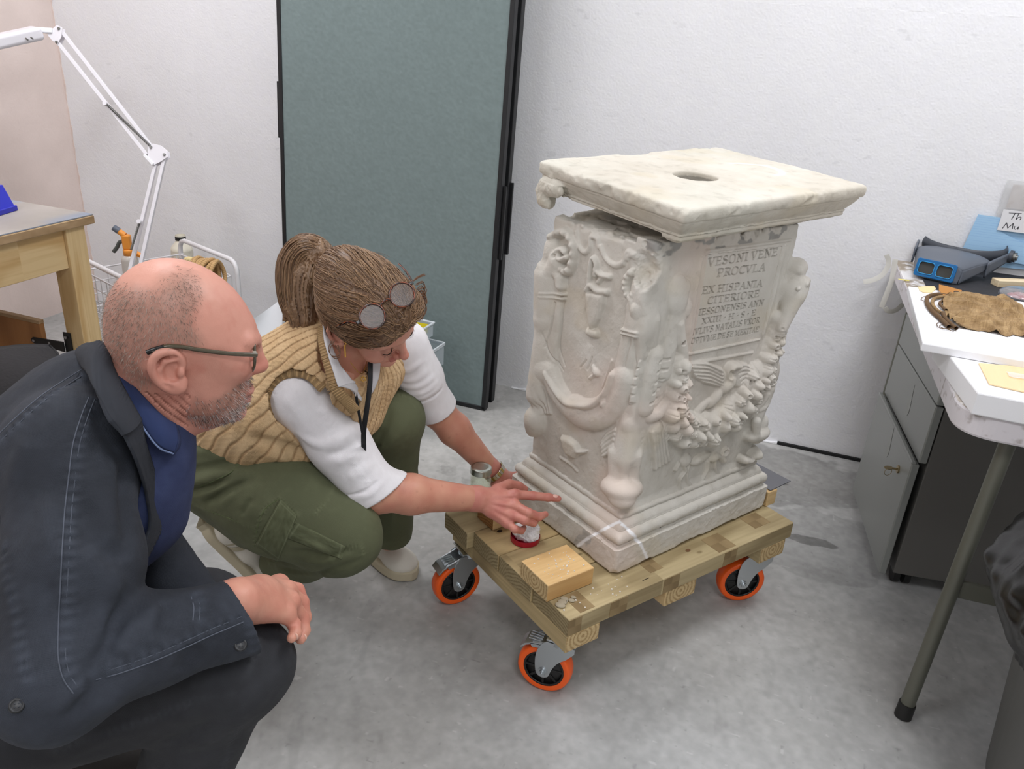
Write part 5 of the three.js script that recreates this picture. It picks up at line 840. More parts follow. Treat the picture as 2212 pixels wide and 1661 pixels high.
{
  const t = thing('stone_altar', 'carved marble altar with ram heads, garlands and an inscribed panel on the timber dolly', 'altar', [AO.x, AO.y, AO.z], AA);
  // pocket that receives the inscribed panel
  const TL = PF(...c5([1190, 640])), TR = PF(...c5([1640, 592])), BL = PF(...c5([1085, 1222])), BR = PF(...c5([1512, 1135]));
  const S = (u, v) => [lerp(lerp(BL[0], BR[0], u), lerp(TL[0], TR[0], u), v), lerp(lerp(BL[1], BR[1], u), lerp(TL[1], TR[1], u), v)];
  const W = 640, H = 640, cv = document.createElement('canvas'); cv.width = W; cv.height = H; const c = cv.getContext('2d'); c.fillStyle = '#fff'; c.fillRect(0, 0, W, H); c.fillStyle = '#000';
  // inverse of S by a few Newton steps
  const inv = ([x, y]) => { let u = .5, v = .5; for (let i = 0; i < 12; i++) { const p = S(u, v), a = S(u + .01, v), b = S(u, v + .01), ax = (a[0] - p[0]) * 100, ay = (a[1] - p[1]) * 100, bx_ = (b[0] - p[0]) * 100, by = (b[1] - p[1]) * 100, ex = x - p[0], ey = y - p[1], D = ax * by - ay * bx_; u += (ex * by - ey * bx_) / D; v += (ax * ey - ay * ex) / D; } return [u * W, (1 - v) * H]; };
  const lines = [['VESONI VENE', [1195, 715], [1612, 648], 54], ['PROCVLA', [1250, 775], [1540, 738], 50], ['EX HISPANIA', [1158, 880], [1522, 832], 46], ['CITERIORE', [1190, 940], [1502, 893], 44], ['IESSONENSIS ANN', [1138, 1008], [1528, 945], 40], ['XXIII · H · S · E', [1155, 1060], [1480, 1005], 38], ['IVLIVS NATALIS VXOR', [1100, 1125], [1503, 1048], 38], ['OPTVME DE SE MERITAE', [1093, 1178], [1498, 1103], 36]];
  for (const [txt, a, b, h] of lines) { const p = inv(PF(...c5(a))), q = inv(PF(...c5(b))), up = inv(PF(...c5([a[0] + h * .18, a[1] - h]))), ch = hypot(up[0] - p[0], up[1] - p[1]), ang = atan2(q[1] - p[1], q[0] - p[0]), L = hypot(q[0] - p[0], q[1] - p[1]); c.save(); c.translate(p[0], p[1]); c.rotate(ang); c.font = `${ch / .72}px serif`; const w = c.measureText(txt).width; c.scale(L / w, 1); c.fillText(txt, 0, 0); c.restore(); }
  const im = c.getImageData(0, 0, W, H).data, hh = new Float32Array(W * H); for (let i = 0; i < W * H; i++) hh[i] = 1 - im[i * 4] / 255;
  for (let q = 0; q < 1; q++) { const o = hh.slice(); for (let j = 1; j < H - 1; j++) for (let i = 1; i < W - 1; i++) { const k = i + j * W; hh[k] = (o[k] * 2 + o[k - 1] + o[k + 1] + o[k - W] + o[k + W]) / 6; } }
  const dep = (u, v) => { const x = clamp(u * W - .5, 0, W - 1.01), y = clamp((1 - v) * H - .5, 0, H - 1.01), i = floor(x), j = floor(y), a = x - i, b = y - j, k = i + j * W; return lerp(lerp(hh[k], hh[k + 1], a), lerp(hh[k + W], hh[k + W + 1], a), b); };
  const panelZ = FZ - .0045, quad = [BL, BR, TR, TL];
  RF.poly(quad, -.012, .0001);
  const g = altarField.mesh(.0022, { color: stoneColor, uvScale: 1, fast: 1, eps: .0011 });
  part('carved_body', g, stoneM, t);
  const pn = sheet((u, v) => { const [x, y] = S(lerp(-.012, 1.012, u), lerp(-.012, 1.012, v)); const uu = lerp(-.012, 1.012, u), vv = lerp(-.012, 1.012, v); return v3(x, y, panelZ + .006 * -(y - .134) + .002 - 0.0042 * dep(clamp(uu), clamp(vv)) + .0012 * (fbm(x * 60, y * 60, 3, 3) - .5)); }, 270, 270);
  const pc = new Float32Array(pn.attributes.position.count * 3); for (let i = 0; i < pc.length / 3; i++) { const q = stoneColor(pn.attributes.position.getX(i), pn.attributes.position.getY(i), -.05); pc.set(q, i * 3); } pn.setAttribute('color', new THREE.BufferAttribute(pc, 3)); boxUV(pn);
  part('inscription_panel', pn, stoneM, t, 'recessed panel with eight lines of incised Latin capitals');
}
{ // the cracked capstone lying askew on top
  const F = new Field(.005), W = .598, D = .43, H = .08;
  const prof = (y) => { if (y > .052) { const t = (y - .066) / .014; return .0 + .006 * (1 - sqrt(max(0, 1 - t * t * .97))); } if (y > .047) return .008; if (y > .022) { const t = (y - .022) / .025; return .009 + .019 * (1 - t) * (1 - t * .3); } if (y > .018) return .025; if (y > .008) { const t = (y - .013) / .005; return .027 + .003 * (1 - sqrt(max(0, 1 - t * t * .9))); } return .036 + (.008 - y) * .6; };
  const f = (x, y, z) => {
    const n1 = fbm(x * 60 + 9, y * 60, z * 60, 3) - .5, n2 = fbm(x * 14, y * 14 + 4, z * 14, 3) - .5;
    let ins = prof(y + n1 * .003); const low = y < .0125 + .006 * n2;
    let left = -x + ins; if (low && z < -.075 + .02 * n2) left = -x + ins + .03 + .03 * n2;     // lower moulding broken away on the left side
    const front = z + ins, right = x - W + ins, back = -z - D + ins * .6;
    let d = smax(smax(smax(front, left, .01), smax(right, back, .016), .012), smax(y - H, -y, .003), .007);
    d = -smin(-d, hypot(x - .25, z + .20) - .047 - .004 * n2 + .12 * (H - y) * sstep(.1, 0, abs(0)), .006) * 1;
    if (y < H - .05) { const plug = smax(hypot(x - .25, z + .2) - .06, y - H + .046, .003); d = min(d, max(plug, -y)); }
    d -= .002 * n1 + .0045 * n2; const e = fbm(x * 22, y * 22, z * 22 + 3, 3), edgeD = min(min(abs(x), abs(z)), min(abs(W - x), abs(D + z))); d += .008 * sstep(.5, .75, e) * sstep(.03, .0, edgeD) * sstep(.04, .07, y);
    return d * .62;
  };
  F.ps.push({ f, k: .005, op: 1 }); F.lo = [-.006, -.004, -D - .006]; F.hi = [W + .006, H + .006, .006];
  F.add(ell(v3(.02, .012, -D + .018), [.022, .03, .022]), .01); F.add(ell(v3(.012, -.006, -D + .026), [.012, .016, .018]), .008); F.add(ell(v3(.03, -.008, -D + .02), [.014, .018, .014]), .008); F.add(ell(v3(.006, .03, -D + .05), [.012, .02, .04]), .01);
  F.disp = (x, y, z) => x < .06 && z < -D + .09 && y < .04 ? .01 * (fbm(x * 60, y * 60, z * 60, 3) - .5) : 0; F.dispMax = .005;
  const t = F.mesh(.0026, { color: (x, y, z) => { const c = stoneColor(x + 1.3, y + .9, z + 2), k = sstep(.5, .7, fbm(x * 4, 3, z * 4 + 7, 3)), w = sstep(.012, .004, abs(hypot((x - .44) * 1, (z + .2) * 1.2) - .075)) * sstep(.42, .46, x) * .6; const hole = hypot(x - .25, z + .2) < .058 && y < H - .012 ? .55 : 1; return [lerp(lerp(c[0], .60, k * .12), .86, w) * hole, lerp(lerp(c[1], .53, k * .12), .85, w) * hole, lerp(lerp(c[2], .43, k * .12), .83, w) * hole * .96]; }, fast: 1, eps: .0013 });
  const base = AO.clone().addScaledVector(AU, .008).addScaledVector(AN, .037).add(v3(0, AH - .001, 0));
  const o = single('altar_capstone', t, stoneM, 'thick moulded stone slab with a round hole lying tilted on the altar', 'stone slab', [base.x, base.y, base.z]);
  o.quaternion.setFromEuler(new THREE.Euler(0, AA, 0)).multiply(new THREE.Quaternion().setFromEuler(new THREE.Euler(.045, 0, .016)));
}

// ---------------------------------------------------------------- people: shared pieces
const lin = (r, g, b) => { const c = stoneC(r, g, b); return [c.r, c.g, c.b]; };
const mix = (a, b, t) => [lerp(a[0], b[0], t), lerp(a[1], b[1], t), lerp(a[2], b[2], t)];
function polySDF(pts) { // signed distance to a smoothed closed outline, tabulated
  const q = new THREE.CatmullRomCurve3(pts.map(([x, y]) => v3(x, y, 0)), true, 'centripetal').getPoints(pts.length * 5), n = q.length - 1, xs = q.map((p) => p.x), ys = q.map((p) => p.y), m = .05, x0 = min(...xs) - m, y0 = min(...ys) - m, r = .0025, nx = Math.ceil((max(...xs) + m - x0) / r) + 1, ny = Math.ceil((max(...ys) + m - y0) / r) + 1, d = new Float32Array(nx * ny);
  for (let j = 0; j < ny; j++) for (let i = 0; i < nx; i++) { const x = x0 + i * r, y = y0 + j * r; let e = 1e9, ins = false; for (let k = 0; k < n; k++) { const a = q[k], b = q[k + 1], dx = b.x - a.x, dy = b.y - a.y, l = dx * dx + dy * dy; if (l < 1e-14) continue; const s = clamp(((x - a.x) * dx + (y - a.y) * dy) / l), u = x - a.x - dx * s, v = y - a.y - dy * s; e = min(e, u * u + v * v); if ((a.y > y) !== (b.y > y) && x < (b.x - a.x) * (y - a.y) / (b.y - a.y) + a.x) ins = !ins; } d[i + j * nx] = ins ? -sqrt(e) : sqrt(e); }
  const f = (x, y) => { const u = (x - x0) / r, v = (y - y0) / r, cu = clamp(u, 0, nx - 1.001), cv = clamp(v, 0, ny - 1.001), i = floor(cu), j = floor(cv), a = cu - i, b = cv - j, k = i + j * nx; return lerp(lerp(d[k], d[k + 1], a), lerp(d[k + nx], d[k + nx + 1], a), b) + hypot(u - cu, v - cv) * r; };
  f.box = [min(...xs), max(...xs), min(...ys), max(...ys)]; return f;
}
function inflate(pts, W, R, wf) { // a profile outline given an elliptic thickness across z
  const s = polySDF(pts), [x0, x1, y0, y1] = s.box;
  const f = (x, y, z) => { const w = wf ? W * wf(x, y) : W, e = max(s(x, y) + R, 0), zz = abs(z) * R / w; return (hypot(e, zz) - R) * min(1, w / R); };
  return { f, lo: [x0, y0, -W], hi: [x1, y1, W] };
}
const frame = (F, U, Z, c) => new THREE.Matrix4().makeBasis(F, U, Z).setPosition(c);
const eyeGeo = (r, c) => new THREE.SphereGeometry(r, 20, 16).translate(...c);
function finger(F, pts, rs, k = .006) { for (let i = 0; i + 1 < pts.length; i++) F.cone(pts[i], pts[i + 1], rs[i], rs[i + 1], i ? .0035 : k); }
function hairStuff(name, parent, n, place, len, rad, colors, seed, label) { // short hairs, too many to count
  const g = new THREE.ConeGeometry(rad, len, 3, 1, true); g.translate(0, len * .45, 0);
  const o = new THREE.InstancedMesh(g, mat(0xffffff, { roughness: .6 }), n), r = rng(seed), m = new THREE.Matrix4(), q = new THREE.Quaternion(); let k = 0;
  for (let i = 0; i < n * 6 && k < n; i++) { const p = place(r); if (!p) continue; q.setFromUnitVectors(v3(0, 1, 0), p.dir); const s = .6 + .8 * r(); m.compose(p.pos, q, v3(1, s, 1)); o.setMatrixAt(k, m); const c = colors[floor(r() * colors.length)]; o.setColorAt(k, new THREE.Color().setRGB(...c)); k++; }
  o.count = k; o.name = numbered(name); light(o); parent.add(o); stuff(o); if (label) o.userData.label = label; return o;
}
const skinBump = tex(256, 256, (u, v) => 128 + (fbm(u * 60, v * 60, 4, 3) - .5) * 120, false);
const skinM = pmat(0xffffff, { vertexColors: true, roughness: .48, bumpMap: rep(skinBump, 14), bumpScale: .0003, sheen: .25, sheenRoughness: .5, sheenColor: new THREE.Color(0xffb8a0) });
const weaveBump = tex(256, 256, (u, v) => 128 + 60 * sin(u * 256 * .8) * sin(v * 256 * .8) + (fbm(u * 40, v * 40, 2, 3) - .5) * 90, false);
const clothM = (o = {}) => mat(0xffffff, { vertexColors: true, roughness: .88, bumpMap: rep(weaveBump, 16), bumpScale: .0005, ...o });
// cloth colour: base with broad fading, paler along seam lines with puckers
const seamSet = (F, lists, d0, d1) => lists.map((l) => l.map(([x, y]) => F.hit(x, y, d0, d1)).filter(Boolean)).filter((l) => l.length > 1).map((l) => lineDist(fine(l, l.length * 5)));
function clothColor(base, fade, seams, o = {}) {
  const B = lin(...base), Fd = lin(...fade), w = o.w ?? .011;
  return (x, y, z) => { let t = (fbm(x * 9, y * 9, z * 9, 3) - .4) * (o.blot ?? .8); t += (fbm(x * 110, y * 110, z * 110, 2) - .5) * .25; for (const s of seams) { if (!s.in(x, y, z, w * 2)) continue; const [d, l] = s(x, y, z); if (d < w) t += (o.seam ?? .9) * (1 - d / w) * (.35 + .65 * pow(.5 + .5 * sin(l * (o.f ?? 700) + 3 * fbm(l * 60, 3, 1, 2)), 2)); } return mix(B, Fd, clamp(t)); };
}
function seamDisp(seams, h = .0018, w = .008, f = 700) { return (x, y, z) => { let s = 0; for (const q of seams) { if (!q.in(x, y, z, w * 2)) continue; const [d, l] = q(x, y, z); if (d < w * 1.6) { const e = d / w; s += h * exp(-e * e) * (.55 + .45 * sin(l * f + 3 * fbm(l * 60, 3, 1, 2))) - h * .7 * exp(-pow(d / (w * .22), 2)); } } return s; }; }

// ---------------------------------------------------------------- the bald man
{
  const t = thing('person', 'bald man with grey beard and glasses crouching in a dark blue work jacket', 'person', [0, 0, 0]);
  const Fw = v3(.724, -.128, -.678).normalize(), Zr = v3(.68, -.036, .732), Up = Zr.clone().cross(Fw).normalize(); Zr.copy(Fw.clone().cross(Up).normalize());
  const HC = P(373, 750, 1.10), M = frame(Fw, Up, Zr, HC), Mi = M.clone().invert();
  const HL = (px, py, z = 0) => { const a = P(px, py, 1).sub(CAM), o = CAM.clone().sub(HC), tt = (z - o.dot(Zr)) / a.dot(Zr), q = o.addScaledVector(a, tt); return [q.dot(Fw), q.dot(Up)]; };
  const H2 = (l, z) => l.map(([x, y]) => HL(x, y, z)), HV = (px, py, z) => { const q = HL(px, py, z); return v3(q[0], q[1], z); };
  const G = new Field(.012);
  G.add(inflate(H2([[222, 700], [227, 655], [248, 614], [285, 582], [335, 564], [385, 564], [432, 577], [476, 601], [515, 636], [539, 672], [548, 705], [551, 728], [547, 752], [530, 785], [480, 805], [420, 815], [340, 825], [275, 815], [240, 785], [226, 745]]), .078, .088));
  G.add(inflate(H2([[410, 690], [530, 690], [549, 715], [552, 735], [546, 756], [545, 778], [543, 800], [537, 815], [537, 826], [533, 843], [532, 850], [527, 866], [520, 874], [513, 892], [490, 904], [450, 908], [410, 898], [385, 876], [365, 840], [360, 780]]), .064, .05, (x, y) => lerp(.72, 1, clamp((y + .12) / .1)) ), .02);
  G.add(ell(HV(500, 788, .046), [.026, .017, .018]), .02); G.add(ell(HV(500, 788, -.046), [.026, .017, .018]), .02);
  for (const s of [-1, 1]) { G.add(cone(HV(548, 737, s * .012), HV(535, 738, s * .044), .0085, .008), .012); G.cut(ell(HV(543, 765, s * .032), [.013, .012, .018]), .012); G.add(ell(HV(533, 765, s * .031), [.0125, .0115, .0135]), .004); G.add(ell(HV(546, 797, s * .011), [.0105, .0085, .0075]), .005); G.add(ell(HV(430, 850, s * .052), [.03, .03, .012]), .02); }
  G.add(cone(HV(549, 748, 0), HV(561, 785, 0), .0082, .0115), .010); G.add(ell(HV(561, 789, 0), [.0105, .0095, .0105]), .006); G.cut(ell(HV(550, 803, .006), [.005, .003, .003]), .003);
  G.add(ell(HV(534, 838, 0), [.010, .0065, .02]), .006); G.add(ell(HV(528, 857, 0), [.010, .007, .018]), .006); G.cut(cone(HV(541, 849, -.022), HV(541, 849, .022), .0022), .003); G.add(ell(HV(508, 885, 0), [.016, .014, .022]), .012);
  // neck with two tendon folds
  const NB = P(300, 905, 1.12), nb = NB.clone().applyMatrix4(Mi);
  G.add(cone(HV(335, 820, 0), nb, .056, .062), .03); G.add(cone(HV(420, 880, 0), v3(nb.x + .03, nb.y, 0), .032, .04), .03); G.add(cone(HV(355, 838, .055), v3(nb.x + .03, nb.y + .0, .03), .011, .012), .014);
  // the ear on each side
  const earPts = [[394, 790], [389, 772], [372, 759], [352, 756], [335, 764], [327, 782], [331, 803], [344, 825], [362, 839], [378, 844], [390, 836], [392, 822]];
  const base = Math.sign(1), E = (px, py, z) => HV(px, py, z);
  const earAt = (s) => {
    const q = (px, py, z) => { const p = HV(px, py, .078); return v3(p.x, p.y, s * z); };
    G.add(ell(q(362, 800, .074), [.021, .027, .006]), .006);
    const ring = new THREE.CatmullRomCurve3(earPts.map(([x, y], i) => q(x, y, .0765 + .011 * sin(PI * clamp((i - .5) / 8)))), false, 'centripetal').getPoints(40);
    for (let i = 0; i < 40; i++) G.add(cone(ring[i], ring[i + 1], i > 30 ? .0052 + .0002 * (i - 30) : .0046, i > 30 ? .0052 + .0002 * (i - 29) : .0046), .003);
    const anti = [[378, 772], [356, 778], [347, 795], [356, 818], [374, 826]].map(([x, y]) => q(x, y, .081)); for (let i = 0; i < 4; i++) G.add(cone(anti[i], anti[i + 1], .0042, .0042), .004);
    G.cut(ell(q(370, 803, .086), [.0105, .013, .009]), .004); G.cut(ell(q(369, 768, .086), [.008, .004, .005]), .003); G.add(ell(q(390, 803, .08), [.005, .008, .006]), .004); G.add(ell(q(382, 836, .08), [.010, .008, .0055]), .005);
  };
  earAt(1); earAt(-1);
  G.disp = (x, y, z) => .0007 * (fbm(x * 90, y * 90, z * 90, 2) - .5) - .0009 * (y > .03 && x > .05 ? 0 * x * sstep(.03, .06, y) * sstep(.09, .06, y) : 0) - (y < -.04 && x < .02 ? .0016 * pow(.5 + .5 * sin((x + y * .9) * 520), 4) : 0); G.dispMax = .002;
  const skin = lin(206, 154, 134), pink = lin(212, 144, 126), pale = lin(224, 172, 150), red = lin(190, 112, 94), hairc = lin(132, 106, 92), grey = lin(150, 140, 132), dark = lin(84, 66, 58);
  const hairLine = polySDF(H2([[214, 680], [240, 650], [285, 637], [330, 632], [375, 606], [410, 606], [436, 628], [437, 662], [425, 700], [440, 735], [430, 752], [395, 748], [350, 748], [322, 760], [318, 790], [330, 830], [300, 850], [262, 815], [235, 790], [205, 760]], .07));
  const beardLine = polySDF(H2([[404, 842], [420, 828], [450, 836], [490, 822], [523, 806], [545, 812], [545, 872], [520, 912], [480, 920], [440, 920], [412, 904], [400, 880]], .03));
  const inHair = (x, y, z) => abs(z) > .015 || x < -.05 ? hairLine(x, y) : .05;
  const headColor = (x, y, z, nx, ny, nz) => {
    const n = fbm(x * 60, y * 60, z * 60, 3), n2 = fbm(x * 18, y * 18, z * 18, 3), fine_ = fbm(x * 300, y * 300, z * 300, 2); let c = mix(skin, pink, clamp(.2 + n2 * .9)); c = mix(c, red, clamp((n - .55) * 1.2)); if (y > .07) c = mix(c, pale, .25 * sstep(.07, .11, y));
    const near = hypot(x - .115, y + .028); c = mix(c, red, .55 * sstep(.04, .012, near)); const ed = hypot(x - nbE.x, y - nbE.y); if (ed < .045 && abs(z) > .07) c = mix(c, pink, .4);
    const h = inHair(x, y, z) + (n - .5) * .012; c = mix(c, hairc, .62 * sstep(.008, -.016, h) * (.7 + .6 * (fine_ - .3)));
    const b = beardLine(x, y) + (n - .5) * .012; c = mix(c, x > .07 && y < -.07 ? grey : hairc, .55 * sstep(.004, -.012, b) * (.6 + .8 * (fine_ - .3)));
    if (hypot(x - lipP[0], y - lipP[1]) < .012 && abs(z) < .022 && x > lipP[0] - .006) c = mix(c, lin(176, 104, 92), .5);
    return c;
  };
  const nbE = HV(362, 800, .078), lipP = HL(533, 848, 0);
  const head = G.mesh(.0026, { color: headColor, eps: .0009 });
  head.applyMatrix4(M);
  // body under the clothes, and the hand on the knee
  const hd = v3(.73, 0, -.68).normalize(), rt = v3(.68, -.02, .73).normalize(), up = v3(0, 1, 0);
  const sR = P(150, 985, 1.02), eR = P(108, 1478, .925), wR = P(515, 1300, 1.05);
  const NC = P(262, 845, 1.13), pel = NC.clone().addScaledVector(hd, -.29).add(v3(0, -.42, 0)).addScaledVector(rt, .02), hR = pel.clone().addScaledVector(rt, .1), hL = pel.clone().addScaledVector(rt, -.1);
  const kR = P(503, 1437, 1.12), aR = kR.clone().add(v3(-.16, -.44, .06)), kL = P(440, 1330, 1.33), aL = kL.clone().add(v3(-.05, -.38, .03)), sL = NC.clone().addScaledVector(rt, -.17).add(v3(.02, -.08, 0));
  aR.y = .09; aL.set(-1.1, .09, 2.12);
  const eL = P(262, 1120, 1.27), wL = P(410, 1300, 1.24);
  if (globalThis.DEBUG) for (const [n, a, b] of [['upper', sR, eR], ['fore', eR, wR], ['thigh', hR, kR], ['shin', kR, aR], ['thighL', hL, kL], ['shinL', kL, aL], ['upL', sL, eL], ['foreL', eL, wL], ['pel', pel, pel], ['kneeR', kR, kR]]) console.log(n, a.distanceTo(b).toFixed(3), a.toArray().map((q) => q.toFixed(2)).join(), b.toArray().map((q) => q.toFixed(2)).join());
  const body = new Field(.03); body.cone(pel, NC.clone().add(v3(-.03, -.13, .0)), .1, .09).cone(sR, eR, .05, .038).cone(eR, wR, .038, .028).cone(hR, kR, .075, .052).cone(kR, aR, .05, .035).cone(hL, kL, .075, .052).cone(kL, aL, .05, .035).cone(sL, eL, .05, .038).cone(eL, wL, .038, .028).cone(NC, NB, .06, .055);
  const under = body.mesh(.014, { color: () => skin, fast: 1 });
  const hand = new Field(.012), J = (px, py, d) => P(px, py, d);
  hand.cone(P(480, 1312, 1.035), wR, .03, .027).cone(wR, J(560, 1290, 1.10), .027, .030, .02);
  const mcp = [J(603, 1262, 1.175), J(620, 1277, 1.155), J(627, 1300, 1.13), J(617, 1326, 1.105)], pip = [J(642, 1274, 1.205), J(652, 1300, 1.18), J(652, 1334, 1.15), J(636, 1350, 1.11)], dip = [J(655, 1302, 1.205), J(659, 1333, 1.18), J(656, 1362, 1.145), J(638, 1368, 1.10)], tip = [J(653, 1325, 1.19), J(655, 1355, 1.165), J(649, 1380, 1.13), J(630, 1378, 1.09)];
  mcp.forEach((m, i) => { hand.cone(J(545, 1282 + i * 10, 1.085 - i * .006), m, .017, .0125, .016); hand.ball(m.clone().addScaledVector(CU, .002), .0125, .008); finger(hand, [m, pip[i], dip[i], tip[i]], [.0112, .0102, .0092, .0074].map((q) => q * (i === 3 ? .88 : 1)), .006); });
  finger(hand, [J(550, 1268, 1.13), J(590, 1272, 1.2), J(618, 1290, 1.215), J(632, 1308, 1.21)], [.016, .0118, .0105, .008], .012);
  hand.disp = (x, y, z) => .0009 * (fbm(x * 120, y * 120, z * 120, 2) - .5); hand.dispMax = .001;
  const handCol = (x, y, z) => { let c = mix(lin(214, 158, 134), lin(200, 132, 112), clamp(fbm(x * 50, y * 50, z * 50, 3) * 1.1)); for (const q of [...mcp, ...pip]) { const d = hypot(x - q.x, y - q.y, z - q.z); c = mix(c, lin(204, 122, 106), .5 * sstep(.02, .008, d)); } return c; };
  const handG = hand.mesh(.0024, { color: handCol, eps: .001 });
  part('body', merge([head, under, handG]), skinM, t);
  for (const i of [1, 2, 3]) { const n = tip[i].clone().sub(dip[i]).normalize(), out = hd.clone().multiplyScalar(.6).addScaledVector(CU, .3).addScaledVector(CR, .5), q = tip[i].clone().addScaledVector(out.normalize(), .0062); part('fingernail', new THREE.SphereGeometry(.0042, 10, 8).scale(.9, 1.2, .5).translate(q.x, q.y, q.z), mat(0xe6b6a2, { roughness: .3 }), t); }
  // short hair and beard
  const pos = head.attributes.position, nor = head.attributes.normal, pick = (test, lean) => (r) => { const i = floor(r() * pos.count), p = v3(pos.getX(i), pos.getY(i), pos.getZ(i)), l = p.clone().applyMatrix4(Mi); if (!test(l, r)) return null; const n = v3(nor.getX(i), nor.getY(i), nor.getZ(i)); return { pos: p.addScaledVector(n, -.0006).add(v3((r() - .5) * .003, (r() - .5) * .003, (r() - .5) * .003)), dir: n.addScaledVector(lean, .9).add(v3(r() - .5, r() - .5, r() - .5).multiplyScalar(.5)).normalize() }; };
  hairStuff('buzzed_hair', t, 9000, pick((l, r) => abs(l.z) < .088 && !(abs(l.z) > .066 && hypot(l.x - nbE.x, l.y - nbE.y) < .03) && inHair(l.x, l.y, l.z) < -.03 * r() * r() + .001 && l.x < .06, up.clone().multiplyScalar(-1)), .0052, .00026, [lin(124, 102, 90), lin(158, 142, 130), lin(136, 114, 100), lin(182, 170, 158)], 11, 'grey-brown hair shaved close');
  hairStuff('beard', t, 5200, pick((l, r) => beardLine(l.x, l.y) < -.001 && r() < (l.y < -.075 ? 1 : .5), up.clone().multiplyScalar(-1).addScaledVector(Fw, .5)), .0075, .00026, [lin(90, 80, 76), lin(208, 204, 200), lin(150, 142, 138), lin(226, 224, 222), lin(60, 52, 50)], 12, 'short grizzled beard');
  hairStuff('eyebrow', t, 260, pick((l) => abs(hypot(l.x - HL(543, 733)[0], 0)) < .02 && abs(l.y - HL(543, 736)[1]) < .004 && abs(abs(l.z) - .03) < .02 && l.x > .08, up.clone().multiplyScalar(.2)), .007, .0003, [lin(110, 92, 80), lin(150, 136, 126)], 13);
  // glasses
  {
    const gm = pmat(0x4a4230, { roughness: .18, clearcoat: .6 }), dk = mat(0x101010, { roughness: .3 }), g = new THREE.Group(); g.name = numbered('glasses'); g.userData.label = 'olive-brown rimmed glasses'; t.add(g);
    const put = (n, geo, m) => part(n, geo.applyMatrix4(M), m, g);
    const hx = HL(556, 768, .072), zT = .0785;
    for (const s of [-1, 1]) {
      const pts = [HL(556, 768, .074), HL(500, 765, .078), HL(430, 757, .081), HL(385, 750, .082), HL(355, 750, .082), HL(335, 756, .081), HL(318, 762, .079)], z = [.0715, .0765, .079, .08, .081, .08, .078], curve = new THREE.CatmullRomCurve3(pts.map((p, i) => v3(p[0], p[1], s * z[i])));
      const g1 = new THREE.TubeGeometry(curve, 60, .0031, 8); put('temple', g1, gm); put('temple_tip', new THREE.TubeGeometry(new THREE.CatmullRomCurve3([4, 5, 6].map((i) => v3(pts[i][0], pts[i][1], s * z[i]))), 20, .0037, 8), dk);
      const cx_ = hx[0] + .004, lc = HL(544, 767, .036), cy_ = lc[1], c = v3(lc[0] + .001, cy_, s * .036);
      const rim = []; for (let i = 0; i < 36; i++) { const a = i / 36 * 2 * PI, k = 1 + .06 * cos(4 * a); rim.push(v3(c.x, c.y + .0215 * sin(a) * k, c.z + .0235 * cos(a) * k)); }
      put('rim', new THREE.TubeGeometry(new THREE.CatmullRomCurve3(rim, true), 72, .0021, 8, true), gm);
      put('lens', new THREE.CircleGeometry(.0222, 36).scale(1.04, .97, 1).rotateY(PI / 2).translate(c.x, c.y, c.z), pmat(0xffffff, { roughness: .02, transmission: .97, thickness: 0 }));
      put('hinge', bx(.006, .006, .009, c.x - .002, hx[1], s * .067, .001), mat(0xb8b2a4, { metalness: .8, roughness: .3 }));
    }
    put('bridge', tube([v3(hx[0] + .006, HL(545, 760)[1], -.0135), v3(hx[0] + .010, HL(545, 757)[1], 0), v3(hx[0] + .006, HL(545, 760)[1], .0135)], .0022, 16, 8), gm);
  }
  // ---- denim shirt
  const denim = lin(40, 52, 92), chest = NC.clone().addScaledVector(hd, .0).add(v3(0, -.14, 0)), bas = [hd, up, rt];
  const axis = NC.clone().sub(pel).normalize(), tf = rt.clone().cross(axis).normalize().negate(); if (tf.dot(hd) < 0) tf.negate(); const tb = [tf, axis, rt];
  {
    const S = new Field(.03); S.ell(NC.clone().addScaledVector(axis, -.16).addScaledVector(tf, .045), [.115, .19, .16], tb).ell(pel.clone().addScaledVector(axis, .13).addScaledVector(tf, .045), [.12, .17, .145], tb).cone(NC.clone().addScaledVector(axis, -.05), NB.clone().addScaledVector(axis, -.005), .07, .066).cone(P(318, 985, 1.12), P(305, 1110, 1.15), .05, .06);
    S.disp = (x, y, z) => .004 * (fbm(x * 22, y * 14, z * 22, 3) - .5); S.dispMax = .003;
    part('denim_shirt', S.mesh(.006, { color: clothColor([40, 50, 86], [82, 96, 138], []), fast: 1 }), clothM(), t, 'indigo denim shirt');
    const band = (A, B, n, m, th, nm, lab) => { const a = new THREE.CatmullRomCurve3(A.map((q) => P(...q)), false, 'centripetal'), b = new THREE.CatmullRomCurve3(B.map((q) => P(...q)), false, 'centripetal'); return part(nm, slab((u, v) => { const q = a.getPoint(u).lerp(b.getPoint(u), v), c = NC.clone().lerp(NB, .5), o = q.clone().sub(c).normalize(); return q.addScaledVector(o, .007 * sin(PI * v) + .0016 * (fbm(u * 14, v * 5, n, 3) - .5)); }, 60, 12, th), m, t, lab); };
    const dm = mat(0x2c3c68, { roughness: .88, bumpMap: rep(weaveBump, 4), bumpScale: .0005 });
    band([[232, 768, 1.2], [228, 772, 1.09], [262, 806, 1.06], [310, 858, 1.045], [352, 900, 1.05], [378, 916, 1.07]], [[235, 795, 1.2], [238, 800, 1.07], [268, 852, 1.035], [308, 918, 1.025], [342, 962, 1.035], [375, 978, 1.06]], 2, dm, .003, 'shirt_collar', 'pointed denim collar');
    band([[378, 916, 1.07], [384, 930, 1.12], [372, 920, 1.2]], [[375, 978, 1.06], [380, 972, 1.12], [366, 950, 1.2]], 4, dm, .003, 'shirt_collar');
    const seam = (pts, r, m, nm) => part(nm, tube(pts.map((q) => P(...q)), r, 40, 6), m, t);
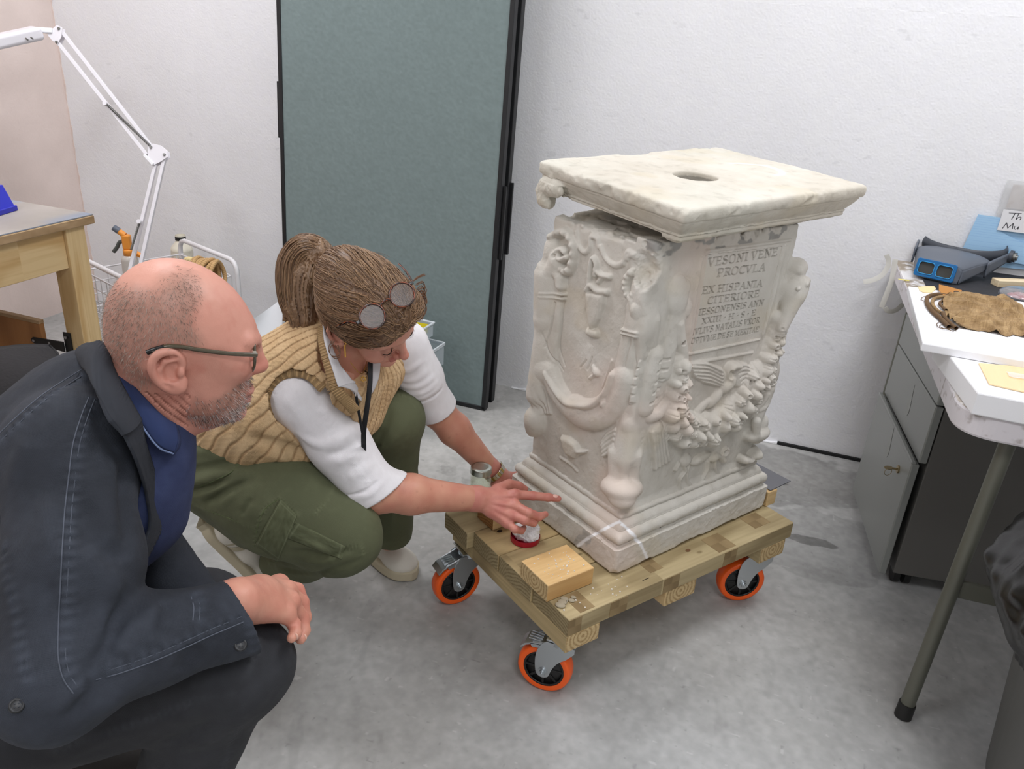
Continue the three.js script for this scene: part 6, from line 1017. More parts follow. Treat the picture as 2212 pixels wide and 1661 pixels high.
    seam([[240, 803, 1.068], [268, 856, 1.031], [308, 922, 1.02], [342, 966, 1.03], [374, 980, 1.055]], .0013, mat(0x7484a8, { roughness: .9 }), 'collar_stitching');
  }
  // ---- trousers
  {
    const T = new Field(.035); T.cone(pel.clone().add(v3(0, -.02, 0)), pel.clone().addScaledVector(axis, .09), .15, .15).cone(hR, kR.clone().add(v3(-.012, .0, .012)), .105, .072).cone(kR.clone().add(v3(-.008, -.004, .006)), aR, .074, .06).cone(hL, kL, .105, .07).cone(kL, aL, .07, .058); T.ball(kR.clone().addScaledVector(hd, .012).addScaledVector(CR, .014), .06, .03);
    const D = (l) => l, folds = foldsOn(T, [
      { p: [[560, 1340], [590, 1400], [575, 1470]], a: -.004, w: .012 }, { p: [[540, 1410], [500, 1480], [420, 1540], [330, 1560]], a: .006, w: .014 }, { p: [[590, 1470], [540, 1500], [470, 1540]], a: .005, w: .010 }, { p: [[585, 1490], [520, 1540], [430, 1590]], a: .006, w: .011 }, { p: [[560, 1530], [480, 1580], [400, 1620]], a: .005, w: .011 },
      { p: [[460, 1560], [360, 1610], [250, 1650]], a: -.006, w: .013 }, { p: [[300, 1560], [200, 1600], [120, 1640]], a: .005, w: .014 }, { p: [[530, 1570], [500, 1620], [470, 1660]], a: -.004, w: .009 }, { p: [[420, 1500], [300, 1550], [180, 1580]], a: -.004, w: .012 }], .5, 1.6);
    const seams = seamSet(T, [[[120, 1620], [220, 1585], [330, 1550], [430, 1510], [500, 1495]], [[525, 1515], [515, 1570], [495, 1630], [480, 1661]], [[560, 1380], [545, 1430], [520, 1470]]], .5, 1.6), sd = seamDisp(seams, .0018, .007, 600);
    T.disp = (x, y, z) => folds(x, y, z) + sd(x, y, z) + .004 * (fbm(x * 20, y * 20, z * 20, 3) - .5); T.dispMax = .011;
    part('trousers', T.mesh(.0048, { color: clothColor([36, 37, 41], [66, 68, 73], seams, { seam: .55, w: .008, blot: .7 }), fast: 1, eps: .002 }), clothM(), t, 'faded charcoal trousers');
    for (const [a, k] of [[aR, kR], [aL, kL]]) { const Sx = new Field(.02), to = a.clone().addScaledVector(hd, .15); Sx.cone(a.clone().add(v3(0, -.03, 0)), to.clone().setY(.035), .045, .034).cone(a.clone().addScaledVector(hd, -.05).setY(.04), to.clone().setY(.03), .036, .032).cut({ f: (x, y, z) => y - .001 > 0 ? -(y - .001) * -1 - 9 : -(y - .001) * -1 - 9 }, .001); Sx.ps.pop(); part('boot', Sx.mesh(.008, { color: () => lin(38, 34, 32), fast: 1, clip: (x, y, z) => .002 - y }), clothM({ roughness: .6 }), t); }
  }
  // ---- work jacket
  {
    const K = new Field(.03);
    const bk = (u, a, f, r) => NC.clone().addScaledVector(axis, a).addScaledVector(tf, f).addScaledVector(rt, r);
    K.ell(bk(0, -.17, -.005, -.015), [.13, .21, .165], tb).ell(bk(0, -.40, -.005, -.01), [.15, .22, .17], tb).cone(bk(0, -.06, 0, .06), sR.clone().add(v3(0, .006, 0)), .055, .07, .05).cone(bk(0, -.06, 0, -.06), sL, .07, .07, .05).cone(bk(0, -.04, -.02, 0), bk(0, .0, .01, 0), .07, .06, .03);
    K.ell(bk(0, -.5, -.01, 0), [.165, .14, .2], tb);
    // front opening: remove a wedge so that the shirt shows between the two fronts
    const oC = bk(0, -.25, .17, -.02);
    K.cut({ f: (x, y, z) => { const dx = x - NC.x, dy = y - NC.y, dz = z - NC.z, a = dx * axis.x + dy * axis.y + dz * axis.z, f_ = dx * tf.x + dy * tf.y + dz * tf.z, r_ = dx * rt.x + dy * rt.y + dz * rt.z; return max(abs(r_ + .01) - .055 - .10 * clamp(-a - .02, 0, .5), .055 - f_ * .9 + .02 * abs(a)); } }, .012);
    // sleeve of the near arm
    const cuffE = P(560, 1324, 1.055), cuffM = eR.clone().lerp(wR, .5);
    K.cone(sR, eR.clone().lerp(sR, .5).addScaledVector(CR, .018), .074, .074, .035).cone(eR.clone().lerp(sR, .5).addScaledVector(CR, .018), eR, .074, .064, .03).cone(eR, eR.clone().lerp(wR, .5), .06, .055, .03).cone(eR.clone().lerp(wR, .5), cuffE, .055, .0495, .02);
    const cuffN = cuffE.clone().sub(eR).normalize().addScaledVector(CU, .22).normalize(), cuffP = P(527, 1330, 1.03), inner = cone(cuffM.clone().lerp(cuffE, .62), cuffM.clone().lerp(cuffE, 1.3), .043, .0455);
    K.cut({ f: (x, y, z) => max(-((x - cuffP.x) * cuffN.x + (y - cuffP.y) * cuffN.y + (z - cuffP.z) * cuffN.z), hypot(x - cuffP.x, y - cuffP.y, z - cuffP.z) - .13) }, .003); K.cut(inner, .003);
    K.cone(sL, eL, .075, .062, .03).cone(eL, wL, .06, .046, .02);
    // hanging left front
    K.cone(bk(0, -.42, .16, -.12), bk(0, -.58, .2, -.11), .03, .022, .03);
    const seamsPx = [[[183, 808], [140, 835], [90, 870], [40, 915], [2, 952]], [[205, 862], [190, 900], [172, 960], [163, 1030], [155, 1100], [150, 1180], [146, 1260], [142, 1340], [142, 1420], [152, 1460], [172, 1488]], [[205, 1455], [260, 1440], [330, 1415], [400, 1385], [450, 1362], [522, 1332]], [[425, 1282], [432, 1312], [430, 1340]], [[302, 925], [318, 980], [338, 1045], [346, 1100]], [[518, 1262], [532, 1300], [540, 1345], [546, 1405]], [[10, 1180], [28, 1300], [42, 1400], [58, 1470]]];
    const seams = seamSet(K, seamsPx, .4, 1.5), sd = seamDisp(seams, .0022, .009, 480);
    const folds = foldsOn(K, [
      { p: [[250, 1230], [225, 1330], [200, 1430]], a: .009, w: .013 }, { p: [[268, 1290], [235, 1370], [205, 1440], [180, 1490]], a: -.010, w: .011 }, { p: [[265, 1200], [235, 1110], [190, 1030], [170, 1000]], a: .008, w: .016 }, { p: [[175, 1080], [215, 1170], [258, 1225]], a: -.008, w: .014 }, { p: [[180, 1180], [220, 1240], [250, 1290]], a: .006, w: .014 }, { p: [[100, 1060], [110, 1150], [140, 1240]], a: .005, w: .014 }, { p: [[90, 1240], [140, 1340], [150, 1410]], a: -.005, w: .014 },
      { p: [[345, 1305], [322, 1350], [330, 1405]], a: .009, w: .011 }, { p: [[300, 1335], [280, 1385], [250, 1420]], a: .006, w: .012 }, { p: [[370, 1300], [350, 1340], [350, 1390]], a: -.007, w: .010 }, { p: [[430, 1390], [385, 1455], [350, 1490]], a: -.006, w: .011 }, { p: [[320, 1440], [260, 1500], [190, 1550]], a: .007, w: .013 }, { p: [[240, 1440], [200, 1500], [140, 1550]], a: -.009, w: .011 }, { p: [[190, 1440], [165, 1500], [120, 1540]], a: .006, w: .010 }, { p: [[440, 1290], [480, 1310], [500, 1350]], a: .004, w: .010 },
      { p: [[205, 870], [230, 930], [270, 990]], a: -.007, w: .012 }, { p: [[210, 960], [240, 1040], [262, 1120]], a: .006, w: .013 }, { p: [[285, 980], [265, 1060], [268, 1150], [258, 1210]], a: -.010, w: .013 }, { p: [[60, 940], [40, 1000], [20, 1060]], a: .004, w: .016 }], .4, 1.5);
    const pkt = lineDist([P(-5, 1000, .9), P(-4, 1001, .9)]);
    K.disp = (x, y, z) => folds(x, y, z) + sd(x, y, z) + .0045 * (fbm(x * 17, y * 17, z * 17, 3) - .5) + .0012 * (fbm(x * 70, y * 70, z * 70, 2) - .5); K.dispMax = .016;
    part('jacket', K.mesh(.0042, { color: clothColor([36, 40, 48], [72, 78, 90], seams, { w: .011, f: 480, seam: .42 }), fast: 1, eps: .0018 }), clothM({ bumpScale: .0006 }), t, 'dark blue-grey cotton work jacket with puckered seams');
    for (const l of seamsPx.slice(0, 5)) { const pts = l.map(([x, y]) => K.hit(x, y, .4, 1.5)).filter(Boolean); if (pts.length < 3) continue; for (const o of [0, .007]) { const q = fine(pts, pts.length * 8).map((p, i, a) => { const n = CAM.clone().sub(p).normalize(), d = a[min(i + 1, a.length - 1)].clone().sub(a[max(i - 1, 0)]).normalize(); const w = p.clone().addScaledVector(d.cross(n).normalize(), o); const dd = K.at(w.x, w.y, w.z); return w.addScaledVector(n, clamp(-dd, -.02, .02) + .0002); }); part('seam_stitching', new THREE.TubeGeometry(new THREE.CatmullRomCurve3(q), q.length, .0008, 5), mat(o ? 0x565b66 : 0x4e535d, { roughness: .9 }), t); } }
    const jm = mat(0x32363e, { roughness: .88, bumpMap: rep(weaveBump, 4), bumpScale: .0008 });
    const band = (A, B, n, th, nm, push = .006) => { const a = new THREE.CatmullRomCurve3(A.map((q) => P(...q)), false, 'centripetal'), b = new THREE.CatmullRomCurve3(B.map((q) => P(...q)), false, 'centripetal'), c = NC.clone().addScaledVector(axis, .02); return part(nm, slab((u, v) => { const q = a.getPoint(u).lerp(b.getPoint(u), v), o = q.clone().sub(c).normalize(); return q.addScaledVector(o, push * sin(PI * v) + .003 * (fbm(u * 18, v * 5, n, 3) - .5) + (v < .2 ? .0012 * sin(u * 260) : 0)); }, 120, 16, th), jm, t); };
    band([[190, 760, 1.26], [183, 750, 1.17], [200, 744, 1.10], [226, 746, 1.055], [244, 796, 1.03], [272, 852, 1.015], [304, 910, 1.01]], [[182, 800, 1.26], [172, 790, 1.16], [180, 792, 1.07], [194, 812, 1.0], [212, 858, .965], [238, 908, .955], [266, 940, .965]], 1, .006, 'jacket_collar', .010);
    band([[304, 910, 1.012], [312, 950, 1.025], [330, 1010, 1.06], [345, 1070, 1.09], [350, 1130, 1.1], [310, 1220, 1.08]], [[268, 940, .97], [290, 985, .99], [306, 1030, 1.02], [318, 1080, 1.05], [322, 1140, 1.065], [285, 1230, 1.05]], 3, .004, 'button_placket', .002);
    const bm = mat(0x131417, { roughness: .4 });
    const button = (px, py, d0) => { const c = K.hit(px, py, .4, 1.5) ?? P(px, py, d0), n = CAM.clone().sub(c).normalize().addScaledVector(CU, .2).normalize(), g = mergeGeometries([lathe([[0, .0], [.007, 0], [.008, .0015], [.0075, .0035], [.0055, .0035], [.005, .0024], [0, .0024]], 24)].map((q) => q.toNonIndexed())); g.applyQuaternion(new THREE.Quaternion().setFromUnitVectors(v3(0, 1, 0), n)); c.addScaledVector(n, .0005); g.translate(c.x, c.y, c.z); const b = part('button', g, bm, t, 'dark round button'); const ax = n.clone().cross(CU).normalize(), ay = ax.clone().cross(n); for (const [i, j] of [[1, 1], [1, -1], [-1, 1], [-1, -1]]) { const q = c.clone().addScaledVector(ax, i * .0018).addScaledVector(ay, j * .0018).addScaledVector(n, .0026); part('thread', new THREE.SphereGeometry(.0009, 8, 6).translate(q.x, q.y, q.z), mat(0x3a3c42, { roughness: .8 }), b); } };
    button(520, 1394, 1.0); button(36, 1525, .95);
  }
}

// ---------------------------------------------------------------- the crouching woman
{
  const t = thing('person', 'crouching woman with brown ponytail, tan knitted vest and green trousers pointing at the altar', 'person', [0, 0, 0]);
  const Fw = v3(.865, -.495, .085).normalize(), Zr = v3(-.32, -.415, .85).normalize(), Up = Zr.clone().cross(Fw).normalize(); Zr.copy(Fw.clone().cross(Up).normalize());
  const HC = P(790, 676, 1.565), M = frame(Fw, Up, Zr, HC), Mi = M.clone().invert(), k = .97, V = (x, y, z) => v3(x * k, y * k, z * k);
  const toHead = (p) => p.clone().applyMatrix4(Mi), headPt = (px, py, d) => toHead(P(px, py, d));
  // skeleton
  const hx = v3(.93, 0, -.36).normalize(), rt = v3(.36, 0, .93).normalize(), up = v3(0, 1, 0);
  const sR = P(655, 850, 1.63), eR = P(806, 1062, 1.69), wR = P(1030, 1077, 1.795), sL = P(868, 748, 1.80), eL = P(938, 880, 1.93), wL = P(1058, 1012, 2.02);
  const NC = P(716, 752, 1.67), NB = P(752, 748, 1.61), hR = P(462, 1005, 1.72), hL = P(560, 965, 1.94), kR = P(732, 1155, 1.66), kL = P(848, 905, 1.84), aR = P(515, 1148, 1.98), aL = P(840, 1162, 2.10);
  if (globalThis.DEBUG) for (const [n, a, b] of [['upR', sR, eR], ['foR', eR, wR], ['upL', sL, eL], ['foL', eL, wL], ['thR', hR, kR], ['shR', kR, aR], ['thL', hL, kL], ['shL', kL, aL], ['sh', sR, sL], ['hips', hR, hL], ['spine', hR.clone().lerp(hL, .5), NC]]) console.log('W', n, a.distanceTo(b).toFixed(3), a.toArray().map((q) => q.toFixed(2)).join(), b.toArray().map((q) => q.toFixed(2)).join());
  // ---- head
  const G = new Field(.012);
  const crown = [[-.096, .03], [-.088, .075], [-.055, .112], [0, .124], [.05, .113], [.084, .08], [.096, .045], [.098, .02], [.088, -.005], [.05, -.03], [0, -.045], [-.06, -.045], [-.09, -.01]].map(([x, y]) => [x * k, y * k]);
  const face = [[.03, .06], [.092, .055], [.097, .03], [.0945, .01], [.094, -.01], [.093, -.03], [.088, -.046], [.091, -.056], [.0925, -.063], [.087, -.069], [.089, -.077], [.083, -.086], [.085, -.1], [.072, -.112], [.035, -.098], [0, -.07], [-.012, -.03], [0, .02]].map(([x, y]) => [x * k, y * k]);
  G.add(inflate(crown, .073 * k, .085)); G.add(inflate(face, .058 * k, .048, (x, y) => lerp(.66, 1, clamp((y + .115) / .1))), .02);
  G.add(cone(V(.0935, .012, 0), V(.109, -.026, 0), .0072 * k, .009 * k), .008); G.add(ell(V(.111, -.031, 0), [.0095, .0085, .0095]), .006);
  for (const s of [-1, 1]) { G.add(ell(V(.099, -.038, s * .0095), [.009, .007, .0065]), .005); G.cut(ell(V(.103, -.0435, s * .0065), [.004, .0025, .003]), .002); G.add(ell(V(.066, -.025, s * .045), [.022, .017, .018]), .02); G.add(cone(V(.094, .026, s * .012), V(.082, .028, s * .046), .006, .006), .012); G.cut(ell(V(.094, .008, s * .031), [.012, .010, .016]), .012); G.add(ell(V(.0835, .004, s * .031), [.0118, .0105, .0125]), .004); G.add(cone(V(.092, -.004, s * .022), V(.088, -.005, s * .041), .0026, .0022), .003); }
  G.add(ell(V(.092, -.0575, 0), [.007, .0042, .017]), .004); G.add(ell(V(.089, -.069, 0), [.0075, .005, .015]), .004); G.cut(cone(V(.097, -.0632, -.02), V(.097, -.0632, .02), .0016), .002); G.add(ell(V(.078, -.098, 0), [.012, .010, .014]), .01);
  const nb = toHead(NB.clone().add(v3(-.03, -.045, 0)));
  G.add(cone(V(-.02, -.05, 0), nb, .05, .054), .025); G.add(cone(V(.02, -.075, 0), nb.clone().add(v3(.02, 0, 0)), .03, .04), .025);
  for (const s of [-1, 1]) { const q = (x, y, z) => V(x, y, s * z); G.add(ell(q(-.004, -.008, .073), [.016, .026, .006]), .006); const e = [[.012, .012], [.008, .026], [-.006, .03], [-.019, .02], [-.021, .0], [-.014, -.02], [-.004, -.032], [.006, -.034], [.01, -.024]].map(([x, y], i) => q(x, y, .075 + .009 * sin(PI * i / 8))); for (let i = 0; i < 8; i++) G.add(cone(e[i], e[i + 1], .0036, i > 5 ? .005 : .0036), .003); G.cut(ell(q(0, -.006, .082), [.008, .011, .006]), .003); G.add(ell(q(.012, -.006, .076), [.004, .006, .005]), .003); }
  G.disp = (x, y, z) => .0006 * (fbm(x * 90, y * 90, z * 90, 2) - .5); G.dispMax = .001;
  const skin = lin(214, 158, 136), pink = lin(210, 138, 122), red = lin(196, 118, 102), lip = lin(176, 92, 86);
  const head = G.mesh(.0026, { color: (x, y, z) => { const n = fbm(x * 60, y * 60, z * 60, 3); let c = mix(skin, pink, clamp((n - .3) * 1.1)); c = mix(c, red, .5 * sstep(.035, .01, hypot(x - .108, y + .03, z))); c = mix(c, red, .35 * sstep(.03, .01, hypot(x - .075, y + .028, abs(z) - .045))); if (x > .08 && abs(z) < .019 && y < -.052 * k && y > -.075 * k) c = mix(c, lip, .7 * sstep(.02, .014, abs(z)) * sstep(-.078 * k, -.072 * k, y) * sstep(-.05 * k, -.056 * k, y)); c = mix(c, lin(150, 112, 96), .35 * sstep(.014, .008, hypot((x - .085) * .5, y - .010, (abs(z) - .031) * .8))); return c; }, eps: .0009 });
  head.applyMatrix4(M);
  // ---- arms and hands
  const A = new Field(.02); A.cone(sR, eR, .045, .041).cone(eR, eR.clone().lerp(wR, .35), .041, .042, .03).cone(eR.clone().lerp(wR, .35), wR, .041, .027).cone(sL, eL, .045, .038).cone(eL, eL.clone().lerp(wL, .35), .038, .038, .03).cone(eL.clone().lerp(wL, .35), wL, .038, .026).cone(NC, NB, .055, .05).cone(hR.clone().lerp(hL, .5), NC.clone().add(v3(-.02, -.1, 0)), .1, .09).cone(hR, kR, .075, .05).cone(kR, aR, .048, .033).cone(hL, kL, .075, .05).cone(kL, aL, .048, .033).cone(NB.clone().add(v3(-.01, -.03, 0)), P(780, 842, 1.64), .04, .02);
  A.disp = (x, y, z) => .001 * (fbm(x * 50, y * 50, z * 50, 2) - .5); A.dispMax = .001;
  const armC = (x, y, z) => { const n = fbm(x * 40, y * 40, z * 40, 3), f = fbm(x * 160, y * 160, z * 160, 2); let c = mix(lin(206, 148, 122), lin(190, 118, 100), clamp((n - .25) * 1.2)); if (f > .8) c = mix(c, lin(168, 108, 88), .4); return c; };
  const arms = A.mesh(.006, { color: armC });
  const J = (px, py, d) => P(px, py, d);
  const H = new Field(.01); // pointing right hand
  H.cone(P(985, 1076, 1.775), wR, .0285, .0265).cone(wR, J(1070, 1082, 1.81), .0265, .026, .016);
  const m1 = [J(1112, 1068, 1.805), J(1112, 1092, 1.79), J(1104, 1112, 1.785), J(1094, 1128, 1.785)];
  m1.forEach((q, i) => { H.cone(J(1062, 1074 + i * 10, 1.806 - i * .004), q, .0155, .0115, .014); H.ball(q.clone().addScaledVector(CF, -.003), .0115, .006); });
  const rI = [.0112, .0104, .0095, .0072];
  finger(H, [m1[0], J(1150, 1071, 1.815), J(1184, 1074, 1.822), J(1206, 1077, 1.826)], rI, .006);
  finger(H, [m1[1], J(1142, 1108, 1.765), J(1164, 1116, 1.782), J(1178, 1111, 1.80)], rI.map((r) => r * 1.0), .006);
  finger(H, [m1[2], J(1133, 1124, 1.764), J(1152, 1129, 1.785), J(1158, 1124, 1.805)], rI.map((r) => r * .95), .006);
  finger(H, [m1[3], J(1112, 1143, 1.768), J(1126, 1146, 1.785), J(1132, 1140, 1.8)], rI.map((r) => r * .84), .006);
  finger(H, [J(1075, 1058, 1.82), J(1100, 1046, 1.85), J(1120, 1050, 1.862), J(1134, 1056, 1.868)], [.0145, .0118, .0108, .008], .012);
  for (let i = 0; i < 4; i++) H.cone(J(1058, 1075 + i * 9, 1.783 + (i === 0 ? .004 : 0)), m1[i].clone().addScaledVector(CF, -.0105), .0026, .003, .006);
  const kn = [...m1, J(1150, 1071, 1.815)];
  H.disp = (x, y, z) => .0008 * (fbm(x * 140, y * 140, z * 140, 2) - .5); H.dispMax = .001;
  const hc = (x, y, z) => { const n = fbm(x * 60, y * 60, z * 60, 3); let c = mix(lin(200, 134, 116), lin(184, 104, 94), clamp((n - .25) * 1.3)); for (const q of kn) c = mix(c, lin(190, 100, 92), .5 * sstep(.018, .006, hypot(x - q.x, y - q.y, z - q.z))); return c; };
  const handR = H.mesh(.0022, { color: hc, eps: .0009 });
  const L = new Field(.01); // left hand round the back corner of the foot
  L.cone(P(1040, 990, 2.005), wL, .0255, .0245).cone(wL, J(1082, 1030, 2.045), .0245, .023, .016);
  const ml = [J(1100, 1028, 2.075), J(1104, 1042, 2.06), J(1102, 1056, 2.045), J(1096, 1066, 2.035)];
  ml.forEach((q, i) => { L.cone(J(1078, 1022 + i * 9, 2.045), q, .014, .0105, .012); finger(L, [q, q.clone().addScaledVector(CR, .026).addScaledVector(CF, .026), q.clone().addScaledVector(CR, .04).addScaledVector(CF, .05).addScaledVector(CU, -.006)], [.0104, .0096, .0076], .006); });
  finger(L, [J(1070, 1045, 2.03), J(1078, 1066, 2.0), J(1092, 1076, 1.985)], [.0135, .0112, .008], .01);
  const handL = L.mesh(.0028, { color: hc });
  part('body', merge([head, arms, handR, handL]), skinM, t);
  { const nail = mat(0xe2b0a2, { roughness: .25 }), a = J(1200, 1072, 1.819), d = J(1206, 1077, 1.826).sub(J(1184, 1074, 1.822)).normalize(), n = CF.clone().multiplyScalar(-.8).addScaledVector(CU, .5).normalize(), x = d.clone().cross(n).normalize(), g = new THREE.SphereGeometry(1, 14, 10).scale(.0046, .0058, .0016); g.applyMatrix4(new THREE.Matrix4().makeBasis(x, d, x.clone().cross(d))); g.translate(a.x + n.x * .0012, a.y + n.y * .0012, a.z + n.z * .0012); part('fingernail', g, nail, t); }
  // lids, lashes and brows
  const dkh = mat(0x2a1c14, { roughness: .6 }), headPart = (n, g, m, l) => part(n, geoOf(g).applyMatrix4(M), m, t, l);
  for (const s of [-1, 1]) {
    headPart('lash_line', tube([V(.0915, .003, s * .0195), V(.0962, -.002, s * .027), V(.0955, -.0035, s * .035), V(.089, -.002, s * .0425)], .0009, 24, 6), dkh);
    const l = []; for (let i = 0; i < 13; i++) { const u = i / 12, a = V(lerp(.0925, .0885, u) + .0045 * sin(PI * u), lerp(.002, -.002, u) - .004 * sin(PI * u), s * lerp(.02, .043, u)), b = a.clone().add(v3(.0055, -.004, s * (u - .4) * .006)); l.push(rod(a, b, .0004, .00012, 5)); } headPart('eyelash', l, dkh);
    headPart('eyebrow', tube([V(.0985, .022, s * .011), V(.0965, .0265, s * .022), V(.091, .0285, s * .034), V(.081, .0265, s * .046)], .0021, 24, 7).scale(1, 1, 1), mat(0x5c4232, { roughness: .8 }));
  }
  // ---- hair
  let hairField;
  const hairCol = [[84, 60, 42], [124, 94, 68], [158, 126, 94]].map((c) => lin(...c));
  const hairM = mat(0xffffff, { vertexColors: true, roughness: .42 });
  const tie = headPt(703, 572, 1.60);       // where the ponytail leaves the head
  {
    const Hf = new Field(.012), cap = crown.map(([x, y]) => { const l = hypot(x, y - .03); return [x + x / l * .012, y + (y - .03) / l * .014]; });
    Hf.add(inflate(cap, .083, .092)); Hf.add(ell(V(.05, .085, 0), [.05, .04, .06]), .02);
    Hf.add(cone(V(-.07, .07, 0), tie, .045, .016), .03);
    Hf.add(ell(V(.082, .066, .028), [.022, .022, .034]), .015); Hf.add(ell(V(.075, .07, -.03), [.026, .024, .036]), .015);
    // hairline: cut the face free
    Hf.cut({ f: (x, y, z) => { const fl = .062 - 1.1 * max(0, .06 - abs(z)) * 0 - .030 * sstep(.03, .07, abs(z)) ; return max(y - fl - (x - .09) * .25, .026 - x + .7 * max(0, abs(z) - .045)); } }, .006);
    Hf.cut(ell(V(.0, -.03, .085), [.03, .034, .025]), .006); Hf.cut(ell(V(.0, -.03, -.085), [.03, .034, .025]), .006);
    Hf.cut({ f: (x, y, z) => y + .055 - .3 * x }, .01);
    // strands run from the hairline to the tie
    const strand = (x, y, z) => { const dx = x - tie.x, dy = y - tie.y, dz = z - tie.z, a = atan2(dz, dx * .5 - dy * .9), r = hypot(dx, dy, dz); return [a, r]; };
    const groove = (x, y, z) => { const [a, r] = strand(x, y, z); return fbm(a * 22 + 40, r * 2.5, 3, 3) * .6 + fbm(a * 62 + 9, r * 3.5, 7, 2) * .4; };
    Hf.disp = (x, y, z) => .0052 * (groove(x, y, z) - .5); Hf.dispMax = .004;
    const g = Hf.mesh(.0028, { color: (x, y, z) => { const n = groove(x, y, z), [a, r] = strand(x, y, z), f = fbm(a * 130, r * 5, 5, 2); return mix(mix(hairCol[0], hairCol[1], clamp((n - .3) * 2)), hairCol[2], clamp((f - .52) * 2.6)); }, eps: .001 });
    hairField = Hf; g.applyMatrix4(M); part('hair', g, hairM, t, 'brown hair pulled back');
    { // combed strands lying on the hair
      const r = rng(31), list = [], cols = [], hp = new V3(), grad = (F, p) => { const e = .002; return v3(F.at(p.x + e, p.y, p.z) - F.at(p.x - e, p.y, p.z), F.at(p.x, p.y + e, p.z) - F.at(p.x, p.y - e, p.z), F.at(p.x, p.y, p.z + e) - F.at(p.x, p.y, p.z - e)).normalize(); };
      const gp = Hf.mesh(.007, { fast: 1, uv: false }).attributes.position;
      for (let i = 0; i < 1900; i++) { const k2 = floor(r() * gp.count), p = v3(gp.getX(k2), gp.getY(k2), gp.getZ(k2)); if (p.y < -.02 || p.distanceTo(tie) < .03) continue; const pts = []; const n0 = 5 + floor(r() * 12); for (let s = 0; s < n0; s++) { const n = grad(Hf, p), d = Hf.at(p.x, p.y, p.z); p.addScaledVector(n, -d + .0002 + .0016 * r() * (s === 0 || s === n0 - 1 ? 0 : 1)); pts.push(p.clone().applyMatrix4(M)); const to = tie.clone().sub(p); if (to.length() < .02) break; to.addScaledVector(n, -to.dot(n)).normalize(); p.addScaledVector(to, .009); p.z += (r() - .5) * .0014; } if (pts.length < 4) continue; const g2 = new THREE.TubeGeometry(new THREE.CatmullRomCurve3(pts), pts.length * 2, .00055 + r() * .0005, 3); const c = mix(hairCol[r() < .45 ? 0 : 1], hairCol[2], r() * .9), ca = new Float32Array(g2.attributes.position.count * 3); for (let q = 0; q < ca.length; q += 3) ca.set(c, q); g2.setAttribute('color', new THREE.BufferAttribute(ca, 3)); list.push(g2); }
      stuff(part('hair_strands', mergeGeometries(list), mat(0xffffff, { vertexColors: true, roughness: .38 }), t));
    }
    // ponytail
    const T = new Field(.012), pp = [[704, 572, 1.60], [690, 548, 1.605], [665, 548, 1.61], [646, 575, 1.615], [640, 620, 1.615], [642, 660, 1.615], [650, 695, 1.612]].map((q) => P(...q)), pr = [.014, .024, .034, .036, .032, .027, .015];
    for (let i = 0; i < 6; i++) T.cone(pp[i], pp[i + 1], pr[i], pr[i + 1], .02);
    T.cone(P(668, 600, 1.60), P(664, 690, 1.60), .028, .018, .02).cone(P(640, 650, 1.61), P(614, 690, 1.615), .012, .003, .01);
    const pc = new THREE.CatmullRomCurve3(pp).getPoints(30), pl = lineDist(pc);
    const pg = (x, y, z) => { const [d, s] = pl(x, y, z), i = min(29, floor(s / pl.length3 * 30)), q = pc[i], v = v3(x - q.x, y - q.y, z - q.z), a = atan2(v.dot(CF), v.dot(CR)); return fbm(a * 7 + 30, s * 5, 3, 3) * .55 + fbm(a * 24, s * 7, 5, 2) * .45; };
    T.disp = (x, y, z) => .010 * (pg(x, y, z) - .5); T.dispMax = .006;
    part('ponytail', T.mesh(.003, { color: (x, y, z) => mix(hairCol[0], hairCol[2], clamp((pg(x, y, z) - .28) * 1.9)), fast: 1, eps: .0012 }), hairM, t, 'thick brown ponytail');
    { const r = rng(37), list = [], cv = new THREE.CatmullRomCurve3(pp); for (let i = 0; i < 900; i++) { const a = r() * 2 * PI, rad = 1.18 * sqrt(.7 + .5 * r()), pts = [], t0 = r() * .25, t1 = .8 + r() * .32, sp = (r() - .5) * .9; for (let s = 0; s <= 9; s++) { const u = lerp(t0, t1, s / 9), uc = min(u, 1), q = cv.getPoint(uc), ii = min(5, floor(uc * 6)), R = lerp(pr[ii], pr[ii + 1], uc * 6 - ii) * rad * .98, e1 = cv.getTangent(uc).cross(CF).normalize(); q.addScaledVector(e1, R * cos(a + sp * u)).addScaledVector(CF, R * sin(a + sp * u)); if (u > 1) q.addScaledVector(CU, -(u - 1) * .22).addScaledVector(CR, -(u - 1) * (.06 - .1 * r())); pts.push(q); } const g2 = new THREE.TubeGeometry(new THREE.CatmullRomCurve3(pts), 16, .0006 + r() * .0006, 3), c = mix(hairCol[r() < .5 ? 0 : 1], hairCol[2], r() * .8), ca = new Float32Array(g2.attributes.position.count * 3); for (let q = 0; q < ca.length; q += 3) ca.set(c, q); g2.setAttribute('color', new THREE.BufferAttribute(ca, 3)); list.push(g2); } stuff(part('ponytail_strands', mergeGeometries(list), mat(0xffffff, { vertexColors: true, roughness: .38 }), t)); }
    part('hair_tie', (() => { const a = P(704, 572, 1.60), d = P(690, 548, 1.605).sub(a).normalize(); const g2 = new THREE.TorusGeometry(.0165, .0038, 10, 30); g2.applyQuaternion(new THREE.Quaternion().setFromUnitVectors(v3(0, 0, 1), d)); return g2.translate(a.x, a.y, a.z); })(), mat(0x23303a, { roughness: .7 }), t);
    // loose wisps
    const r = rng(21), ws = []; const wisp = (pts, rad) => ws.push(new THREE.TubeGeometry(new THREE.CatmullRomCurve3(pts.map((q) => q.isVector3 ? q : P(...q))), 14, rad, 4));
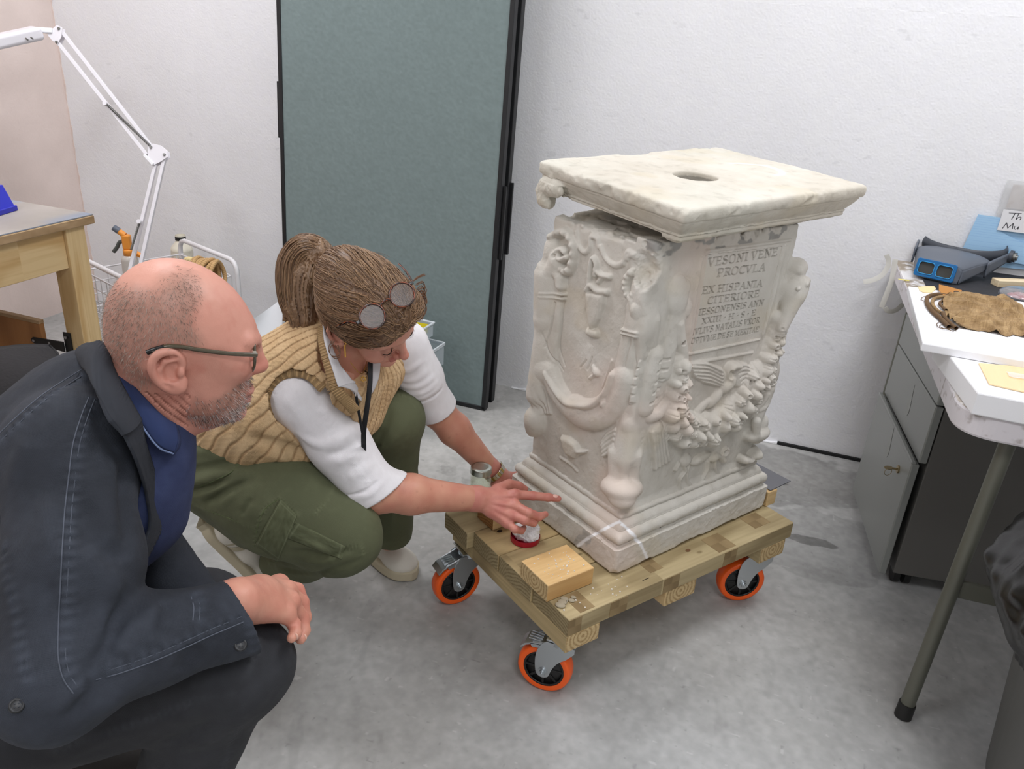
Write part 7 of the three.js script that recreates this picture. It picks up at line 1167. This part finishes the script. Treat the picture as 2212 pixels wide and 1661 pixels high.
    for (let i = 0; i < 46; i++) { const x = 630 + r() * 36, y = 640 + r() * 40; wisp([[x, y, 1.61], [x - 8 + r() * 12, y + 25 + r() * 10, 1.608], [x - 22 + r() * 36, y + 48 + r() * 18, 1.612]], .0007 + r() * .0007); }
    for (let i = 0; i < 22; i++) { const x = 690 + r() * 70, y = 690 + r() * 10; wisp([[x, y - 30, 1.505], [x + 6, y - 8, 1.497], [x + 18 * r(), y + 12 + r() * 10, 1.502]], .0006 + r() * .0007); }
    for (let i = 0; i < 26; i++) { const u = r(); wisp([[895 + r() * 10, 612 + u * 60, 1.60], [908 + r() * 10, 606 + u * 60, 1.62], [914 + r() * 9, 622 + u * 62, 1.625], [905 + r() * 8, 640 + u * 55, 1.62]], .0006 + r() * .0006); }
    for (let i = 0; i < 10; i++) wisp([[886, 612, 1.58], [902 + r() * 4, 600 - r() * 4, 1.6], [915 + r() * 5, 590 + r() * 6, 1.62]], .0006);
    for (let i = 0; i < 40; i++) { const x = 660 + r() * 150, y = 545 + .0016 * (x - 760) * (x - 760) + r() * 8; wisp([[x, y + 8, 1.56], [x + 10, y - 1 - r() * 5, 1.56], [x + 26 + r() * 14, y + 4 + r() * 8, 1.56]], .0003); }
    for (let i = 0; i < 9; i++) { const o = r() * 8; wisp([[715 + o, 736, 1.50], [708 + o * .5, 752 + o, 1.495], [718 + o, 768 + o, 1.49], [735, 762 + o, 1.492], [732 - o, 745, 1.495]], .0005); }
    const wm = part('loose_hair', ws, mat(0x6b4a32, { roughness: .45 }), t, 'loose wisps of hair'); stuff(wm);
  }
  // ---- glasses pushed up on the hair
  {
    const g = new THREE.Group(); g.name = numbered('glasses'); g.userData.label = 'tortoiseshell glasses pushed up on the head'; t.add(g);
    const tort = mat(0xffffff, { map: tex(64, 64, (u, v) => fbm(u * 9, v * 9, 3, 3) > .55 ? [150, 74, 40] : [44, 24, 18]), roughness: .22 }), dk = mat(0x120c0b, { roughness: .3 });
    const hitH = (px, py, off) => { const o = CAM.clone().applyMatrix4(Mi), a = P(px, py, 1).applyMatrix4(Mi).sub(o), L = a.length(); let tt = 1; for (let i = 0; i < 200; i++) { const q = o.clone().addScaledVector(a, tt), d = hairField.raw(q.x, q.y, q.z); if (d < .0005 || tt > 2) break; tt += max(d, .0008) * .7 / L; } return P(px, py, tt - off); };
    const cR = hitH(804, 683, .012), cL = hitH(868, 636, .012), ax = cL.clone().sub(cR).normalize(), nrm = CF.clone().multiplyScalar(-1).addScaledVector(CU, .25).addScaledVector(CR, .42); nrm.addScaledVector(ax, -nrm.dot(ax)).normalize(); const dn = ax.clone().cross(nrm).normalize(); if (dn.dot(CU) > 0) dn.negate();
    const ringPts = (c) => Array.from({ length: 32 }, (_, i) => { const a = i / 32 * 2 * PI; return c.clone().addScaledVector(ax, .0232 * cos(a)).addScaledVector(dn, .0222 * sin(a) * (1 + .04 * sin(a))); });
    for (const c of [cR, cL]) { part('rim', new THREE.TubeGeometry(new THREE.CatmullRomCurve3(ringPts(c), true), 64, .0019, 8, true), tort, g); const lg = new THREE.CircleGeometry(.0228, 36); lg.applyMatrix4(new THREE.Matrix4().makeBasis(ax, dn.clone().negate(), ax.clone().cross(dn.clone().negate()))); lg.translate(c.x, c.y, c.z); part('lens', lg, pmat(0xcfc6c0, { roughness: .12, transmission: .9, thickness: 0, specularIntensity: .25 }), g); }
    part('bridge', tube([cR.clone().addScaledVector(ax, .0225).addScaledVector(dn, -.006), cR.clone().lerp(cL, .5).addScaledVector(dn, -.009).addScaledVector(nrm, .002), cL.clone().addScaledVector(ax, -.0225).addScaledVector(dn, -.006)], .0022, 16, 8), tort, g);
    const endR = cR.clone().addScaledVector(ax, -.0245).addScaledVector(dn, -.006), endL = cL.clone().addScaledVector(ax, .0245).addScaledVector(dn, -.006);
    for (const [e, s] of [[endR, -1], [endL, 1]]) { part('end_piece', bar(e, e.clone().addScaledVector(ax, s * .006), .006, .005, nrm, .001), dk, g); const rv = e.clone().addScaledVector(nrm, .003); for (const q of [-1, 1]) part('rivet', new THREE.SphereGeometry(.0007, 8, 6).translate(rv.x + q * .0011, rv.y, rv.z), steelM, g); }
    part('temple', tube([endR.clone().addScaledVector(ax, -.005), hitH(752, 695, .006), hitH(728, 705, .004), hitH(712, 714, -.004)], .0021, 30, 7), tort, g);
    part('temple', tube([endL.clone().addScaledVector(ax, .005), P(886, 600, 1.50), P(874, 583, 1.54), P(862, 570, 1.58)], .0021, 30, 7), tort, g);
  }
  // ---- white shirt: sleeves, collar, chest
  const axis = NC.clone().sub(hR.clone().lerp(hL, .5)).normalize(), tf = axis.clone().cross(rt).normalize(); if (tf.y > 0) tf.negate(); const rr = tf.clone().cross(axis).normalize(); if (rr.dot(rt) < 0) rr.negate(); const tb = [tf, axis, rr], bk = (a, f, r) => NC.clone().addScaledVector(axis, a).addScaledVector(tf, f).addScaledVector(rr, r);
  const shirtM = mat(0xffffff, { vertexColors: true, roughness: .9, bumpMap: rep(weaveBump, 14), bumpScale: .0005 });
  const whiteCol = (x, y, z) => { const n = fbm(x * 24, y * 24, z * 24, 3), s = fbm(x * 140, y * 60, z * 140, 2); return mix(lin(226, 222, 224), lin(240, 238, 240), clamp(n + (s - .5) * .6)); };
  const cutEnd = (p, a) => { const n = p.clone().sub(a).normalize(); return { f: (x, y, z) => max(-((x - p.x) * n.x + (y - p.y) * n.y + (z - p.z) * n.z), hypot(x - p.x, y - p.y, z - p.z) - .09) }; };
  {
    const S = new Field(.02);
    const endR = P(812, 1066, 1.69), endL = P(925, 868, 1.915), mR = sR.clone().lerp(eR, .5);
    S.ball(P(640, 858, 1.66), .073, .03).cone(sR.clone().add(v3(-.0, .0, -.0)), mR, .068, .062, .03).cone(mR, eR, .061, .057, .02).cone(eR, eR.clone().lerp(wR, .2), .056, .05, .02);
    const mL = sL.clone().lerp(eL, .5); S.cone(sL, mL, .062, .056, .03).cone(mL, eL, .055, .05).cone(eL, eL.clone().lerp(wL, .25), .05, .046, .02);
    S.cut(cutEnd(P(818, 1066, 1.69), sR.clone().add(v3(0, .03, 0))), .003); S.cut(cutEnd(P(940, 884, 1.93), sL), .003);
    const folds = foldsOn(S, [
      { p: [[640, 935], [690, 960], [740, 945], [770, 920]], a: .006, w: .010 }, { p: [[650, 965], [700, 985], [760, 965], [785, 940]], a: -.005, w: .009 }, { p: [[660, 985], [720, 1000], [775, 980]], a: .005, w: .009 }, { p: [[700, 1040], [750, 1035], [800, 1005]], a: .004, w: .010 }, { p: [[610, 850], [650, 900], [660, 950]], a: .003, w: .012 }, { p: [[690, 880], [730, 905], [755, 900]], a: .003, w: .010 }, { p: [[745, 1070], [790, 1060], [820, 1035]], a: -.004, w: .004 }, { p: [[750, 1078], [800, 1068], [826, 1042]], a: .003, w: .006 },
      { p: [[848, 792], [880, 800], [912, 778]], a: .005, w: .008 }, { p: [[852, 812], [885, 822], [925, 800]], a: .005, w: .008 }, { p: [[858, 830], [900, 836], [938, 812]], a: .005, w: .007 }, { p: [[866, 846], [910, 850], [948, 822]], a: .004, w: .007 }, { p: [[876, 866], [920, 866], [958, 836]], a: -.004, w: .004 }, { p: [[872, 858], [915, 858], [953, 830]], a: .004, w: .006 }], .8, 2.4);
    const sm = seamSet(S, [[[590, 862], [600, 838], [625, 822], [660, 815]], [[690, 890], [730, 950], [770, 1010], [800, 1050]]], .8, 2.4), sd = seamDisp(sm, .0012, .005, 400);
    S.disp = (x, y, z) => folds(x, y, z) + sd(x, y, z) + .003 * (fbm(x * 26, y * 26, z * 26, 3) - .5); S.dispMax = .008;
    part('shirt_sleeve', S.mesh(.004, { color: whiteCol, fast: 1, eps: .0016 }), shirtM, t, 'white cotton sleeves turned up at the elbow');
    const sheetC = (A, B, nm, th, push = .004, seed = 1, m = mat(0xe9e7e9, { roughness: .88, bumpMap: rep(weaveBump, 4), bumpScale: .0004 }), lab) => { const a = new THREE.CatmullRomCurve3(A.map((q) => P(...q)), false, 'centripetal'), b = new THREE.CatmullRomCurve3(B.map((q) => P(...q)), false, 'centripetal'); return part(nm, slab((u, v) => { const q = a.getPoint(u).lerp(b.getPoint(u), v); return q.addScaledVector(CF, -push * sin(PI * v) - .0016 * (fbm(u * 9, v * 5, seed, 3) - .5)); }, 50, 14, th), m, t, lab); };
    sheetC([[697, 690, 1.575], [712, 735, 1.545], [735, 790, 1.53], [756, 818, 1.53], [768, 826, 1.532]], [[699, 700, 1.565], [702, 740, 1.53], [716, 790, 1.513], [729, 832, 1.505], [731, 836, 1.505]], 'shirt_collar', .0028, .006, 1, undefined, 'white pointed shirt collar');
    sheetC([[735, 790, 1.531], [756, 816, 1.531], [772, 838, 1.55], [770, 848, 1.56]], [[730, 834, 1.506], [748, 838, 1.512], [766, 846, 1.53], [768, 856, 1.55]], 'shirt_collar', .0028, .003, 2);
    sheetC([[795, 782, 1.60], [796, 820, 1.60], [790, 850, 1.605], [782, 858, 1.61]], [[822, 778, 1.61], [818, 815, 1.605], [806, 845, 1.605], [790, 862, 1.61]], 'shirt_collar', .0028, .003, 3);
    sheetC([[766, 826, 1.565], [772, 845, 1.57], [781, 860, 1.585]], [[752, 830, 1.555], [764, 850, 1.56], [780, 866, 1.58]], 'shirt_front', .0028, .002, 4);
  }
  // ---- knitted vest
  {
    const S = new Field(.03); const pm = hR.clone().lerp(hL, .5);
    S.cone(P(560, 905, 1.70), P(700, 800, 1.66), .115, .11, .05).cone(P(470, 945, 1.73), P(560, 905, 1.70), .105, .118, .04).cone(P(590, 880, 1.78), P(760, 800, 1.74), .10, .095, .05).cone(P(500, 930, 1.84), P(590, 880, 1.8), .10, .10, .04).cone(P(700, 730, 1.67), P(640, 800, 1.64), .045, .06, .04).cone(P(700, 728, 1.67), P(820, 790, 1.78), .045, .06, .04).cone(P(690, 745, 1.68), P(600, 830, 1.7), .06, .10, .05).cone(P(655, 860, 1.62), P(600, 900, 1.64), .05, .06, .04).cone(P(760, 830, 1.64), P(730, 890, 1.68), .055, .07, .04).cone(P(800, 820, 1.72), P(770, 890, 1.74), .045, .06, .04).cone(P(560, 960, 1.68), P(700, 930, 1.70), .05, .06, .05);
    const nd = P(722, 735, 1.60);
    S.cut(cone(P(726, 712, 1.58), P(745, 770, 1.575), .034, .05), .008); S.cut(cone(P(745, 770, 1.575), P(782, 862, 1.565), .05, .014), .008);   // neckline
    S.cut(ell(sR.clone().lerp(eR, .06).addScaledVector(CF, -.03).addScaledVector(CU, .006), [.071, .071, .071]), .005); S.cut(cone(sR.clone().lerp(eR, .12).addScaledVector(CF, -.03), eR.clone().addScaledVector(CF, -.02), .062, .05), .006);
    S.cut({ f: (x, y, z) => { const q = P(432, 915, 1.7), q2 = P(430, 990, 1.72); return -1; } }, .001); S.ps.pop();
    // hem plane
    const hp = P(455, 945, 1.70), hn = P(560, 905, 1.70).sub(P(455, 962, 1.73)).normalize();
    const ribC = (x, y, z) => { const dx = x - NC.x, dy = y - NC.y, dz = z - NC.z, f = dx * tf.x + dy * tf.y + dz * tf.z, r = dx * rr.x + dy * rr.y + dz * rr.z, a = dx * axis.x + dy * axis.y + dz * axis.z; return [atan2(f - .02, r) * .125, a]; };
    const hemA = (x, y, z) => (x - hp.x) * hn.x + (y - hp.y) * hn.y + (z - hp.z) * hn.z;
    const shoulder = sR.clone().lerp(eR, .10);
    S.disp = (x, y, z) => {
      const [s, a] = ribC(x, y, z), wob = .0016 * sin(a * 90 + 3 * vn(s * 60, 2)) , h = hemA(x, y, z); let d = .0035 * (fbm(x * 18, y * 18, z * 18, 3) - .5);
      const ah = hypot(x - shoulder.x, y - shoulder.y, z - shoulder.z) - .074;
      if (h < .03) d += .0016 * sin(s * 2 * PI / .0068); else if (ah < .016) d += .0012; else { const u = (s + wob) / .0195, e = abs(u - Math.round(u)) * .0195; d += -.0026 * exp(-pow(e / .0019, 2)) + .0005 * sin(a * 2 * PI / .0042) * sin(s * 2 * PI / .0042); }
      return d;
    }; S.dispMax = .006;
    const c0 = lin(190, 154, 110), c1 = lin(222, 192, 150), c2 = lin(144, 108, 70);
    const folds = foldsOn(S, [{ p: [[520, 940], [600, 960], [680, 985]], a: -.008, w: .012 }, { p: [[540, 915], [630, 935], [700, 950]], a: .006, w: .014 }, { p: [[560, 975], [640, 995], [690, 985]], a: .006, w: .012 }, { p: [[600, 700], [660, 720], [700, 740]], a: .003, w: .012 }], .8, 2.4), kd = S.disp; S.disp = (x, y, z) => kd(x, y, z) + folds(x, y, z); S.dispMax = .013;
    part('knitted_vest', S.mesh(.0034, { clip: (x, y, z) => -hemA(x, y, z), fast: 1, eps: .0011, color: (x, y, z) => { const [s, a] = ribC(x, y, z), wob = .0016 * sin(a * 90 + 3 * vn(s * 60, 2)), u = (s + wob) / .0195, e = abs(u - Math.round(u)) * .0195, n = fbm(x * 30, y * 30, z * 30, 3); let c = mix(c0, c1, clamp(.35 + (n - .4) * 1.2)); c = mix(c, c1, .3 * (.5 + .5 * sin(a * 2 * PI / .006))); return mix(c, c2, hemA(x, y, z) < .03 ? 0 : .75 * exp(-pow(e / .0017, 2))); } }), mat(0xffffff, { vertexColors: true, roughness: .95, bumpMap: rep(weaveBump, 10), bumpScale: .0009 }), t, 'tan ribbed knit vest');
    // ribbed bands
    const knit = mat(0xc8a576, { roughness: .95, bumpMap: rep(weaveBump, 3), bumpScale: .001 });
    const band = (pts, n, nm) => { const c = new THREE.CatmullRomCurve3(pts.map((q) => P(...q)), false, 'centripetal'); part(nm, slab((u, v) => { const p = c.getPoint(u), d = c.getTangent(u), o = d.clone().cross(CF).normalize(); const w = v - .5; return p.addScaledVector(o, w * .021).addScaledVector(CF, -.003 * (1 - 4 * w * w) - .0013 * sin(u * n * 2 * PI)); }, n * 6, 6, .004), knit, t); };
    band([[588, 925, 1.60], [578, 885, 1.59], [580, 842, 1.58], [602, 813, 1.573], [640, 803, 1.567], [672, 812, 1.562], [698, 838, 1.56]], 60, 'armhole_band');
    band([[698, 706, 1.585], [700, 740, 1.545], [712, 790, 1.52], [728, 842, 1.515], [752, 870, 1.535], [768, 888, 1.555]], 40, 'neck_band');
  }
  // ---- green trousers
  {
    const T = new Field(.035), pm = hR.clone().lerp(hL, .5);
    T.cone(hR.clone().add(v3(.0, .01, .0)), kR.clone().lerp(hR, .45), .108, .108).cone(kR.clone().lerp(hR, .45), kR.clone().addScaledVector(CU, .004), .108, .082).ball(kR.clone().addScaledVector(CR, .012).addScaledVector(CU, -.006), .074, .03);
    T.cone(pm, pm.clone().addScaledVector(axis, .10), .135, .125).cone(hL, kL.clone().lerp(hL, .4), .115, .09).cone(kL.clone().lerp(hL, .4), kL, .09, .068);
    T.cone(kR.clone().add(v3(-.03, -.03, -.02)), P(660, 1196, 1.86), .072, .062, .04).cone(P(660, 1196, 1.86), P(606, 1212, 1.97), .06, .05, .03).cone(P(462, 1030, 1.80), P(560, 1105, 1.77), .085, .085, .04);
    T.cone(kL, P(848, 1030, 1.96), .07, .058, .03).cone(P(848, 1030, 1.96), P(846, 1148, 2.075), .058, .054, .02); T.cut({ f: (x, y, z) => { const q = P(846, 1160, 2.08), n = P(846, 1160, 2.08).sub(P(848, 1030, 1.96)).normalize(); return max(-((x - q.x) * n.x + (y - q.y) * n.y + (z - q.z) * n.z), hypot(x - q.x, y - q.y, z - q.z) - .1); } }, .004);
    const folds = foldsOn(T, [
      { p: [[385, 985], [430, 975], [480, 985], [530, 1010]], a: .007, w: .010 }, { p: [[390, 1020], [440, 1010], [500, 1000], [560, 1005]], a: -.009, w: .008 }, { p: [[380, 1045], [430, 1040], [480, 1025], [540, 1020]], a: .008, w: .010 }, { p: [[385, 1062], [440, 1055], [500, 1035]], a: -.009, w: .008 }, { p: [[420, 1075], [460, 1060], [510, 1035], [560, 1022]], a: .006, w: .009 }, { p: [[440, 1090], [490, 1062], [540, 1035]], a: -.006, w: .008 }, { p: [[470, 1100], [510, 1065]], a: .004, w: .008 }, { p: [[520, 1115], [545, 1075]], a: -.004, w: .007 },
      { p: [[610, 1030], [660, 1026], [720, 1048]], a: .004, w: .012 }, { p: [[640, 1190], [700, 1200], [760, 1185]], a: -.008, w: .008 }, { p: [[650, 1212], [700, 1212], [760, 1196]], a: .006, w: .009 }, { p: [[600, 1225], [660, 1238], [720, 1230], [780, 1208]], a: -.010, w: .008 }, { p: [[620, 1180], [680, 1180], [715, 1200]], a: .005, w: .008 },
      { p: [[845, 880], [830, 920], [800, 985]], a: -.006, w: .010 }, { p: [[885, 900], [850, 950], [810, 980]], a: .005, w: .010 }, { p: [[870, 1000], [850, 1080], [846, 1140]], a: .004, w: .012 }, { p: [[880, 960], [860, 1040], [858, 1120]], a: -.004, w: .010 }], .8, 2.6);
    const sp = [[[404, 958], [398, 990], [392, 1020], [398, 1045]], [[515, 990], [513, 1005], [496, 1022], [470, 1035], [430, 1052]], [[442, 1100], [490, 1118], [550, 1142]], [[604, 1076], [572, 1100], [556, 1140], [550, 1180]], [[604, 1078], [625, 1096], [641, 1114]], [[641, 1114], [620, 1150], [606, 1180], [602, 1205], [580, 1215]], [[616, 1155], [660, 1172], [706, 1196]], [[712, 1205], [745, 1186], [780, 1180], [786, 1200]], [[720, 1052], [705, 1085], [680, 1110]], [[860, 852], [890, 862]], [[790, 940], [825, 960]], [[400, 1060], [420, 1090], [440, 1100], [428, 1130]]];
    const sm = seamSet(T, sp, .8, 2.6), sd = seamDisp(sm, .0016, .006, 900);
    T.disp = (x, y, z) => folds(x, y, z) + sd(x, y, z) + .0045 * (fbm(x * 18, y * 18, z * 18, 3) - .5); T.dispMax = .014;
    part('trousers', T.mesh(.0044, { color: clothColor([88, 92, 66], [126, 130, 98], sm, { seam: .3, w: .006, f: 900, blot: .8 }), fast: 1, eps: .0018 }), clothM(), t, 'olive green cargo trousers');
    for (const l of [sp[1], sp[3], sp[5], sp[6], sp[2]]) { const pts = l.map(([x, y]) => T.hit(x, y, .8, 2.6)).filter(Boolean); if (pts.length < 2) continue; const q = fine(pts, pts.length * 7).map((p) => { const n = CAM.clone().sub(p).normalize(), d = T.at(p.x, p.y, p.z); return p.addScaledVector(n, clamp(-d, -.02, .02) + .0004); }); part('seam_stitching', new THREE.TubeGeometry(new THREE.CatmullRomCurve3(q), q.length, .001, 5), mat(0x5f6a46, { roughness: .9 }), t); }
    const patch = (c, nm, th, lift, lab) => { const q = c.map(([x, y]) => T.hit(x, y, .8, 2.6)); if (q.some((p) => !p)) return; const [a, b, d, e] = c; part(nm, slab((u, v) => { const x = lerp(lerp(a[0], b[0], u), lerp(e[0], d[0], u), v), y = lerp(lerp(a[1], b[1], u), lerp(e[1], d[1], u), v), h = T.hit(x, y, .8, 2.6) ?? P(x, y, 1.75), n = CAM.clone().sub(h).normalize(), f = T.disp(h.x, h.y, h.z); return h.addScaledVector(n, f + lift - .002 * pow(abs(u * 2 - 1), 6) - .002 * pow(abs(v * 2 - 1), 6)); }, 24, 24, th), mat(0xffffff, { map: tex(64, 64, (u, v) => { const g = (fbm(u * 9, v * 9, 3, 3) - .5) * 26, st = (abs(u - .06) < .012 || abs(u - .94) < .012 || abs(v - .06) < .01 || abs(v - .94) < .01) ? 18 : 0; return [98 + g + st, 103 + g + st, 74 + g + st]; }), roughness: .88, bumpMap: rep(weaveBump, 3), bumpScale: .0005 }), t, lab); };
    patch([[606, 1078], [642, 1114], [602, 1212], [552, 1176]], 'cargo_flap', .003, .003, 'cargo pocket flap');
    patch([[640, 1128], [745, 1180], [738, 1208], [616, 1160]], 'pocket_strip', .003, .002);
    part('belt_loop', slab((u, v) => P(428 + u * 22, 925 + v * 40 + u * 25, 1.80 - .02 * v), 6, 6, .004), mat(0x24211d, { roughness: .8 }), t, 'dark waistband lining');
  }
  // ---- sneakers
  {
    const up_ = mat(0xd9d4c8, { roughness: .6 }), sole = mat(0xc2b79c, { roughness: .7 }), lace = mat(0xd8d3c6, { roughness: .8 }), line = mat(0x5a5248, { roughness: .8 });
    const shoe = (mtx, label, hidden) => { // local: x heel to toe 0..0.25, y up, z across
      const g = new THREE.Group(); g.name = numbered('sneaker'); g.userData.label = label; t.add(g); g.applyMatrix4(mtx);
      const w = (x) => .032 + .011 * sin(PI * clamp((x - .02) / .26)) + .007 * sstep(.1, .2, x) - .03 * pow(clamp((x - .2) / .06), 3) - .012 * pow(clamp((.03 - x) / .03), 2);
      const S = new Field(.012); S.add({ f: (x, y, z) => { const xx = clamp(x, 0, .262), ex = x - xx; const q = smax(abs(z) - w(xx), abs(y - .014) - .014, .006); return ex > 0 ? hypot(max(q, 0), ex) : q; }, lo: [-.01, -.002, -.06], hi: [.272, .03, .06] });
      part('sole', S.mesh(.0032, { fast: 1, color: () => [1, 1, 1] }), sole, g, 'pale gum sole');
      const U = new Field(.02); U.cone(v3(.045, .05, 0), v3(.12, .045, 0), .034, .036).cone(v3(.12, .045, 0), v3(.21, .03, 0), .036, .03).cone(v3(.04, .05, 0), v3(.035, .085, 0), .034, .031); U.ell(v3(.205, .03, 0), [.05, .028, .042]); U.cut({ f: (x, y, z) => y - .026 }, .002); U.ps.pop();
      part('upper', U.mesh(.0034, { fast: 1, color: (x, y, z) => [1, 1, 1], clip: (x, y, z) => .024 - y }), up_, g);
      part('toe_cap', tube([v3(.195, .03, -.042), v3(.2, .048, -.026), v3(.203, .0565, 0), v3(.2, .048, .026), v3(.195, .03, .042)], .0014, 30, 6), up_, g);
      for (let i = 0; i < 6; i++) { const x = .085 + i * .018, y = .083 - i * .0042; part('lace', tube([v3(x, y - .014, -.024), v3(x + .008, y + .001, -.008), v3(x + .008, y + .001, .008), v3(x, y - .014, .024)], .0026, 18, 6), lace, g); for (const s of [-1, 1]) part('lace_hole', new THREE.SphereGeometry(.0026, 8, 6).translate(x, y - .0145, s * .025), line, g); }
      part('lace_bow', [tube([v3(.09, .085, 0), v3(.08, .095, .022), v3(.068, .08, .03), v3(.088, .084, 0)], .0022, 20, 6), tube([v3(.09, .085, 0), v3(.08, .095, -.022), v3(.068, .08, -.03), v3(.088, .084, 0)], .0022, 20, 6)], lace, g);
      for (const s of [-1, 1]) for (const x of [.05, .075]) part('side_patch', slab((u, v) => { const yy = .034 + v * .034, xx = x + (u - .5) * .014 + v * .012; return v3(xx, yy, s * (sqrt(max(0, .0352 * .0352 - (yy - .048) * (yy - .048))) + .0016)); }, 6, 8, .0016), mat(0xb4ab92, { roughness: .8 }), g);
      return g;
    };
    const toeL = v3(-.765, .002, 1.285), dirL = v3(.92, 0, .38).normalize(), zL = dirL.clone().cross(up).normalize();
    const heelL = toeL.clone().addScaledVector(dirL, -.25); shoe(new THREE.Matrix4().makeBasis(dirL, up, zL).setPosition(heelL), 'white sneaker flat on the floor');
    const toe = PY(592, 1262, .004), heel = P(440, 1138, 1.92), d = toe.clone().sub(heel).normalize(), zz = v3(.25, 0, .97).addScaledVector(d, -v3(.25, 0, .97).dot(d)).normalize(), y2 = zz.clone().cross(d).normalize(); if (y2.dot(CR) < 0) { y2.negate(); } const z2 = d.clone().cross(y2).normalize();
    const o = toe.clone().addScaledVector(d, -.262); shoe(new THREE.Matrix4().makeBasis(d, y2, z2).setPosition(o), 'white sneaker standing on its toe');
    part('sock', [rod(aR, P(560, 1190, 2.0), .037, .038), rod(P(844, 1140, 2.07), heelL.clone().addScaledVector(dirL, .055).setY(.075), .042, .036)], mat(0x4c5240, { roughness: .95 }), t);
  }
  // ---- small worn things
  const gold = mat(0xc9a050, { metalness: 1, roughness: .3 });
  part('earring', [rod(P(745, 745, 1.492), P(746, 772, 1.492), .0016, .0016), tube([P(742, 738, 1.494), P(748, 742, 1.49), P(745, 748, 1.492)], .0008, 12, 5)], gold, t, 'gold drop earring');
  {
    const n = part('necklace', [tube([P(757, 782, 1.535), P(772, 802, 1.552), P(784, 806, 1.572), P(790, 788, 1.59), P(793, 778, 1.6)], .0007, 40, 5)], gold, t, 'thin gold chain');
    const c = P(785, 812, 1.57), tri = (a0) => { const pts = [0, 1, 2, 0].map((i) => { const a = a0 + i * 2 * PI / 3; return c.clone().addScaledVector(CR, .0062 * cos(a)).addScaledVector(CU, -.006 + .0062 * sin(a)); }); return [0, 1, 2].map((i) => rod(pts[i], pts[i + 1], .0007, .0007, 6)); };
    part('pendant', [...tri(PI / 2), ...tri(-PI / 2)], gold, n, 'six-pointed star pendant');
  }
  {
    const lm = mat(0x101114, { roughness: .7 });
    const strap = (pts, w) => { const c = new THREE.CatmullRomCurve3(pts.map((q) => P(...q)), false, 'centripetal'); return slab((u, v) => { const p = c.getPoint(u), d = c.getTangent(u), o = d.clone().cross(CF).normalize(); return p.addScaledVector(o, (v - .5) * w); }, 40, 2, .0016); };
    part('lanyard', [strap([[800, 782, 1.585], [799, 830, 1.575], [793, 880, 1.575], [786, 930, 1.59], [786, 975, 1.63]], .010), strap([[768, 848, 1.55], [775, 890, 1.56], [784, 940, 1.59], [788, 970, 1.63]], .0055)], lm, t, 'black lanyard round the neck');
  }
  {
    const c = P(1068, 1020, 2.02), d = wL.clone().sub(eL).normalize(), g = new THREE.Group(); g.name = numbered('wristwatch'); g.userData.label = 'steel and gold wristwatch'; t.add(g);
    const q = new THREE.Quaternion().setFromUnitVectors(v3(0, 1, 0), d), put = (n, geo, m) => { geo.applyQuaternion(q); geo.translate(c.x, c.y, c.z); return part(n, geo, m, g); };
    for (let i = 0; i < 26; i++) { const a = i / 26 * 2 * PI; const b = bx(.0066, .013, .0026, 0, 0, .0275, .0008); b.rotateY(a); put('link', b, i % 3 ? mat(0xb9b6aa, { metalness: 1, roughness: .3 }) : mat(0xb8a468, { metalness: 1, roughness: .3 })); }
    const f = CAM.clone().sub(c).applyQuaternion(q.clone().invert()), ang = atan2(f.x, f.z) - 2.4, w = rx(new THREE.CylinderGeometry(.013, .0135, .007, 28), PI / 2); w.translate(0, 0, .029); w.rotateY(ang); put('watch_case', w, mat(0xb9b6aa, { metalness: 1, roughness: .25 }));
  }
}
renderer.render(scene, camera);
